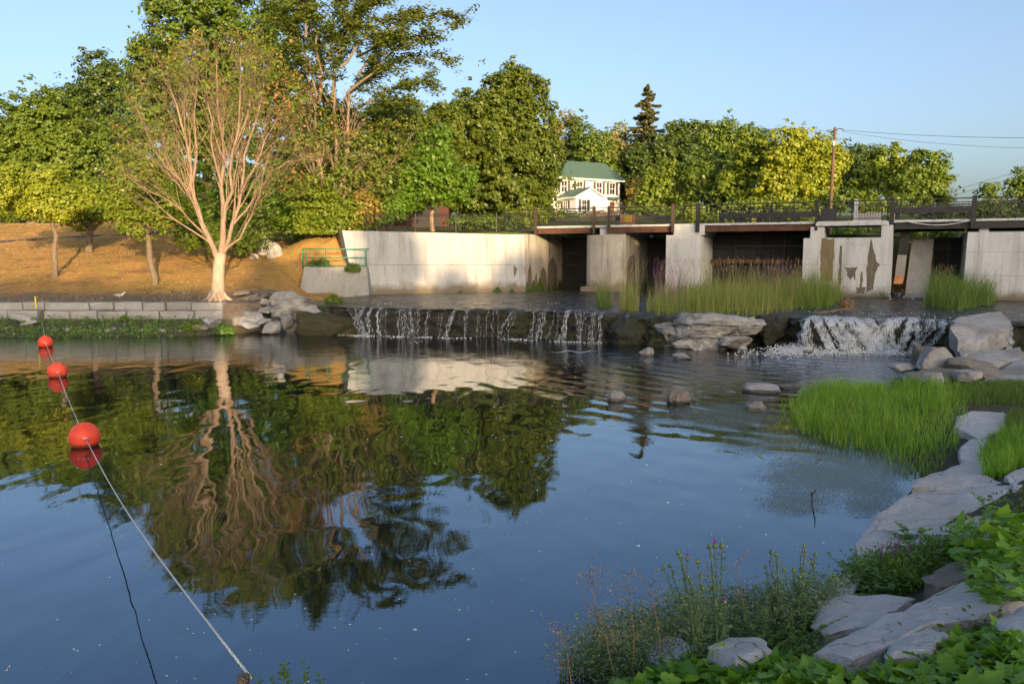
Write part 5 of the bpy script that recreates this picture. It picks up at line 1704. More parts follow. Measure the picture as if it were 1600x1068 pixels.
def bare_tree(label, px, Y, stems, seed, name='bare_tree', base_py=None, trunk_r=.32, fork_py=None, depth=5, group=None, twig='bark_twig', twiglen=1.0, trunkmat='bark_pale'):
    r = np.random.default_rng(seed)
    bx = (px - CX) / FPX * Y
    z0 = gz(bx, Y)
    root = empty(name, (bx, Y, z0))
    tag(root, label, 'tree', group)
    tm = MB(); lm = MB(); tips = []
    fk = at(fork_py[0], fork_py[1], Y)
    pts = [Vector((bx, Y, z0 - .3)), Vector((bx, Y, z0 + .15)), Vector((bx, Y, z0)).lerp(fk, .35), Vector((bx, Y, z0)).lerp(fk, .7), fk]
    tm.tube(pts, [trunk_r * 1.7, trunk_r * 1.25, trunk_r * 1.02, trunk_r * .95, trunk_r * .8], 12)
    for (tx, ty, r0, dy) in stems:
        e = at(tx, ty, Y + dy)
        s0 = fk.lerp(Vector((bx, Y, z0)), r.uniform(-.05, .3))
        L = (e - s0).length
        nseg = 7
        bow = Vector((0, 0, 1)).cross((e - s0)).cross(e - s0).normalized() * -L * .06
        P = [s0.lerp(e, k / nseg) + (-bow) * math.sin(math.pi * k / nseg) + Vector((r.normal(), r.normal(), 0)) * .05 * (k > 0) for k in range(nseg + 1)]
        R = [r0 * (1 - .78 * k / nseg) for k in range(nseg + 1)]
        tm.tube(P, R, 8, False)
        for k in range(2, nseg + 1):
            for _ in range(3 if k > 2 else 2):
                d = (P[k] - P[k - 1]).normalized()
                ax = Vector((r.normal(), r.normal(), r.normal() * .3)).cross(d)
                if ax.length < 1e-3: continue
                d2 = Matrix.Rotation(r.uniform(.15, .6), 3, ax.normalized()) @ d
                grow(lm, P[k], d2, L * .165 * twiglen * r.uniform(.7, 1.2), max(.011, R[k] * .40), depth - 2 if k < nseg else depth - 3, r, .42, .03, tips)
    tm.build('trunk', M[trunkmat], root, True)
    lm.build('branches', M[twig], root, True)
    return root, tips


def waypoint_tree(label, px, Y, trunk_pts, limbs, seed, name, keep):
    r = np.random.default_rng(seed)
    bx = (px - CX) / FPX * Y
    z0 = gz(bx, Y)
    root = empty(name, (bx, Y, z0)); tag(root, label, 'tree')
    tm = MB(); mm = MB(); lm = MB(); tips = []
    tp = [Vector((bx, Y, z0 - .3)), Vector((bx, Y, z0 + .1))] + [at(x, y, Y) for x, y in trunk_pts]
    tm.tube(tp, [.46, .33] + [.27 - .05 * k / len(trunk_pts) for k in range(len(trunk_pts))], 14)
    for k in range(6):      # root flare
        a_ = k * 1.05 + r.normal() * .2
        d = Vector((math.cos(a_), math.sin(a_), 0))
        tm.tube([Vector((bx, Y, z0 + .45)) + d * .16, Vector((bx, Y, z0 + .12)) + d * .36, Vector((bx, Y, z0 - .12)) + d * .75], [.12, .10, .04], 7)
    for pts, r0, r1, dy in limbs:
        n = len(pts) - 1
        P = []
        for i in range(n):
            a_, b_ = at(*pts[i], Y + dy * (i / n)), at(*pts[i + 1], Y + dy * ((i + 1) / n))
            for f in (0, .5):
                P.append(a_.lerp(b_, f) + (Vector((r.normal(), r.normal(), r.normal())) * .045 if (i or f) else Vector()))
        P.append(at(*pts[-1], Y + dy))
        m = len(P) - 1
        R = [r0 + (r1 - r0) * (k / m) ** .8 for k in range(m + 1)]
        mm.tube(P, R, 8, False)
        for k in range(2, m + 1):
            for _ in range(2 if k > 2 else 1):
                d = (P[k] - P[k - 1]).normalized()
                ax = Vector((r.normal(), r.normal(), r.normal() * .3)).cross(d)
                if ax.length < 1e-3: continue
                d2 = Matrix.Rotation(r.uniform(.18, .65), 3, ax.normalized()) @ d
                grow(lm, P[k].lerp(P[k - 1], r.random() * .8), d2, r.uniform(.9, 1.9), max(.010, R[k] * .42), 3 if k < m else 2, r, .40, .025, tips)
    tm.build('trunk', M['bark_pale'], root, True)
    mm.build('limbs', M['bark_limb'], root, True)
    lm.build('branches', M['bark_twig'], root, True)
    return root, tips


bt, tips = waypoint_tree('leafless pale grey tree with fanning branches beside the block wall', 340, 35.6, [(341, 440), (342, 415), (345, 396)], [
    ([(341, 408), (322, 368), (309, 330), (300, 290), (296, 240), (283, 190), (266, 140)], .15, .025, -.5),
    ([(309, 330), (285, 296), (258, 262), (232, 215), (212, 165)], .07, .015, .5),
    ([(300, 290), (306, 240), (303, 180), (308, 115)], .08, .018, .7),
    ([(322, 368), (296, 340), (268, 318), (238, 300), (206, 282)], .05, .012, -.6),
    ([(345, 398), (350, 345), (347, 290), (350, 235), (342, 170), (338, 92)], .145, .022, .3),
    ([(350, 345), (361, 300), (364, 240), (374, 170), (376, 90)], .10, .018, -.6),
    ([(347, 290), (334, 240), (330, 190), (322, 130)], .06, .014, -.8),
    ([(348, 400), (365, 350), (377, 300), (384, 240), (402, 180), (412, 130)], .11, .018, .5),
    ([(377, 300), (400, 262), (415, 215), (438, 178)], .06, .014, -.4),
    ([(365, 350), (382, 330), (400, 300), (424, 268), (452, 250)], .055, .012, .6),
    ([(344, 404), (376, 372), (392, 338), (404, 300), (420, 240)], .07, .014, -.9),
    ([(364, 240), (384, 190), (394, 140), (400, 80)], .05, .012, .9)], 81, 'bare_tree', None)
# sparse last leaves
rg = np.random.default_rng(3)
C = np.array([p[:] for p, d in tips if vnoise(np.array([p[:]]) * .55, 4)[0] > .12 and rg.random() < .6 for _ in range(6)])
C = C + rg.normal(size=C.shape) * .17
V, F = leaf_quads(C, rg.normal(size=C.shape) + np.array([0, 0, .8]), .075, rg)
link('leaves', npmesh('leaves', V, F, False, rg.random(len(F))), M['leaf_lime'], bt)
sel = [tips[i] for i in rg.choice(len(tips), min(len(tips), 500), replace=False)]
C = np.array([p[:] for p, d in sel for _ in range(3)]) + rg.normal(size=(3 * len(sel), 3)) * .14
V, F = leaf_quads(C, rg.normal(size=C.shape), .055, rg)
link('dry_leaves', npmesh('dry_leaves', V, F, False, rg.random(len(F))), M['leaf_rust'], bt)

# tall elm: several stems, leafy sprays above, dead brown leaves low on its left
def leafy_branch(mb, a, b, r0, rg, C, N, dens=1.0, droop=.10, spray=1.5):
    a, b = Vector(a), Vector(b)
    L = (b - a).length
    n = 8
    P = [a.lerp(b, k / n) + Vector((0, 0, 1)) * L * .10 * math.sin(math.pi * k / n) + Vector((rg.normal(), rg.normal(), rg.normal())) * .015 * L for k in range(n + 1)]
    mb.tube(P, [r0 * (1 - .9 * k / n) for k in range(n + 1)], 6, False)
    for k in range(2, n + 1):
        for _ in range(5):
            d = (P[k] - P[k - 1]).normalized()
            d2 = (d * .8 + Vector((rg.normal(), rg.normal() * .8, rg.normal() * .5 + .1)) * .7).normalized()
            ln = spray * rg.uniform(.5, 1.1)
            q = [P[k] + d2 * ln * t - Vector((0, 0, 1)) * droop * ln * t * t * 2 for t in (0, .33, .66, 1)]
            mb.tube(q, [.016, .012, .008, .004], 3, False)
            m = int(46 * ln * dens)
            for _j in range(m):
                t = rg.random()
                c = P[k] + d2 * ln * t - Vector((0, 0, 1)) * droop * ln * t * t * 2
                C.append(c[:] + rg.normal(size=3) * (.16, .16, .09)); N.append((rg.normal() * .5, rg.normal() * .5 - .2, .9))


el, tips = bare_tree('tall elm with leafy top and dead lower twigs behind the green thicket', 520, 47.5,
          [(495, 150, .20, .3), (545, 140, .18, -.3), (470, 190, .12, .5), (575, 215, .12, -.5), (610, 250, .08, .2), (520, 100, .16, .6), (455, 200, .08, -.5), (640, 215, .06, .2)], 82,
          fork_py=(522, 330), trunk_r=.30, depth=4, name='elm_tree', trunkmat='elm_bark', twig='elm_bark', twiglen=.8)
mb = MB(); C, N = [], []
rg = np.random.default_rng(9)
for (a0_, b0_, sp_) in (((545, 150), (718, 36), 1.3), ((545, 140), (690, 90), 1.4), ((560, 170), (672, 128), 1.3), ((530, 110), (640, 15), 1.4), ((520, 100), (590, 0), 1.5), ((510, 100), (540, -20), 1.5),
                    ((500, 110), (480, -5), 1.6), ((495, 150), (455, 40), 1.6), ((490, 160), (440, 95), 1.5), ((560, 120), (610, 60), 1.6), ((540, 160), (590, 110), 1.6), ((520, 150), (530, 60), 1.6), ((550, 190), (640, 160), 1.5),
                    ((500, 160), (500, 60), 1.6), ((560, 90), (660, 60), 1.3), ((530, 80), (560, 20), 1.5), ((480, 120), (430, 10), 1.5), ((560, 200), (620, 190), 1.4), ((480, 60), (470, -20), 1.4), ((590, 60), (700, 20), 0.9)):
    leafy_branch(mb, at(*a0_, 47.5 + rg.normal() * .6), at(*b0_, 47.5 + rg.normal() * 1.2), .09, rg, C, N, .85, .10, sp_)
LB = px_lobes([(470, 225, 26, 30), (505, 210, 24, 40), (560, 235, 34, 36), (600, 215, 30, 30), (530, 270, 40, 34), (470, 290, 34, 30), (590, 280, 40, 36), (450, 170, 24, 30), (640, 190, 24, 20)], 47.6, .8)
C2, N2, _pc = crown_leaves(LB, rg, .10, .30, .6, .3)
C, N = np.concatenate([np.array(C), C2]), np.concatenate([np.array(N), N2])
V, F = leaf_quads(C, N, .105, rg)
link('crown', npmesh('crown', V, F, False, rg.random(len(F))), M['leaf_elm'], el)
mb.build('limbs', M['bark'], el, True)
Cd = []
for (px, py, n, sx_, sy_) in ((440, 145, 150, 26, 20), (485, 125, 160, 22, 20), (465, 165, 130, 26, 16), (430, 185, 90, 14, 18), (460, 280, 130, 16, 14), (545, 200, 80, 40, 12)):
    for _ in range(n):
        Cd.append(at(px + rg.normal() * sx_, py + rg.normal() * sy_, 46.6 + rg.normal() * .9)[:])
Cd = np.array(Cd)
V, F = leaf_quads(Cd, rg.normal(size=Cd.shape), .10, rg)
link('dead_leaves', npmesh('dead_leaves', V, F, False, rg.random(len(F))), M['leaf_rust'], el)

# trees of the near bank, behind the camera: they shade the pool
def shade_tree(label, x, y, top, rx, seed, low=1.5):
    r = np.random.default_rng(seed)
    root = empty('bank_tree', (x, y, gz(x, y)))
    tag(root, label, 'tree', 'trees behind the near bank')
    H = top - low
    lobes = [(x, y, low + H * .42, rx, rx * .8, H * .42)]
    for k in (-1, 0, 1):
        h_ = min(H * .3, 2.6)
        lobes.append((x + k * rx * .62, y + r.normal() * .4, top - h_ - (abs(k) * .35) * r.uniform(.4, 1.2), rx * .52, rx * .5, h_))
    C, N, PC = crown_leaves(lobes, r, .80, 2.1, 1.0, .2)
    V, F = leaf_quads(C, N, .80, r, .8)
    link('crown', npmesh('crown', V, F, False, r.random(len(F))), M['leaf_mid'], root)
    mb = MB(); limb(mb, (x, y, 0), (x, y, low + H * .6), .35, .12, r, 5, .01, 8); mb.build('trunk', M['bark'], root, True)


SH = [(8, 17.7, 5.5), (14.5, 17.7, 4.8), (20.3, 17.6, 3.6), (25.3, 15.2, 2.2), (30.0, 19.6, 3.0), (34.6, 22.6, 1.0), (37.3, 18.2, 1.2), (38.8, 19.6, .8), (40.9, 18.2, 1.7), (44.4, 20.8, 2.2),
      (47.7, 23.0, 1.5), (49.6, 19.3, 1.1), (53.0, 22.2, 1.9), (56.4, 25.2, 3.4), (60.5, 25.4, 4), (65, 25.4, 4.4), (70, 25.4, 4.6), (76, 25.2, 5), (83, 25, 5.5), (91, 24.5, 6)]
for i, (x, top, rx) in enumerate(SH):
    shade_tree('leafy tree standing in the row behind the near bank', x, -70 + (i % 3) * .8, top, rx, 900 + int(x * 10))

# ------------------------------------------------------------------ falling water and foam
LPX, _ = project(np.stack([LP[:, 0], LP[:, 1], LP[:, 0] * 0], -1))


def strand_mesh(i0, rg, width, j0=3, off0=0.03, drift=0.0):
    """one ribbon of water sliding over the lip and falling to the pool"""
    pts = []
    i = float(i0)
    o = off0 + rg.uniform(0, .06)
    jend = int(np.argmin(np.abs(pz_[5:] + .08))) + 5
    j0 = 3 + (j0 - 3) * 2 if j0 > 3 else j0
    zs = LEDGE_V[int(np.clip(i, 0, nl - 1)), j0:jend + 1]
    mx = -1e9
    for k, _q in enumerate(zs):
        ii = int(np.clip(round(i), 0, nl - 1))
        q = LEDGE_V[ii, j0 + k].copy()
        out = (q[0] - LP[ii, 0]) * nrm[ii, 0] + (q[1] - LP[ii, 1]) * nrm[ii, 1]
        mx = max(mx - .02, out + 0.004 * k)
        push = mx - out + o * min(1, k / 8)
        q[0] += nrm[ii, 0] * push; q[1] += nrm[ii, 1] * push
        q[2] = max(q[2] + (0.05 if k < 3 else 0.02), -0.02)
        pts.append((q, tg[ii]))
        i += drift + rg.normal() * .18
    V, F = [], []
    for k, (q, t_) in enumerate(pts):
        w_ = width * (1.0 + .5 * math.sin(k * 1.3 + i0)) * rg.uniform(.6, 1.25)
        V.append(q - np.array([t_[0], t_[1], 0]) * w_); V.append(q + np.array([t_[0], t_[1], 0]) * w_)
    for k in range(len(pts) - 1):
        F.append((2 * k, 2 * k + 1, 2 * k + 3, 2 * k + 2))
    return V, F


def waterfall(label, streams, seed):
    rg = np.random.default_rng(seed)
    c = np.mean([s_[0] for s_ in streams])
    ii = int(np.argmin(np.abs(LPX - c)))
    root = empty('waterfall', (LP[ii, 0], LP[ii, 1], 0))
    tag(root, label, 'waterfall')
    for (px, hw, n, wd, dr, j0) in streams:
        V, F = [], []
        n = max(2, int(n * (.6 if px < 1000 else .5)))
        for _ in range(n):
            x = px + rg.uniform(-hw, hw)
            i0 = int(np.argmin(np.abs(LPX - x)))
            v, f = strand_mesh(i0, rg, wd * (rg.uniform(.25, 1.0) if px < 1000 else rg.uniform(.4, 1.2)), j0, drift=dr)
            b = len(V); V += v; F += [tuple(a + b for a in q) for q in f]
        for _ in range(max(1, n // 7) if px > 1000 else 0):
            x = px + rg.uniform(-hw, hw)
            v, f = strand_mesh(int(np.argmin(np.abs(LPX - x))), rg, rg.uniform(.05, .09), j0, drift=dr)
            b = len(V); V += v; F += [tuple(a + b for a in q) for q in f]
        o = link('water_strand', npmesh('water_strand', np.array(V), np.array(F), True), M['fall'], root)
    return root


waterfall('thin broken curtain of water over the dark ledge on the left',
          [(532, 8, 10, .02, .7, 3), (548, 6, 9, .02, .5, 3), (567, 3, 10, .022, .2, 3), (582, 4, 12, .022, .2, 3), (620, 5, 11, .02, .1, 3), (632, 4, 9, .02, .1, 3), (646, 3, 5, .015, 0, 5), (663, 2, 5, .016, 0, 4),
           (702, 3, 10, .022, -.2, 3), (725, 2, 6, .016, 0, 3), (746, 2, 2, .012, 0, 6), (772, 3, 3, .014, 0, 4), (803, 4, 9, .018, -.3, 3), (824, 3, 8, .02, 0, 3), (834, 5, 13, .024, 0, 3), (850, 1, 4, .014, 0, 4), (862, 1, 3, .012, 0, 5),
           (880, 4, 12, .024, -.1, 3), (898, 4, 8, .018, .1, 3), (911, 3, 6, .018, 0, 3), (925, 4, 12, .022, 0, 3), (935, 2, 6, .018, 0, 3), (600, 3, 3, .012, 0, 5), (682, 3, 3, .012, 0, 5), (757, 3, 2, .012, 0, 5), (975, 1, 3, .012, 0, 5)], 301)
waterfall('foaming white fall beside the tilted block on the right',
          [(1226, 5, 14, .018, .2, 3), (1246, 9, 30, .022, .2, 3), (1270, 10, 36, .024, .4, 3), (1295, 14, 70, .028, .5, 2), (1322, 12, 60, .028, .6, 2), (1345, 12, 44, .024, .5, 3), (1363, 6, 22, .02, .2, 3),
           (1385, 8, 22, .02, .1, 3), (1412, 9, 40, .024, -.6, 2), (1428, 7, 26, .022, -.3, 3), (1440, 4, 12, .018, 0, 3), (1466, 5, 16, .018, -.5, 3), (1480, 5, 14, .018, -.4, 3), (1572, 6, 12, .02, 0, 3), (1390, 3, 5, .014, 0, 4)], 302)


def blobs(name, P, R, mat, label=None, cat=None, flat=.6):
    V0, F0 = ico(1)
    n = len(P)
    V = (V0[None] * np.array([1, 1, flat]) * R[:, None, None] + P[:, None]).reshape(-1, 3)
    F = (F0[None] + (np.arange(n) * len(V0))[:, None, None]).reshape(-1, 3)
    o = link(name, npmesh(name, V, F, True), mat)
    return tag(o, label, cat, kind='stuff')


rg = np.random.default_rng(44)
P, R = [], []
for (px, py, sx_, sy_, n, hz) in ((1258, 543, 20, 5, 800, .08), (1296, 544, 22, 4, 800, .09), (1236, 547, 18, 4, 300, .04), (1340, 548, 22, 3, 300, .05), (1402, 550, 16, 3, 220, .04), (1285, 551, 60, 3, 300, .02), (1425, 551, 16, 2, 120, .04), (1475, 553, 10, 2, 100, .04)):
    for _ in range(int(n * 2.2)):
        q = on(px + rg.normal() * sx_, py + rg.normal() * sy_, 0)
        P.append((q.x, q.y, abs(rg.normal()) * hz)); R.append(rg.uniform(.008, .032))
for _ in range(420):
    x = rg.choice([532, 567, 582, 620, 632, 663, 702, 725, 803, 830, 880, 898, 925]) + rg.normal() * 9
    i0 = int(np.argmin(np.abs(LPX - x)))
    o_ = .10 + abs(rg.normal()) * .25
    P.append((LP[i0, 0] + nrm[i0, 0] * o_, LP[i0, 1] + nrm[i0, 1] * o_, 0)); R.append(rg.uniform(.008, .028))
for _ in range(500):      # churning water at the foot of the leaning panel
    q = on(1425 + rg.normal() * 16, 456 + rg.normal() * 4, 1.15)
    P.append((q.x, q.y, 1.12 + abs(rg.normal()) * .16)); R.append(rg.uniform(.02, .06))
for _ in range(90):
    q = on(rg.uniform(560, 930), rg.uniform(462, 476), 1.12)
    P.append((q.x, q.y, 1.10)); R.append(rg.uniform(.008, .03))
for _ in range(160):
    q = on(rg.uniform(1260, 1500), rg.uniform(484, 502), 1.1)
    P.append((q.x, q.y, 1.08)); R.append(rg.uniform(.006, .022))
blobs('foam', np.array(P), np.array(R), M['foam'], 'white foam and spray at the foot of the falls', 'foam')
# foam flecks drifting on the pool
P, R = [], []
_px, _py = rg.uniform(0, 1350, 6000), 560 + 508 * rg.random(6000) ** 1.3
_q = np.array([on(a_, b_, 0)[:] for a_, b_ in zip(_px, _py)])
_ok = (vnoise(np.stack([_q[:, 0] * .35, _q[:, 1] * .35, np.full(6000, 3.0)], -1), 5) > rg.uniform(-.5, .6, 6000)) & (sdist(POOL, _q[:, 0], _q[:, 1]) < -.3)
for q in _q[_ok][:420]:
    P.append((q[0], q[1], .001)); R.append(rg.uniform(.003, .009) * (1 + q[1] / 12) * (2.0 if rg.random() < .05 else 1))
while False:
    px, py = rg.uniform(0, 1350), 560 + 508 * rg.random() ** 1.3
    q = on(px, py, 0)
    if vnoise(np.array([[q.x * .35, q.y * .35, 3.0]]), 5)[0] < rg.uniform(-.5, .6): continue
    if sdist(POOL, np.array([q.x]), np.array([q.y]))[0] > -.3: continue
    P.append((q.x, q.y, .001)); R.append(rg.uniform(.003, .009) * (1 + q.y / 12) * (2.0 if rg.random() < .05 else 1))
blobs('foam_flecks', np.array(P), np.array(R), M['foam'], 'tiny white foam flecks drifting on the pool', 'foam', .12)
# long foam streaks under the left fall
for i, (x0, x1, py, lab) in enumerate(((860, 935, 549, 'thin foam line drifting below the left fall'), (640, 660, 534, 'small foam raft under the left fall'))):
    pts = [on(x0 + (x1 - x0) * k / 14, py + 1.5 * math.sin(k * .9), .004) for k in range(15)]
    m_ = MB(); vs = []
    for k, p in enumerate(pts):
        w_ = .05 * math.sin(math.pi * (k + .3) / 15.) + .015
        vs += [p + Vector((0, -w_, 0)), p + Vector((0, w_, 0))]
    m_.add(vs, [(2 * k, 2 * k + 2, 2 * k + 3, 2 * k + 1) for k in range(14)])
    tag(m_.build('foam_line', M['foam']), lab, 'foam', kind='stuff')

# floating weed between the stones and the marsh grass
gxa = np.linspace(0, 9.5, 110); gya = np.linspace(9.5, 22, 120)
X, Y = np.meshgrid(gxa, gya)
qx, qy = project(np.stack([X, Y, X * 0], -1))
cover = np.full(X.shape, -1.0)
for (px, py, rx, ry, a_) in ((1130, 652, 130, 30, .42), (1200, 690, 120, 34, .25), (1300, 740, 140, 50, .40), (1250, 775, 90, 40, .28), (1360, 770, 70, 50, .36), (1010, 655, 60, 16, .22), (1150, 640, 80, 12, .4), (1390, 720, 60, 30, .5)):
    d = np.hypot((qx - px) / rx, (qy - py) / ry)
    cover = np.maximum(cover, a_ + .26 - .75 * d ** 2)
n0, n1 = X.shape
idx = np.arange(n0 * n1).reshape(n0, n1)
F = np.stack([idx[:-1, :-1], idx[:-1, 1:], idx[1:, 1:], idx[1:, :-1]], -1).reshape(-1, 4)
F = F[cover.reshape(-1)[F].max(1) > -.35]
me = npmesh('floating_weed', np.stack([X, Y, X * 0 + .006], -1).reshape(-1, 3), F, True)
at_ = me.attributes.new('cover', 'FLOAT', 'POINT'); at_.data.foreach_set('value', cover.reshape(-1).astype(np.float32))
tag(link('floating_weed', me, M['algae']), 'grey-green mat of floating weed beside the marsh grass', 'pond weed', kind='stuff')

# ------------------------------------------------------------------ buoys and rope
BR = .24
bpos = [on(132, 682, .15), on(90, 580, .15), on(71, 535, .15)]
rope_dirs = []
END = at(392, 1058, 3.8)
chain = [END, bpos[0], bpos[1], bpos[2], at(66, 503, 33.2)]
for i, c in enumerate(bpos):
    root = empty('mooring_buoy', (c.x, c.y, 0))
    tag(root, ('orange ball buoy, nearest of the three on the rope', 'orange ball buoy, middle of the three on the rope', 'orange ball buoy, farthest of the three on the rope')[i], 'buoy', 'orange buoys on the rope')
    V, F = ico(4)
    d = (chain[i] - c).normalized()
    ax = np.array(d[:])
    a_ = V @ ax
    Vb = V * BR
    Vb = Vb + np.outer(np.where(np.abs(a_) > .93, np.sign(a_) * (np.abs(a_) - .93) * .28, 0), ax)
    link('ball', npmesh('ball', Vb + np.array(c[:]), F, True), M['buoy'], root)
    e = c + d * (BR + .02)
    m_ = MB()
    side = d.cross(Vector((0, 0, 1))).normalized()
    m_.tube([e + (d * math.cos(t) + side * math.sin(t)) * .035 for t in np.linspace(0, 2 * math.pi, 13)], .012, 6, False)
    m_.build('eye', M['rope'], root, True)
    m_ = MB()
    q_ = side.cross(d)
    m_.tube([c + (side * math.cos(t) + q_ * math.sin(t)) * BR * 1.004 for t in np.linspace(0, 2 * math.pi, 49)], .006, 5, False)
    m_.build('seam', M['buoy'], root, True)
rp = MB()
for a_, b_ in zip(chain[:-1], chain[1:]):
    d = (b_ - a_).normalized()
    s0 = a_ + d * (0 if a_ is END else BR + .05)
    s1 = b_ - d * (BR + .05 if b_ is not chain[-1] else 0)
    L = (s1 - s0).length
    sag = .16 if a_ is END else .05
    rp.tube([s0.lerp(s1, k / 12) - Vector((0, 0, sag * math.sin(math.pi * k / 12))) for k in range(13)], .007, 6)
tag(rp.build('buoy_rope', M['rope'], None, True), 'pale rope stringing the orange buoys across the pool', 'rope')
m_ = MB(); m_.tube([(END.x - .02, END.y - .06, gz(END.x, END.y) - .2), (END.x - .02, END.y - .05, END.z + .04)], [.035, .03], 8)
tag(m_.build('mooring_stake', M['bark']), 'short stake holding the near end of the buoy rope', 'stake')
m_ = MB(); a_ = at(59, 480, 33.7); m_.box(a_.x - .03, a_.x + .03, a_.y - .15, a_.y - .10, 1.0, 1.5)
o = m_.build('yellow_marker', M['yellow']); tag(o, 'leaning yellow marker stake on the block wall', 'marker stake'); bevel(o, .01)

# ------------------------------------------------------------------ birds
def bird(name, label, cat, loc, rz, scale, body_mat, head_mat, bill_mat, long_neck, legs):
    root = empty(name, loc, rz)
    tag(root, label, cat)
    me = bpy.data.meshes.new('body')
    z0 = .10 if legs else .02
    J = [(-.30, 0, z0 + .10, .015, .025), (-.18, 0, z0 + .09, .06, .055), (-.02, 0, z0 + .07, .10, .085), (.13, 0, z0 + .09, .085, .08), (.20, 0, z0 + .15, .045, .05), (.225, 0, z0 + (.25 if long_neck else .18), .032, .035), (.25, 0, z0 + (.30 if long_neck else .22), .045, .04), (.29, 0, z0 + (.295 if long_neck else .215), .025, .025)]
    me.from_pydata([j[:3] for j in J], [(i, i + 1) for i in range(len(J) - 1)], [])
    o = bpy.data.objects.new('body', me); COL.objects.link(o); o.parent = root
    me.materials.append(body_mat)
    sk = o.modifiers.new('skin', 'SKIN')
    for v, j in zip(me.skin_vertices[0].data, J): v.radius = (j[3], j[4])
    me.skin_vertices[0].data[2].use_root = True
    sk.use_smooth_shade = True
    ss = o.modifiers.new('sub', 'SUBSURF'); ss.levels = 2; ss.render_levels = 2
    hz_ = z0 + (.295 if long_neck else .215)
    m_ = MB(); m_.tube([(.30, 0, hz_), (.345, 0, hz_ - .01), (.375, 0, hz_ - .015)], [.018, .014, .004], 6); m_.build('bill', bill_mat, root, True)
    for s_ in (-1, 1):
        m_ = MB()
        m_.tube([(.12, s_ * .07, z0 + .11), (-.05, s_ * .092, z0 + .11), (-.2, s_ * .06, z0 + .12), (-.33, s_ * .03, z0 + .13)], [.03, .05, .035, .006], 8)
        m_.build('wing', head_mat, root, True)
        if legs:
            m_ = MB(); m_.tube([(.0, s_ * .035, z0 + .04), (.0, s_ * .035, .0)], .008, 5); m_.box(-.01, .045, s_ * .035 - .02, s_ * .035 + .02, 0, .008); m_.build('leg', bill_mat, root)
    root.scale = (scale,) * 3
    return root


dk = on(1264, 553, 0)
bird('duck', 'brown duck swimming below the right fall', 'duck', (dk.x, dk.y, 0), 0.15, .72, M['brown_rock'], M['brown_rock'], M['stalk_green'], True, False)
gl = (at(187, 466, 36.4).x, 36.4)
bird('gull', 'white gull standing on the bare earth above the block wall', 'gull', (gl[0], gl[1], gz(*gl)), 0.1, .85, M['trim_white'], M['limestone'], M['yellow'], False, True)

# sticks and driftwood
for (lab, pts, r_) in (('dark driftwood log lying along the lip of the right fall', [at(1208, 497, 29.5), at(1260, 492, 29.8), at(1300, 486, 30.0), at(1332, 481, 30.2)], .07),
                       ('curved twig standing out of the water by the floating weed', [on(1268, 770, 0), on(1268, 770, .10) + Vector((.02, 0, 0)), on(1270, 768, .16) + Vector((.04, 0, .02)), on(1272, 766, .22) + Vector((.03, 0, .05))], .012),
                       ('driftwood branch by the roots of the pale tree', [at(268, 456, 38), at(290, 457, 37.6), at(312, 463, 37), at(322, 466, 36.5)], .06)):
    m_ = MB(); m_.tube(pts, [r_, r_ * .9, r_ * .7, r_ * .4], 7)
    tag(m_.build('driftwood', M['bark_twig'] if 'twig' in lab else M['bark'], None, True), lab, 'driftwood')

# ------------------------------------------------------------------ grasses and low plants
def blades(P, H, W, rg, lean=.25, seg=3, wind=(0, 0)):
    n = len(P)
    a = rg.uniform(0, 2 * math.pi, n)
    d = np.stack([np.cos(a), np.sin(a), a * 0], -1) * (lean * rg.random(n) ** .7)[:, None] + np.array([wind[0], wind[1], 0])
    fa = rg.uniform(0, 2 * math.pi, n)
    sd_ = np.stack([np.cos(fa), np.sin(fa) * .5, fa * 0], -1)
    V = []
    for k in range(seg + 1):
        t = k / seg
        c = P + d * (H * t * t)[:, None] + np.array([0, 0, 1]) * (H * (t - .25 * lean * t * t))[:, None]
        w_ = W * (1 - t) ** .7 + W * .05
        V.append(c - sd_ * w_[:, None]); V.append(c + sd_ * w_[:, None])
    V = np.stack(V, 1)
    base = np.arange(n)[:, None] * (2 * (seg + 1))
    F = np.concatenate([base + np.array([2 * k, 2 * k + 1, 2 * k + 3, 2 * k + 2]) for k in range(seg)], 0)
    var = np.tile(rg.random(n), seg)
    return V.reshape(-1, 3), F, var


def grass_patch(name, label, P, H, W, mat, rg, lean=.25, cat='grass', parent=None, wind=(0, 0)):
    P = np.asarray(P, float)
    n = len(P)
    H = np.asarray(H) if hasattr(H, '__len__') else H * rg.uniform(.55, 1.15, n)
    V, F, var = blades(P, H, np.full(n, W) * rg.uniform(.7, 1.3, n), rg, lean, 3, wind)
    o = link(name, npmesh(name, V, F, False, var), M[mat], parent)
    if parent is None: tag(o, label, cat, kind='stuff')
    else: tag(o, kind='stuff')
    return o


def scatter_px(poly, z, n, rg):
    """points on the plane z inside a picture polygon, even over the ground"""
    W_ = [tuple(on(x, y, z)[:2]) for x, y in poly]
    xs = [p[0] for p in W_]; ys = [p[1] for p in W_]
    out = []
    while len(out) < n:
        X_ = rg.uniform(min(xs), max(xs), 4000); Y_ = rg.uniform(min(ys), max(ys), 4000)
        k = sdist(W_, X_, Y_) < 0
        out += list(zip(X_[k], Y_[k]))
    return np.array(out[:n])


rg = np.random.default_rng(60)
def with_ground(XY, zmin=None):
    z = ground_z(XY[:, 0], XY[:, 1])
    if zmin is not None: z = np.maximum(z, zmin)
    return np.stack([XY[:, 0], XY[:, 1], z], -1)


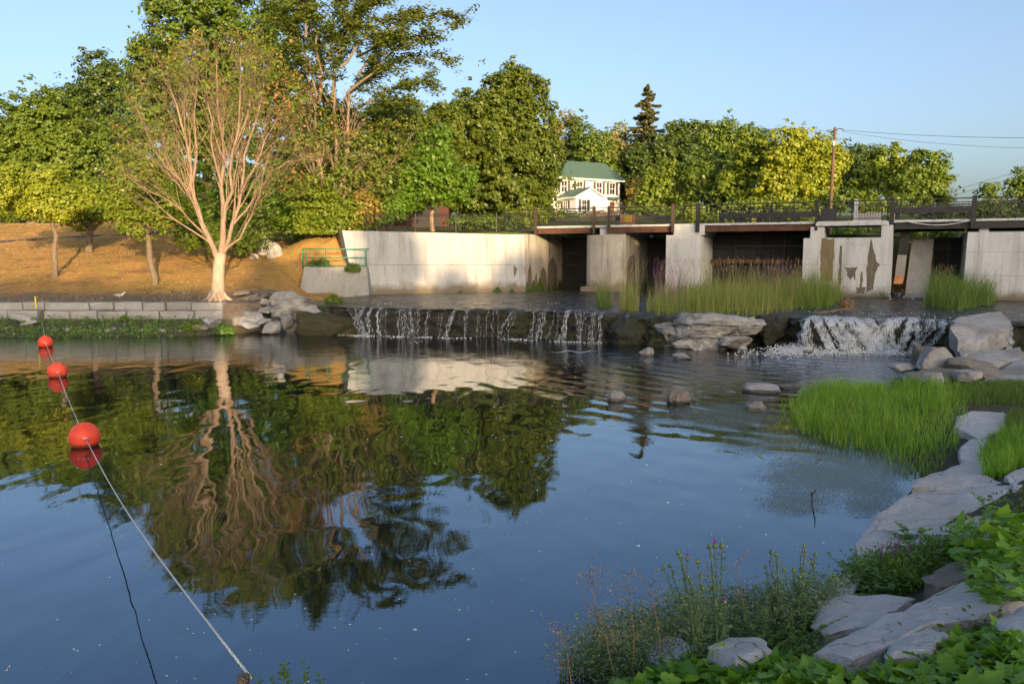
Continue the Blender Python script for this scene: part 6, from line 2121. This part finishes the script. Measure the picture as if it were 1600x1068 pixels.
marsh = [(1216, 655), (1222, 628), (1270, 606), (1340, 600), (1420, 602), (1490, 612), (1512, 650), (1510, 705), (1490, 735), (1450, 750), (1400, 736), (1362, 708), (1300, 694), (1240, 672)]
XY = scatter_px(marsh, 0.02, 15000, rg)
k = vnoise(np.stack([XY[:, 0] * 1.1, XY[:, 1] * 1.1, XY[:, 0] * 0], -1), 8) > rg.uniform(-1.15, .25, len(XY))
XY = XY[k]
mw = [tuple(on(x, y, .02)[:2]) for x, y in marsh]
edge_ = np.clip(-sdist(mw, XY[:, 0], XY[:, 1]) / .5, .2, 1)
Hh = (.40 + .20 * vnoise(np.stack([XY[:, 0] * .7, XY[:, 1] * .7, XY[:, 0] * 0], -1), 9) + .16 * vnoise(np.stack([XY[:, 0] * 2.6, XY[:, 1] * 2.6, XY[:, 0] * 0], -1), 10)) * rg.uniform(.35, 1.25, len(XY)) * (edge_ * .3 + .75)
k = rg.random(len(XY)) < edge_
XY, Hh = XY[k], Hh[k]
grass_patch('marsh_grass', 'bright green marsh grass standing at the water edge', with_ground(XY, -.05), Hh, .0065, 'grass_bright', rg, .55)
kk = rg.random(len(XY)) < .30
grass_patch('marsh_grass', 'yellowed and bent blades among the marsh grass', with_ground(XY[kk], -.05), Hh[kk] * rg.uniform(.5, 1.15, int(kk.sum())), .006, 'grass_olive', rg, .95)
for (poly, n, h, m_, lab) in (([(1480, 600), (1540, 592), (1600, 598), (1640, 620), (1640, 650), (1570, 640), (1500, 635), (1470, 620)], 5200, .20, 'grass_green', 'low grass and clover behind the marsh grass'),
                        ([(1570, 655), (1640, 650), (1640, 720), (1600, 730), (1560, 700), (1570, 680)], 3200, .22, 'grass_green', 'grass beside the flat path stones at the right edge'),
                        ([(1535, 760), (1530, 715), (1560, 690), (1600, 690), (1600, 740), (1570, 765)], 1500, .38, 'grass_bright', 'tuft of yellow-green weeds behind the slabs')):
    XY = scatter_px(poly, .3, n, rg)
    grass_patch('bank_grass', lab, with_ground(XY), h, .006, m_, rg, .6)

# tall grass of the island
isl = [(1004, 488), (1030, 491), (1090, 494), (1160, 492), (1196, 490), (1250, 482), (1310, 472), (1322, 462), (1290, 452), (1200, 452), (1100, 456), (1020, 466), (1004, 476)]
parts_ = [
    (isl, 10500, 1.25, 'grass_olive', 'tall olive grass covering the island between the falls', .28, .010, 1.14),
    ([(928, 480), (956, 482), (960, 474), (944, 468), (928, 472)], 1100, 1.15, 'grass_green', 'narrow green tuft at the lip of the left fall', .22, .010, 1.1),
    ([(966, 485), (996, 488), (1002, 478), (985, 470), (968, 474)], 1200, 1.45, 'grass_olive', 'second tuft of grass between the narrow tuft and the island', .22, .010, 1.1),
    ([(1225, 480), (1300, 482), (1322, 468), (1310, 455), (1230, 458)], 3200, 1.15, 'grass_green', 'dark green reeds at the right end of the island', .25, .012, 1.14),
    ([(1352, 464), (1390, 464), (1392, 455), (1352, 454)], 900, .8, 'grass_green', 'reed clump at the foot of the broad pier', .35, .012, 1.16),
    ([(1440, 478), (1500, 482), (1560, 474), (1556, 462), (1500, 460), (1445, 466)], 5200, 1.25, 'grass_green', 'large dark reed clump before the right abutment', .38, .013, 1.16),
    ([(823, 468), (836, 468), (836, 462), (823, 462)], 120, .3, 'grass_green', 'small grass tuft in the shallows above the left fall', .4, .010, 1.1),
    ([(860, 470), (872, 470), (872, 466), (860, 466)], 50, .18, 'grass_green', 'tiny grass tuft right of the small one in the shallows', .4, .010, 1.1),
]
for poly, n, h, m_, lab, ln, wd, z_ in parts_:
    XY = scatter_px(poly, z_, n, rg)
    pw_ = [tuple(on(x, y, z_)[:2]) for x, y in poly]
    ed = -sdist(pw_, XY[:, 0], XY[:, 1])
    kk = (ed / .5 > rg.random(n)) & (vnoise(np.stack([XY[:, 0] * 1.4, XY[:, 1] * 1.4, XY[:, 0] * 0], -1), 14) > rg.uniform(-1.3, .2, n))
    XY = XY[kk] if len(poly) > 4 else XY
    n = len(XY)
    hh = h * rg.uniform(.3, 1.25, n) * (1 + .25 * vnoise(np.stack([XY[:, 0] * 2.4, XY[:, 1] * 2.4, XY[:, 0] * 0], -1), 13)) * (1 + .55 * vnoise(np.stack([XY[:, 0] * .9, XY[:, 1] * .9, XY[:, 0] * 0], -1), 12))
    grass_patch('tall_grass', lab, np.stack([XY[:, 0], XY[:, 1], np.full(n, z_ - .12)], -1), hh, wd, m_, rg, ln + .15)


def seed_heads(name, label, poly, n, z_, h, mat, rg, ln=.13, wd=.016):
    XY = scatter_px(poly, z_, n, rg)
    tops = h * rg.uniform(.75, 1.1, n)
    V, F, var = blades(np.stack([XY[:, 0], XY[:, 1], np.full(n, z_ - .05)], -1), tops, np.full(n, .004), rg, .2)
    tipc = V.reshape(n, 8, 3)[:, 6:8].mean(1)
    C = np.repeat(tipc, 14, 0) + rg.normal(size=(n * 14, 3)) * np.array([.012, .012, ln * .55]) - np.array([0, 0, ln * .4])
    V2, F2 = leaf_quads(C, rg.normal(size=C.shape), wd, rg, .5)
    V = np.concatenate([V, V2]); F = np.concatenate([F, F2 + n * 8])
    o = link(name, npmesh(name, V, F, False, np.concatenate([var, rg.random(len(F2))])), M[mat])
    tag(o, label, 'grass', kind='stuff')


seed_heads('seed_grass', 'pale seed heads above the island grass', isl, 620, 1.1, 2.0, 'seed', rg)
seed_heads('seed_grass', 'tall tan grass plumes in front of the broad pier', [(1278, 466), (1305, 466), (1305, 456), (1278, 456)], 90, 1.1, 2.0, 'seed', rg)
seed_heads('seed_grass', 'tan seed heads over the tuft beside the island', [(966, 485), (996, 487), (1000, 476), (970, 474)], 80, 1.1, 2.0, 'seed', rg)
seed_heads('seed_grass', 'seed heads over the narrow tuft at the left fall', [(932, 480), (956, 482), (958, 474), (936, 470)], 30, 1.1, 1.4, 'seed', rg)
seed_heads('loosestrife', 'purple loosestrife spikes in the island grass beside the square pier', [(1020, 480), (1070, 484), (1075, 466), (1025, 468)], 110, 1.1, 1.95, 'purple', rg, .20, .016)
seed_heads('loosestrife', 'purple loosestrife spikes in the island grass left of the broad pier', [(1180, 475), (1250, 478), (1250, 460), (1180, 460)], 70, 1.1, 1.8, 'purple', rg, .20, .016)
seed_heads('seed_grass', 'dark grass stems above the reed clump by the right abutment', [(1445, 474), (1480, 476), (1490, 464), (1450, 466)], 60, 1.1, 1.7, 'seed', rg)

# weeds along the far left waterline and in the dry lawn
XY = scatter_px([(-60, 524), (60, 526), (200, 525), (330, 521), (345, 508), (250, 505), (100, 506), (-60, 504)], .2, 9000, rg)
XY = XY[XY[:, 1] < 33.55]
k = vnoise(np.stack([XY[:, 0] * .8, XY[:, 1] * 1.5, XY[:, 0] * 0], -1), 15) > rg.uniform(-1.1, .5, len(XY))
P = with_ground(XY[k]); 
C = P + np.stack([rg.normal(size=len(P)) * .06, rg.normal(size=len(P)) * .06, rg.uniform(.02, .26, len(P))], -1)
V, F = leaf_quads(C, rg.normal(size=C.shape) * .6 + np.array([0, -.4, .7]), .055, rg)
V2, F2, var2 = blades(P, .22 * rg.uniform(.5, 1.2, len(P)), np.full(len(P), .008), rg, .6)
tag(link('shore_weeds', npmesh('shore_weeds', np.concatenate([V, V2]), np.concatenate([F, F2 + len(V)]), False, np.concatenate([rg.random(len(F)), var2])), M['weed']),
    'green weeds along the waterline below the block wall', 'weeds', kind='stuff')
XY = np.stack([rg.uniform(-44, -9, 26000), rg.uniform(34.6, 62, 26000)], -1)
k = (vnoise(np.stack([XY[:, 0] * .35, XY[:, 1] * .35, XY[:, 0] * 0], -1), 18) > rg.uniform(-.6, .7, len(XY))) & ~((XY[:, 0] > -13) & (XY[:, 1] < 46))
grass_patch('dry_grass', 'short dry grass on the sloping lawn', with_ground(XY[k]), .10, .012, 'seed', rg, .9)


def leafy_clump(name, label, center, rad, n, leaf, mat, rg, cat='bush', stems=6, group=None, flat=.8):
    root = empty(name, center)
    tag(root, label, cat, group)
    q = sphere_pts(n, rg); q[:, 2] = np.abs(q[:, 2])
    rr = rg.random(n) ** .4
    C = np.array(center) + q * rr[:, None] * np.array([rad, rad, rad * flat * 1.3])
    V, F = leaf_quads(C, q + rg.normal(size=q.shape) * .5 + np.array([0, -.3, .5]), leaf, rg)
    link('leaves', npmesh('leaves', V, F, False, rg.random(n)), M[mat], root)
    m_ = MB()
    for i in rg.choice(n, stems): limb(m_, center, C[i], leaf * .12, leaf * .05, rg, 3, .06, 4)
    tag(m_.build('stems', M['stalk_green'], root, True), kind='stuff')
    return root


for (lab, px, py, Y, rad, n, m_) in (('round green bush at the water below the pale tree', 350, 514, 32.4, .42, 420, 'weed'), ('bright green bush on the lichened rock by the left fall', 510, 490, 34.2, .55, 700, 'leaf_bright'),
                                     ('yellowish weeds above the bright bush', 522, 470, 36.5, .5, 400, 'leaf_lime'), ('low green plants left of the round bush', 300, 512, 32.6, .5, 420, 'leaf_lime'), ('green plants on the block wall end', 318, 505, 33.2, .4, 300, 'leaf_lime'),
                                     ('green overhang at the end of the green railing', 552, 418, 43.3, .5, 420, 'leaf_mid'), ('weeds growing behind the green railing', 500, 416, 44.3, .8, 700, 'leaf_mid'),
                                     ('brown leafy debris by the log above the right fall', 1322, 476, 31.5, .35, 160, 'leaf_rust'),
                                     ('small weeds growing out of the block wall', 194, 496, 33.6, .18, 80, 'leaf_lime'), ('dark weeds at the foot of the limestone outcrop', 1075, 532, 28.0, .25, 130, 'weed')):
    c = at(px, py, Y)
    leafy_clump('low_bush' if 'bush' in lab else 'low_plant', lab, (c.x, c.y, c.z - rad * .4), rad, n, .07, m_, rg, 'bush' if 'bush' in lab else 'plant')

# ------------------------------------------------------------------ plants of the near bank
rg = np.random.default_rng(77)


_gx, _gy = np.meshgrid(np.arange(-4, 16, .05), np.arange(1, 26, .05))
NG_ = ground_z(_gx, _gy)
TT_ = np.linspace(2.5, 30, 700)


def on_bank(px, py):
    """where the sight line through a pixel meets the near bank"""
    d = ray(px, py)
    P = d[None] * TT_[:, None]
    z = P[:, 2] + CAMH
    g_ = NG_[np.clip(((P[:, 1] - 1) / .05).astype(int), 0, NG_.shape[0] - 1), np.clip(((P[:, 0] + 4) / .05).astype(int), 0, NG_.shape[1] - 1)]
    k = np.argmax(z < np.maximum(g_, 0))
    return Vector((P[k, 0], P[k, 1], max(float(g_[k]), 0)))


# vine leaf shapes: lobed, slightly folded
def vine_leaf_mesh(seed):
    r = np.random.default_rng(seed)
    out = [(0, -.02), (.24, -.20), (.42, -.06), (.50, .16), (.34, .26), (.44, .46), (.24, .52), (.15, .72), (0, .98)]
    L = [(x * r.uniform(.9, 1.1), y * r.uniform(.95, 1.05)) for x, y in out]
    Rr = [(-x * r.uniform(.9, 1.1), y * r.uniform(.95, 1.05)) for x, y in out[1:-1]][::-1]
    ring = L + Rr
    V = [(0, .36, 0)]
    for x, y in ring:
        V.append((x, y, .22 * abs(x) - .10 * y * y + r.uniform(-.03, .03)))
    n = len(ring)
    F = np.array([(0, 1 + i, 1 + (i + 1) % n) for i in range(n)])
    me = npmesh('leaf', np.array(V), F, False, np.full(n, r.random()))
    me.materials.append(M['vine'])
    return me


VL = [vine_leaf_mesh(500 + i) for i in range(10)]
in_view = []


def vine(label, polys, n_part, n_rest, size, seed, hmax=.35):
    r = np.random.default_rng(seed)
    pts = []
    for poly, wgt in polys:
        xs = [p[0] for p in poly]; ys = [p[1] for p in poly]
        m = int((n_part + n_rest) * wgt)
        for px, py in pick_px(poly, m, r):
            g_ = on_bank(px, py + r.uniform(0, 40))
            h_ = r.uniform(.04, hmax)
            # slide along the ground under the sight line so that leaf sits h_ above the soil
            d = ray(px, py)
            t_ = (CAMH - g_.z - h_) / -d[2]
            P_ = Vector((d[0] * t_, d[1] * t_, CAMH + d[2] * t_))
            if P_.y < 2.3: continue
            pts.append(P_)
    r.shuffle(pts)
    c0 = sum(pts, Vector()) / len(pts)
    root = empty('vine', (c0.x, c0.y, gz(c0.x, c0.y)))
    tag(root, label, 'vine', 'leafy vines on the near bank')
    Vs, Fs = [], []
    pts.sort(key=lambda p: p.y)
    order = r.permutation(len(pts))
    for k, i in enumerate(order):
        P_ = pts[i]
        s_ = size * r.uniform(.6, 1.3)
        R_ = Matrix.Rotation(r.uniform(0, 2 * math.pi), 4, 'Z') @ Matrix.Rotation(r.normal() * .45 + .25, 4, 'X') @ Matrix.Rotation(r.normal() * .4, 4, 'Y')
        # tip the blades towards the light over the water
        R_ = Matrix.Rotation(-.35, 4, 'X') @ R_
        if k < n_part:
            o = bpy.data.objects.new('leaf', VL[int(r.integers(10))])
            COL.objects.link(o)
            o.parent = root
            o.matrix_parent_inverse = Matrix.Translation(-Vector(root.location))
            o.matrix_basis = Matrix.Translation(P_) @ R_ @ Matrix.Scale(s_, 4)
        else:
            me = VL[int(r.integers(10))]
            co = np.array([v.co[:] for v in me.vertices]) * s_
            co = co @ np.array(R_.to_3x3()).T + np.array(P_[:])
            Fs.append(np.array([p.vertices[:] for p in me.polygons]) + sum(len(v) for v in Vs)); Vs.append(co)
    if Vs:
        Fa = np.concatenate(Fs)
        o = link('leaves', npmesh('leaves', np.concatenate(Vs), Fa, False, np.repeat(r.random(len(Fs)), [len(f) for f in Fs])), M['vine'], root)
        tag(o, kind='stuff')
    m_ = MB()
    for k in range(min(40, len(pts))):
        a_ = pts[int(r.integers(len(pts)))]
        limb(m_, (a_.x + r.normal() * .15, a_.y + r.normal() * .15, gz(a_.x, a_.y) - .02), a_, .004, .002, r, 3, .12, 4)
    tag(m_.build('stems', M['stalk_green'], root, True), kind='stuff')


def pick_px(poly, n, r, out=()):
    xs = [p[0] for p in poly]; ys = [p[1] for p in poly]
    got = []
    while len(got) < n:
        X_, Y_ = r.uniform(min(xs), max(xs), 4000), r.uniform(min(ys), max(ys), 4000)
        k = sdist(poly, X_, Y_) < 0
        for q_ in out: k &= sdist(q_, X_, Y_) > 6
        got += list(zip(X_[k], Y_[k]))
    return got[:n]


vine('dense vine leaves filling the bottom of the picture right of centre', [([(960, 1072), (1010, 1056), (1060, 1030), (1100, 1015), (1160, 1020), (1230, 1028), (1290, 1045), (1330, 1055), (1330, 1080), (960, 1080)], 1.0)], 200, 450, .105, 601, .24)
vine('vine leaves in the lower right corner below the long tilted slab', [([(1330, 1058), (1400, 1045), (1450, 1020), (1490, 1000), (1550, 985), (1605, 975), (1605, 1080), (1330, 1080)], 1.0)], 240, 560, .105, 602, .24)
vine('broad vine shoots at the right edge above the long slab', [([(1505, 900), (1530, 880), (1560, 860), (1605, 850), (1605, 935), (1560, 945), (1530, 925)], .45), ([(1475, 850), (1490, 820), (1540, 805), (1605, 800), (1605, 860), (1550, 880), (1500, 890)], .55)], 200, 220, .10, 603, .5)


def shoot(label, px, py, Y, h_, n, leaf, seed, mat='weed', name='leafy_shoot', spread=.12, lean=0.0, cat='plant', group=None, stem='stalk_green', narrow=.34):
    """upright stem with pairs of pointed leaves"""
    r = np.random.default_rng(seed)
    tip = at(px, py, Y)
    base = Vector((tip.x - lean, tip.y, max(gz(tip.x, tip.y), tip.z - h_)))
    root = empty(name, base)
    tag(root, label, cat, group)
    m_ = MB(); C, N, A = [], [], []
    k_ = max(1, n)
    V, F, var = [], [], []
    for s_ in range(k_):
        b = base + Vector((r.normal(), r.normal(), 0)) * spread * .4
        t_ = Vector((tip.x, tip.y, tip.z)) + Vector((r.normal() * spread, r.normal() * spread, -abs(r.normal()) * h_ * .25))
        pts = [b.lerp(t_, f) + Vector((r.normal(), r.normal(), 0)) * .008 for f in (0, .25, .5, .75, 1)]
        m_ = MB(); m_.tube(pts, [.0045, .004, .0035, .003, .0015], 5); m_.build('stem', M[stem], root, True)
        for j in range(14):
            f = .12 + .88 * j / 13
            p = b.lerp(t_, f)
            for sgn in (-1, 1):
                a = r.uniform(0, 2 * math.pi)
                d = Vector((math.cos(a), math.sin(a), .35 + .3 * f)).normalized()
                L = leaf * r.uniform(.6, 1.2) * (1.15 - .6 * f)
                w_ = d.cross(Vector((0, 0, 1))).normalized() * L * narrow
                c1 = p + d * L * .45 + Vector((0, 0, .02 * L)); c2 = p + d * L - Vector((0, 0, .25 * L))
                b_ = len(V)
                V += [p[:], (c1 + w_)[:], c2[:], (c1 - w_)[:]]
                F.append((b_, b_ + 1, b_ + 2, b_ + 3)); var.append(r.random())
    tag(link('leaves', npmesh('leaves', np.array(V), np.array(F), False, np.array(var)), M[mat], root), kind='stuff')
    return root


shoot('leafy shoot in front of the slabs with large pale leaves', 1425, 822, 8.0, .55, 5, .11, 611, 'vine', spread=.14)
shoot('tall leafy shoots at the right edge above the slabs', 1565, 785, 7.4, .8, 8, .12, 612, 'vine', spread=.22)
shoot('leafy shoots beside the right-edge vine', 1510, 815, 7.0, .7, 8, .11, 613, 'vine', spread=.24)
shoot('bushy weed below the loosestrife', 1400, 890, 6.6, .45, 16, .085, 614, 'weed', spread=.26)
shoot('bushy weed right of the thistles behind the middle slab', 1345, 895, 6.8, .4, 12, .075, 615, 'weed', spread=.2)
shoot('low weeds at the left end of the long tilted slab', 1230, 965, 5.5, .35, 12, .06, 616, 'weed', spread=.22)
shoot('green weeds between the thistles', 1180, 940, 5.6, .45, 14, .06, 617, 'weed', spread=.24)
shoot('spiky green shoots above the vine leaves', 1470, 960, 5.4, .25, 6, .12, 618, 'grass_bright', spread=.12, narrow=.1)
shoot('small leafy sprig at the bottom edge left of centre', 452, 1036, 3.7, .5, 4, .075, 619, 'weed', spread=.04)
shoot('second leafy sprig over the stake of the buoy rope', 405, 1058, 3.7, .4, 4, .07, 620, 'weed', spread=.04)
shoot('third leafy sprig at the bottom edge', 490, 1056, 3.7, .4, 3, .07, 621, 'weed', spread=.03)
for i, (px, py) in enumerate(((1378, 850), (1392, 842), (1406, 835), (1422, 848), (1438, 838), (1454, 852), (1400, 858), (1430, 862))):
    r = np.random.default_rng(630 + i)
    tip = at(px, py, 6.9 + .1 * (i % 3))
    base = Vector((tip.x + r.normal() * .04, tip.y, gz(tip.x, tip.y)))
    root = empty('loosestrife_plant', base)
    tag(root, 'purple loosestrife spike on the near bank below the slabs', 'flower', 'loosestrife on the near bank')
    m_ = MB(); m_.tube([base, base.lerp(tip, .5) + Vector((.02, 0, 0)), tip], [.004, .003, .0015], 5); m_.build('stem', M['stalk_green'], root, True)
    n = 70
    f = r.random(n) ** .8
    C = np.array([(tip - (tip - base).normalized() * .16 * q)[:] for q in f]) + r.normal(size=(n, 3)) * .008
    V, F = leaf_quads(C, r.normal(size=C.shape), .009, r, .6)
    link('bloom', npmesh('bloom', V, F, False, r.random(n)), M['purple'], root)
    C = np.array([(base.lerp(tip, q))[:] for q in r.uniform(.1, .72, 40)]) + r.normal(size=(40, 3)) * .022
    V, F = leaf_quads(C, r.normal(size=C.shape) + np.array([0, 0, .8]), .028, r, .25)
    link('leaves', npmesh('leaves', V, F, False, r.random(40)), M['weed'], root)


# thistles
def thistle(label, stems, Y, base_px, seed):
    """stems: list of (tip px, tip py, blooming)"""
    r = np.random.default_rng(seed)
    b = at(base_px[0], base_px[1], Y); b = Vector((b.x, b.y, min(gz(b.x, b.y), b.z)))
    root = empty('thistle', b)
    tag(root, label, 'thistle', 'thistles on the near bank')
    sm = MB(); V, F, var = [], [], []
    for (px, py, bl) in stems:
        t_ = at(px, py, Y + r.normal() * .08)
        pts = [b.lerp(t_, f) + Vector((r.normal(), r.normal(), 0)) * .012 + Vector((0, 0, .05 * math.sin(math.pi * f))) for f in (0, .3, .6, .85)] + [t_]
        sm.tube(pts, [.007, .006, .005, .004, .003], 6)
        for j in range(34):
            f = .08 + .86 * r.random()
            p = b.lerp(t_, f) + Vector((0, 0, .05 * math.sin(math.pi * f)))
            a = r.uniform(0, 2 * math.pi)
            L = r.uniform(.035, .11) * (1.15 - f * .75)
            d = Vector((math.cos(a), math.sin(a), r.uniform(-.1, .5))).normalized()
            w_ = d.cross(Vector((0, 0, 1))).normalized()
            nseg = 4
            for q in range(nseg):       # toothed leaf: a chain of small spiked pieces
                c0 = p + d * L * q / nseg; c1 = p + d * L * (q + 1.15) / nseg
                for sgn in (-1, 1):
                    sp = p + d * L * (q + .7) / nseg + w_ * sgn * L * .28 * (1 - q / nseg * .6) + Vector((0, 0, r.uniform(-.01, .015)))
                    k = len(V); V += [c0[:], sp[:], c1[:], ((c0 + c1) / 2)[:]]; F.append((k, k + 1, k + 2, k + 3)); var.append(r.random())
        # head
        d = (pts[-1] - pts[-2]).normalized()
        hr = r.uniform(.014, .019)
        Vs, Fs = ico(2)
        rot = np.array(d.to_track_quat('Z', 'Y').to_matrix())
        Vh = Vs * np.array([1, 1, 1.15]) * hr
        Vh = Vh * (1 + .14 * np.sign(vnoise(Vs * 5, 3)))[:, None]
        h = link('flower_head', npmesh('flower_head', Vh @ rot.T + np.array(t_[:]), Fs, False, np.random.default_rng(1).random(len(Fs))), M['thistle_green'], root)
        if bl:
            m_ = MB()
            for _ in range(26):
                e = t_ + d * hr * 2.1 + Vector((r.normal(), r.normal(), r.normal())) * hr * .38
                m_.tube([t_ + d * hr * .8 + Vector((r.normal(), r.normal(), 0)) * hr * .2, e], [.0024, .0016], 3)
            m_.build('bloom', M['thistle_bloom'], h)
    link('leaves', npmesh('leaves', np.array(V), np.array(F), False, np.array(var)), M['thistle_green'], root)
    sm.build('stem', M['stalk_green'], root, True)


thistle('thistle with two purple blooms, the leftmost thistle', [(1036, 886, 0), (1047, 882, 0), (1063, 868, 0), (1074, 872, 1), (1090, 876, 0), (1060, 862, 0), (1075, 900, 0), (1098, 918, 0)], 5.15, (1095, 1010), 651)
thistle('tall thistle whose single bloom stands highest', [(1117, 852, 1), (1108, 853, 0), (1128, 852, 0), (1115, 918, 0), (1132, 940, 1)], 5.25, (1125, 1005), 652)
thistle('thistle with clustered green heads right of the tallest bloom', [(1196, 884, 0), (1206, 862, 0), (1213, 866, 0), (1225, 888, 0), (1197, 910, 0), (1216, 905, 0)], 5.9, (1215, 985), 653)
thistle('slender thistle with a bloom halfway up, rightmost of the tall ones', [(1257, 852, 0), (1257, 866, 1), (1274, 866, 0), (1270, 880, 1), (1241, 890, 0), (1250, 900, 0)], 6.0, (1245, 985), 654)
thistle('small thistle at the waterline left of the flat slab', [(1304, 899, 0), (1298, 905, 0), (1215, 912, 1)], 6.2, (1270, 985), 655)


def dry_weed(label, tip_px, base_px, Y, seed, n=26):
    r = np.random.default_rng(seed)
    t_ = at(*tip_px, Y); b = at(*base_px, Y)
    b = Vector((b.x, b.y, min(b.z, gz(b.x, b.y) + .05)))
    root = empty('dry_weed', b)
    tag(root, label, 'dry weed', 'dry stalks at the waterline')
    m_ = MB()
    m_.tube([b, b.lerp(t_, .4) + Vector((.015, 0, 0)), b.lerp(t_, .75), t_], [.005, .004, .003, .0015], 5)
    tips_ = []
    for _ in range(n):
        f = r.uniform(.35, 1.0)
        p = b.lerp(t_, f)
        a = r.uniform(0, 2 * math.pi); L = .16 * r.uniform(.4, 1.1)
        e = p + Vector((math.cos(a), math.sin(a) * .6, r.uniform(.2, .9))).normalized() * L
        m_.tube([p, p.lerp(e, .5) + Vector((0, 0, -.008)), e], [.0018, .0014, .0008], 3)
        for q in (.5, .75, 1): tips_.append((p.lerp(e, q))[:])
    me = tag(m_.build('stems', M['dry'], root, True), kind='stuff')
    C = np.repeat(np.array(tips_), 3, 0) + r.normal(size=(3 * len(tips_), 3)) * .01
    V, F = leaf_quads(C, r.normal(size=C.shape), .006, r, .6)
    tag(link('seed_pods', npmesh('seed_pods', V, F, False, r.random(len(F))), M['dry'], root), kind='stuff')


dry_weed('bushy tan dry stalk leaning left at the waterline', (918, 890), (965, 1010), 5.0, 661, 46)
dry_weed('thin upright tan stalk right of the bushy one', (984, 884), (990, 1000), 5.1, 662, 20)
dry_weed('short dry stalk near the thistles', (1018, 905), (1035, 990), 5.2, 663, 18)
dry_weed('lowest leftmost dry stalk at the bottom edge', (882, 972), (893, 1062), 4.6, 664, 20)
dry_weed('fine dry stalk behind the thistles', (1152, 870), (1165, 960), 5.8, 665, 16)
dry_weed('dry stalk between the thistle pair', (1100, 890), (1085, 985), 5.3, 666, 16)

# grass and weeds under the thistles
poly = [(870, 1068), (900, 1040), (960, 1000), (1020, 985), (1100, 970), (1200, 960), (1300, 945), (1330, 960), (1260, 1010), (1150, 1020), (1060, 1035), (990, 1068)]
P = [on_bank(px, py)[:] for px, py in pick_px(poly, 1500, rg)]
P = np.array(P)
grass_patch('bank_grass', 'grass under the thistles at the near waterline', P[:1000], .22, .004, 'grass_green', rg, .5)
C = np.repeat(P, 16, 0) + rg.normal(size=(len(P) * 16, 3)) * np.array([.07, .07, .05]) + np.stack([np.zeros(len(P) * 16), np.zeros(len(P) * 16), rg.uniform(.0, .30, len(P) * 16)], -1)
V, F = leaf_quads(C, rg.normal(size=C.shape) * .7 + np.array([0, -.2, .6]), .017, rg, .33)
tag(link('undergrowth', npmesh('undergrowth', V, F, False, rg.random(len(F))), M['thistle_green']), 'grey-green undergrowth around the thistle stems', 'undergrowth', kind='stuff')
poly2 = [(1350, 900), (1420, 885), (1480, 870), (1500, 880), (1440, 905), (1420, 930), (1350, 930), (1310, 928)]
P = [on_bank(px, py)[:] for px, py in pick_px(poly2, 700, rg)]
P = np.array(P)
C = np.repeat(P, 9, 0) + rg.normal(size=(len(P) * 9, 3)) * np.array([.06, .06, .04]) + np.stack([np.zeros(len(P) * 9), np.zeros(len(P) * 9), rg.uniform(.0, .24, len(P) * 9)], -1)
V, F = leaf_quads(C, rg.normal(size=C.shape) * .7 + np.array([0, -.2, .6]), .024, rg, .33)
tag(link('undergrowth', npmesh('undergrowth', V, F, False, rg.random(len(F))), M['weed']), 'green undergrowth around the loosestrife', 'undergrowth', kind='stuff')
# leaf litter and small weeds over the soil between the slabs
P = [on_bank(px, py)[:] for px, py in pick_px([(1200, 700), (1640, 700), (1640, 1068), (1200, 1068)], 2600, rg, [[(p[0], p[1]) for p in q_[1]] for q_ in SL])]
P = [p for p in P if p[2] > .12]
P = np.array(P)
C = np.repeat(P, 6, 0) + rg.normal(size=(len(P) * 6, 3)) * np.array([.08, .08, .03]) + np.stack([np.zeros(len(P) * 6), np.zeros(len(P) * 6), rg.uniform(.0, .10, len(P) * 6)], -1)
V, F = leaf_quads(C, rg.normal(size=C.shape) * .6 + np.array([0, -.2, .8]), .022, rg, .45)
tag(link('ground_cover', npmesh('ground_cover', V, F, False, rg.random(len(F))), M['grass_green']), 'low green ground cover between the bank slabs', 'ground cover', kind='stuff')
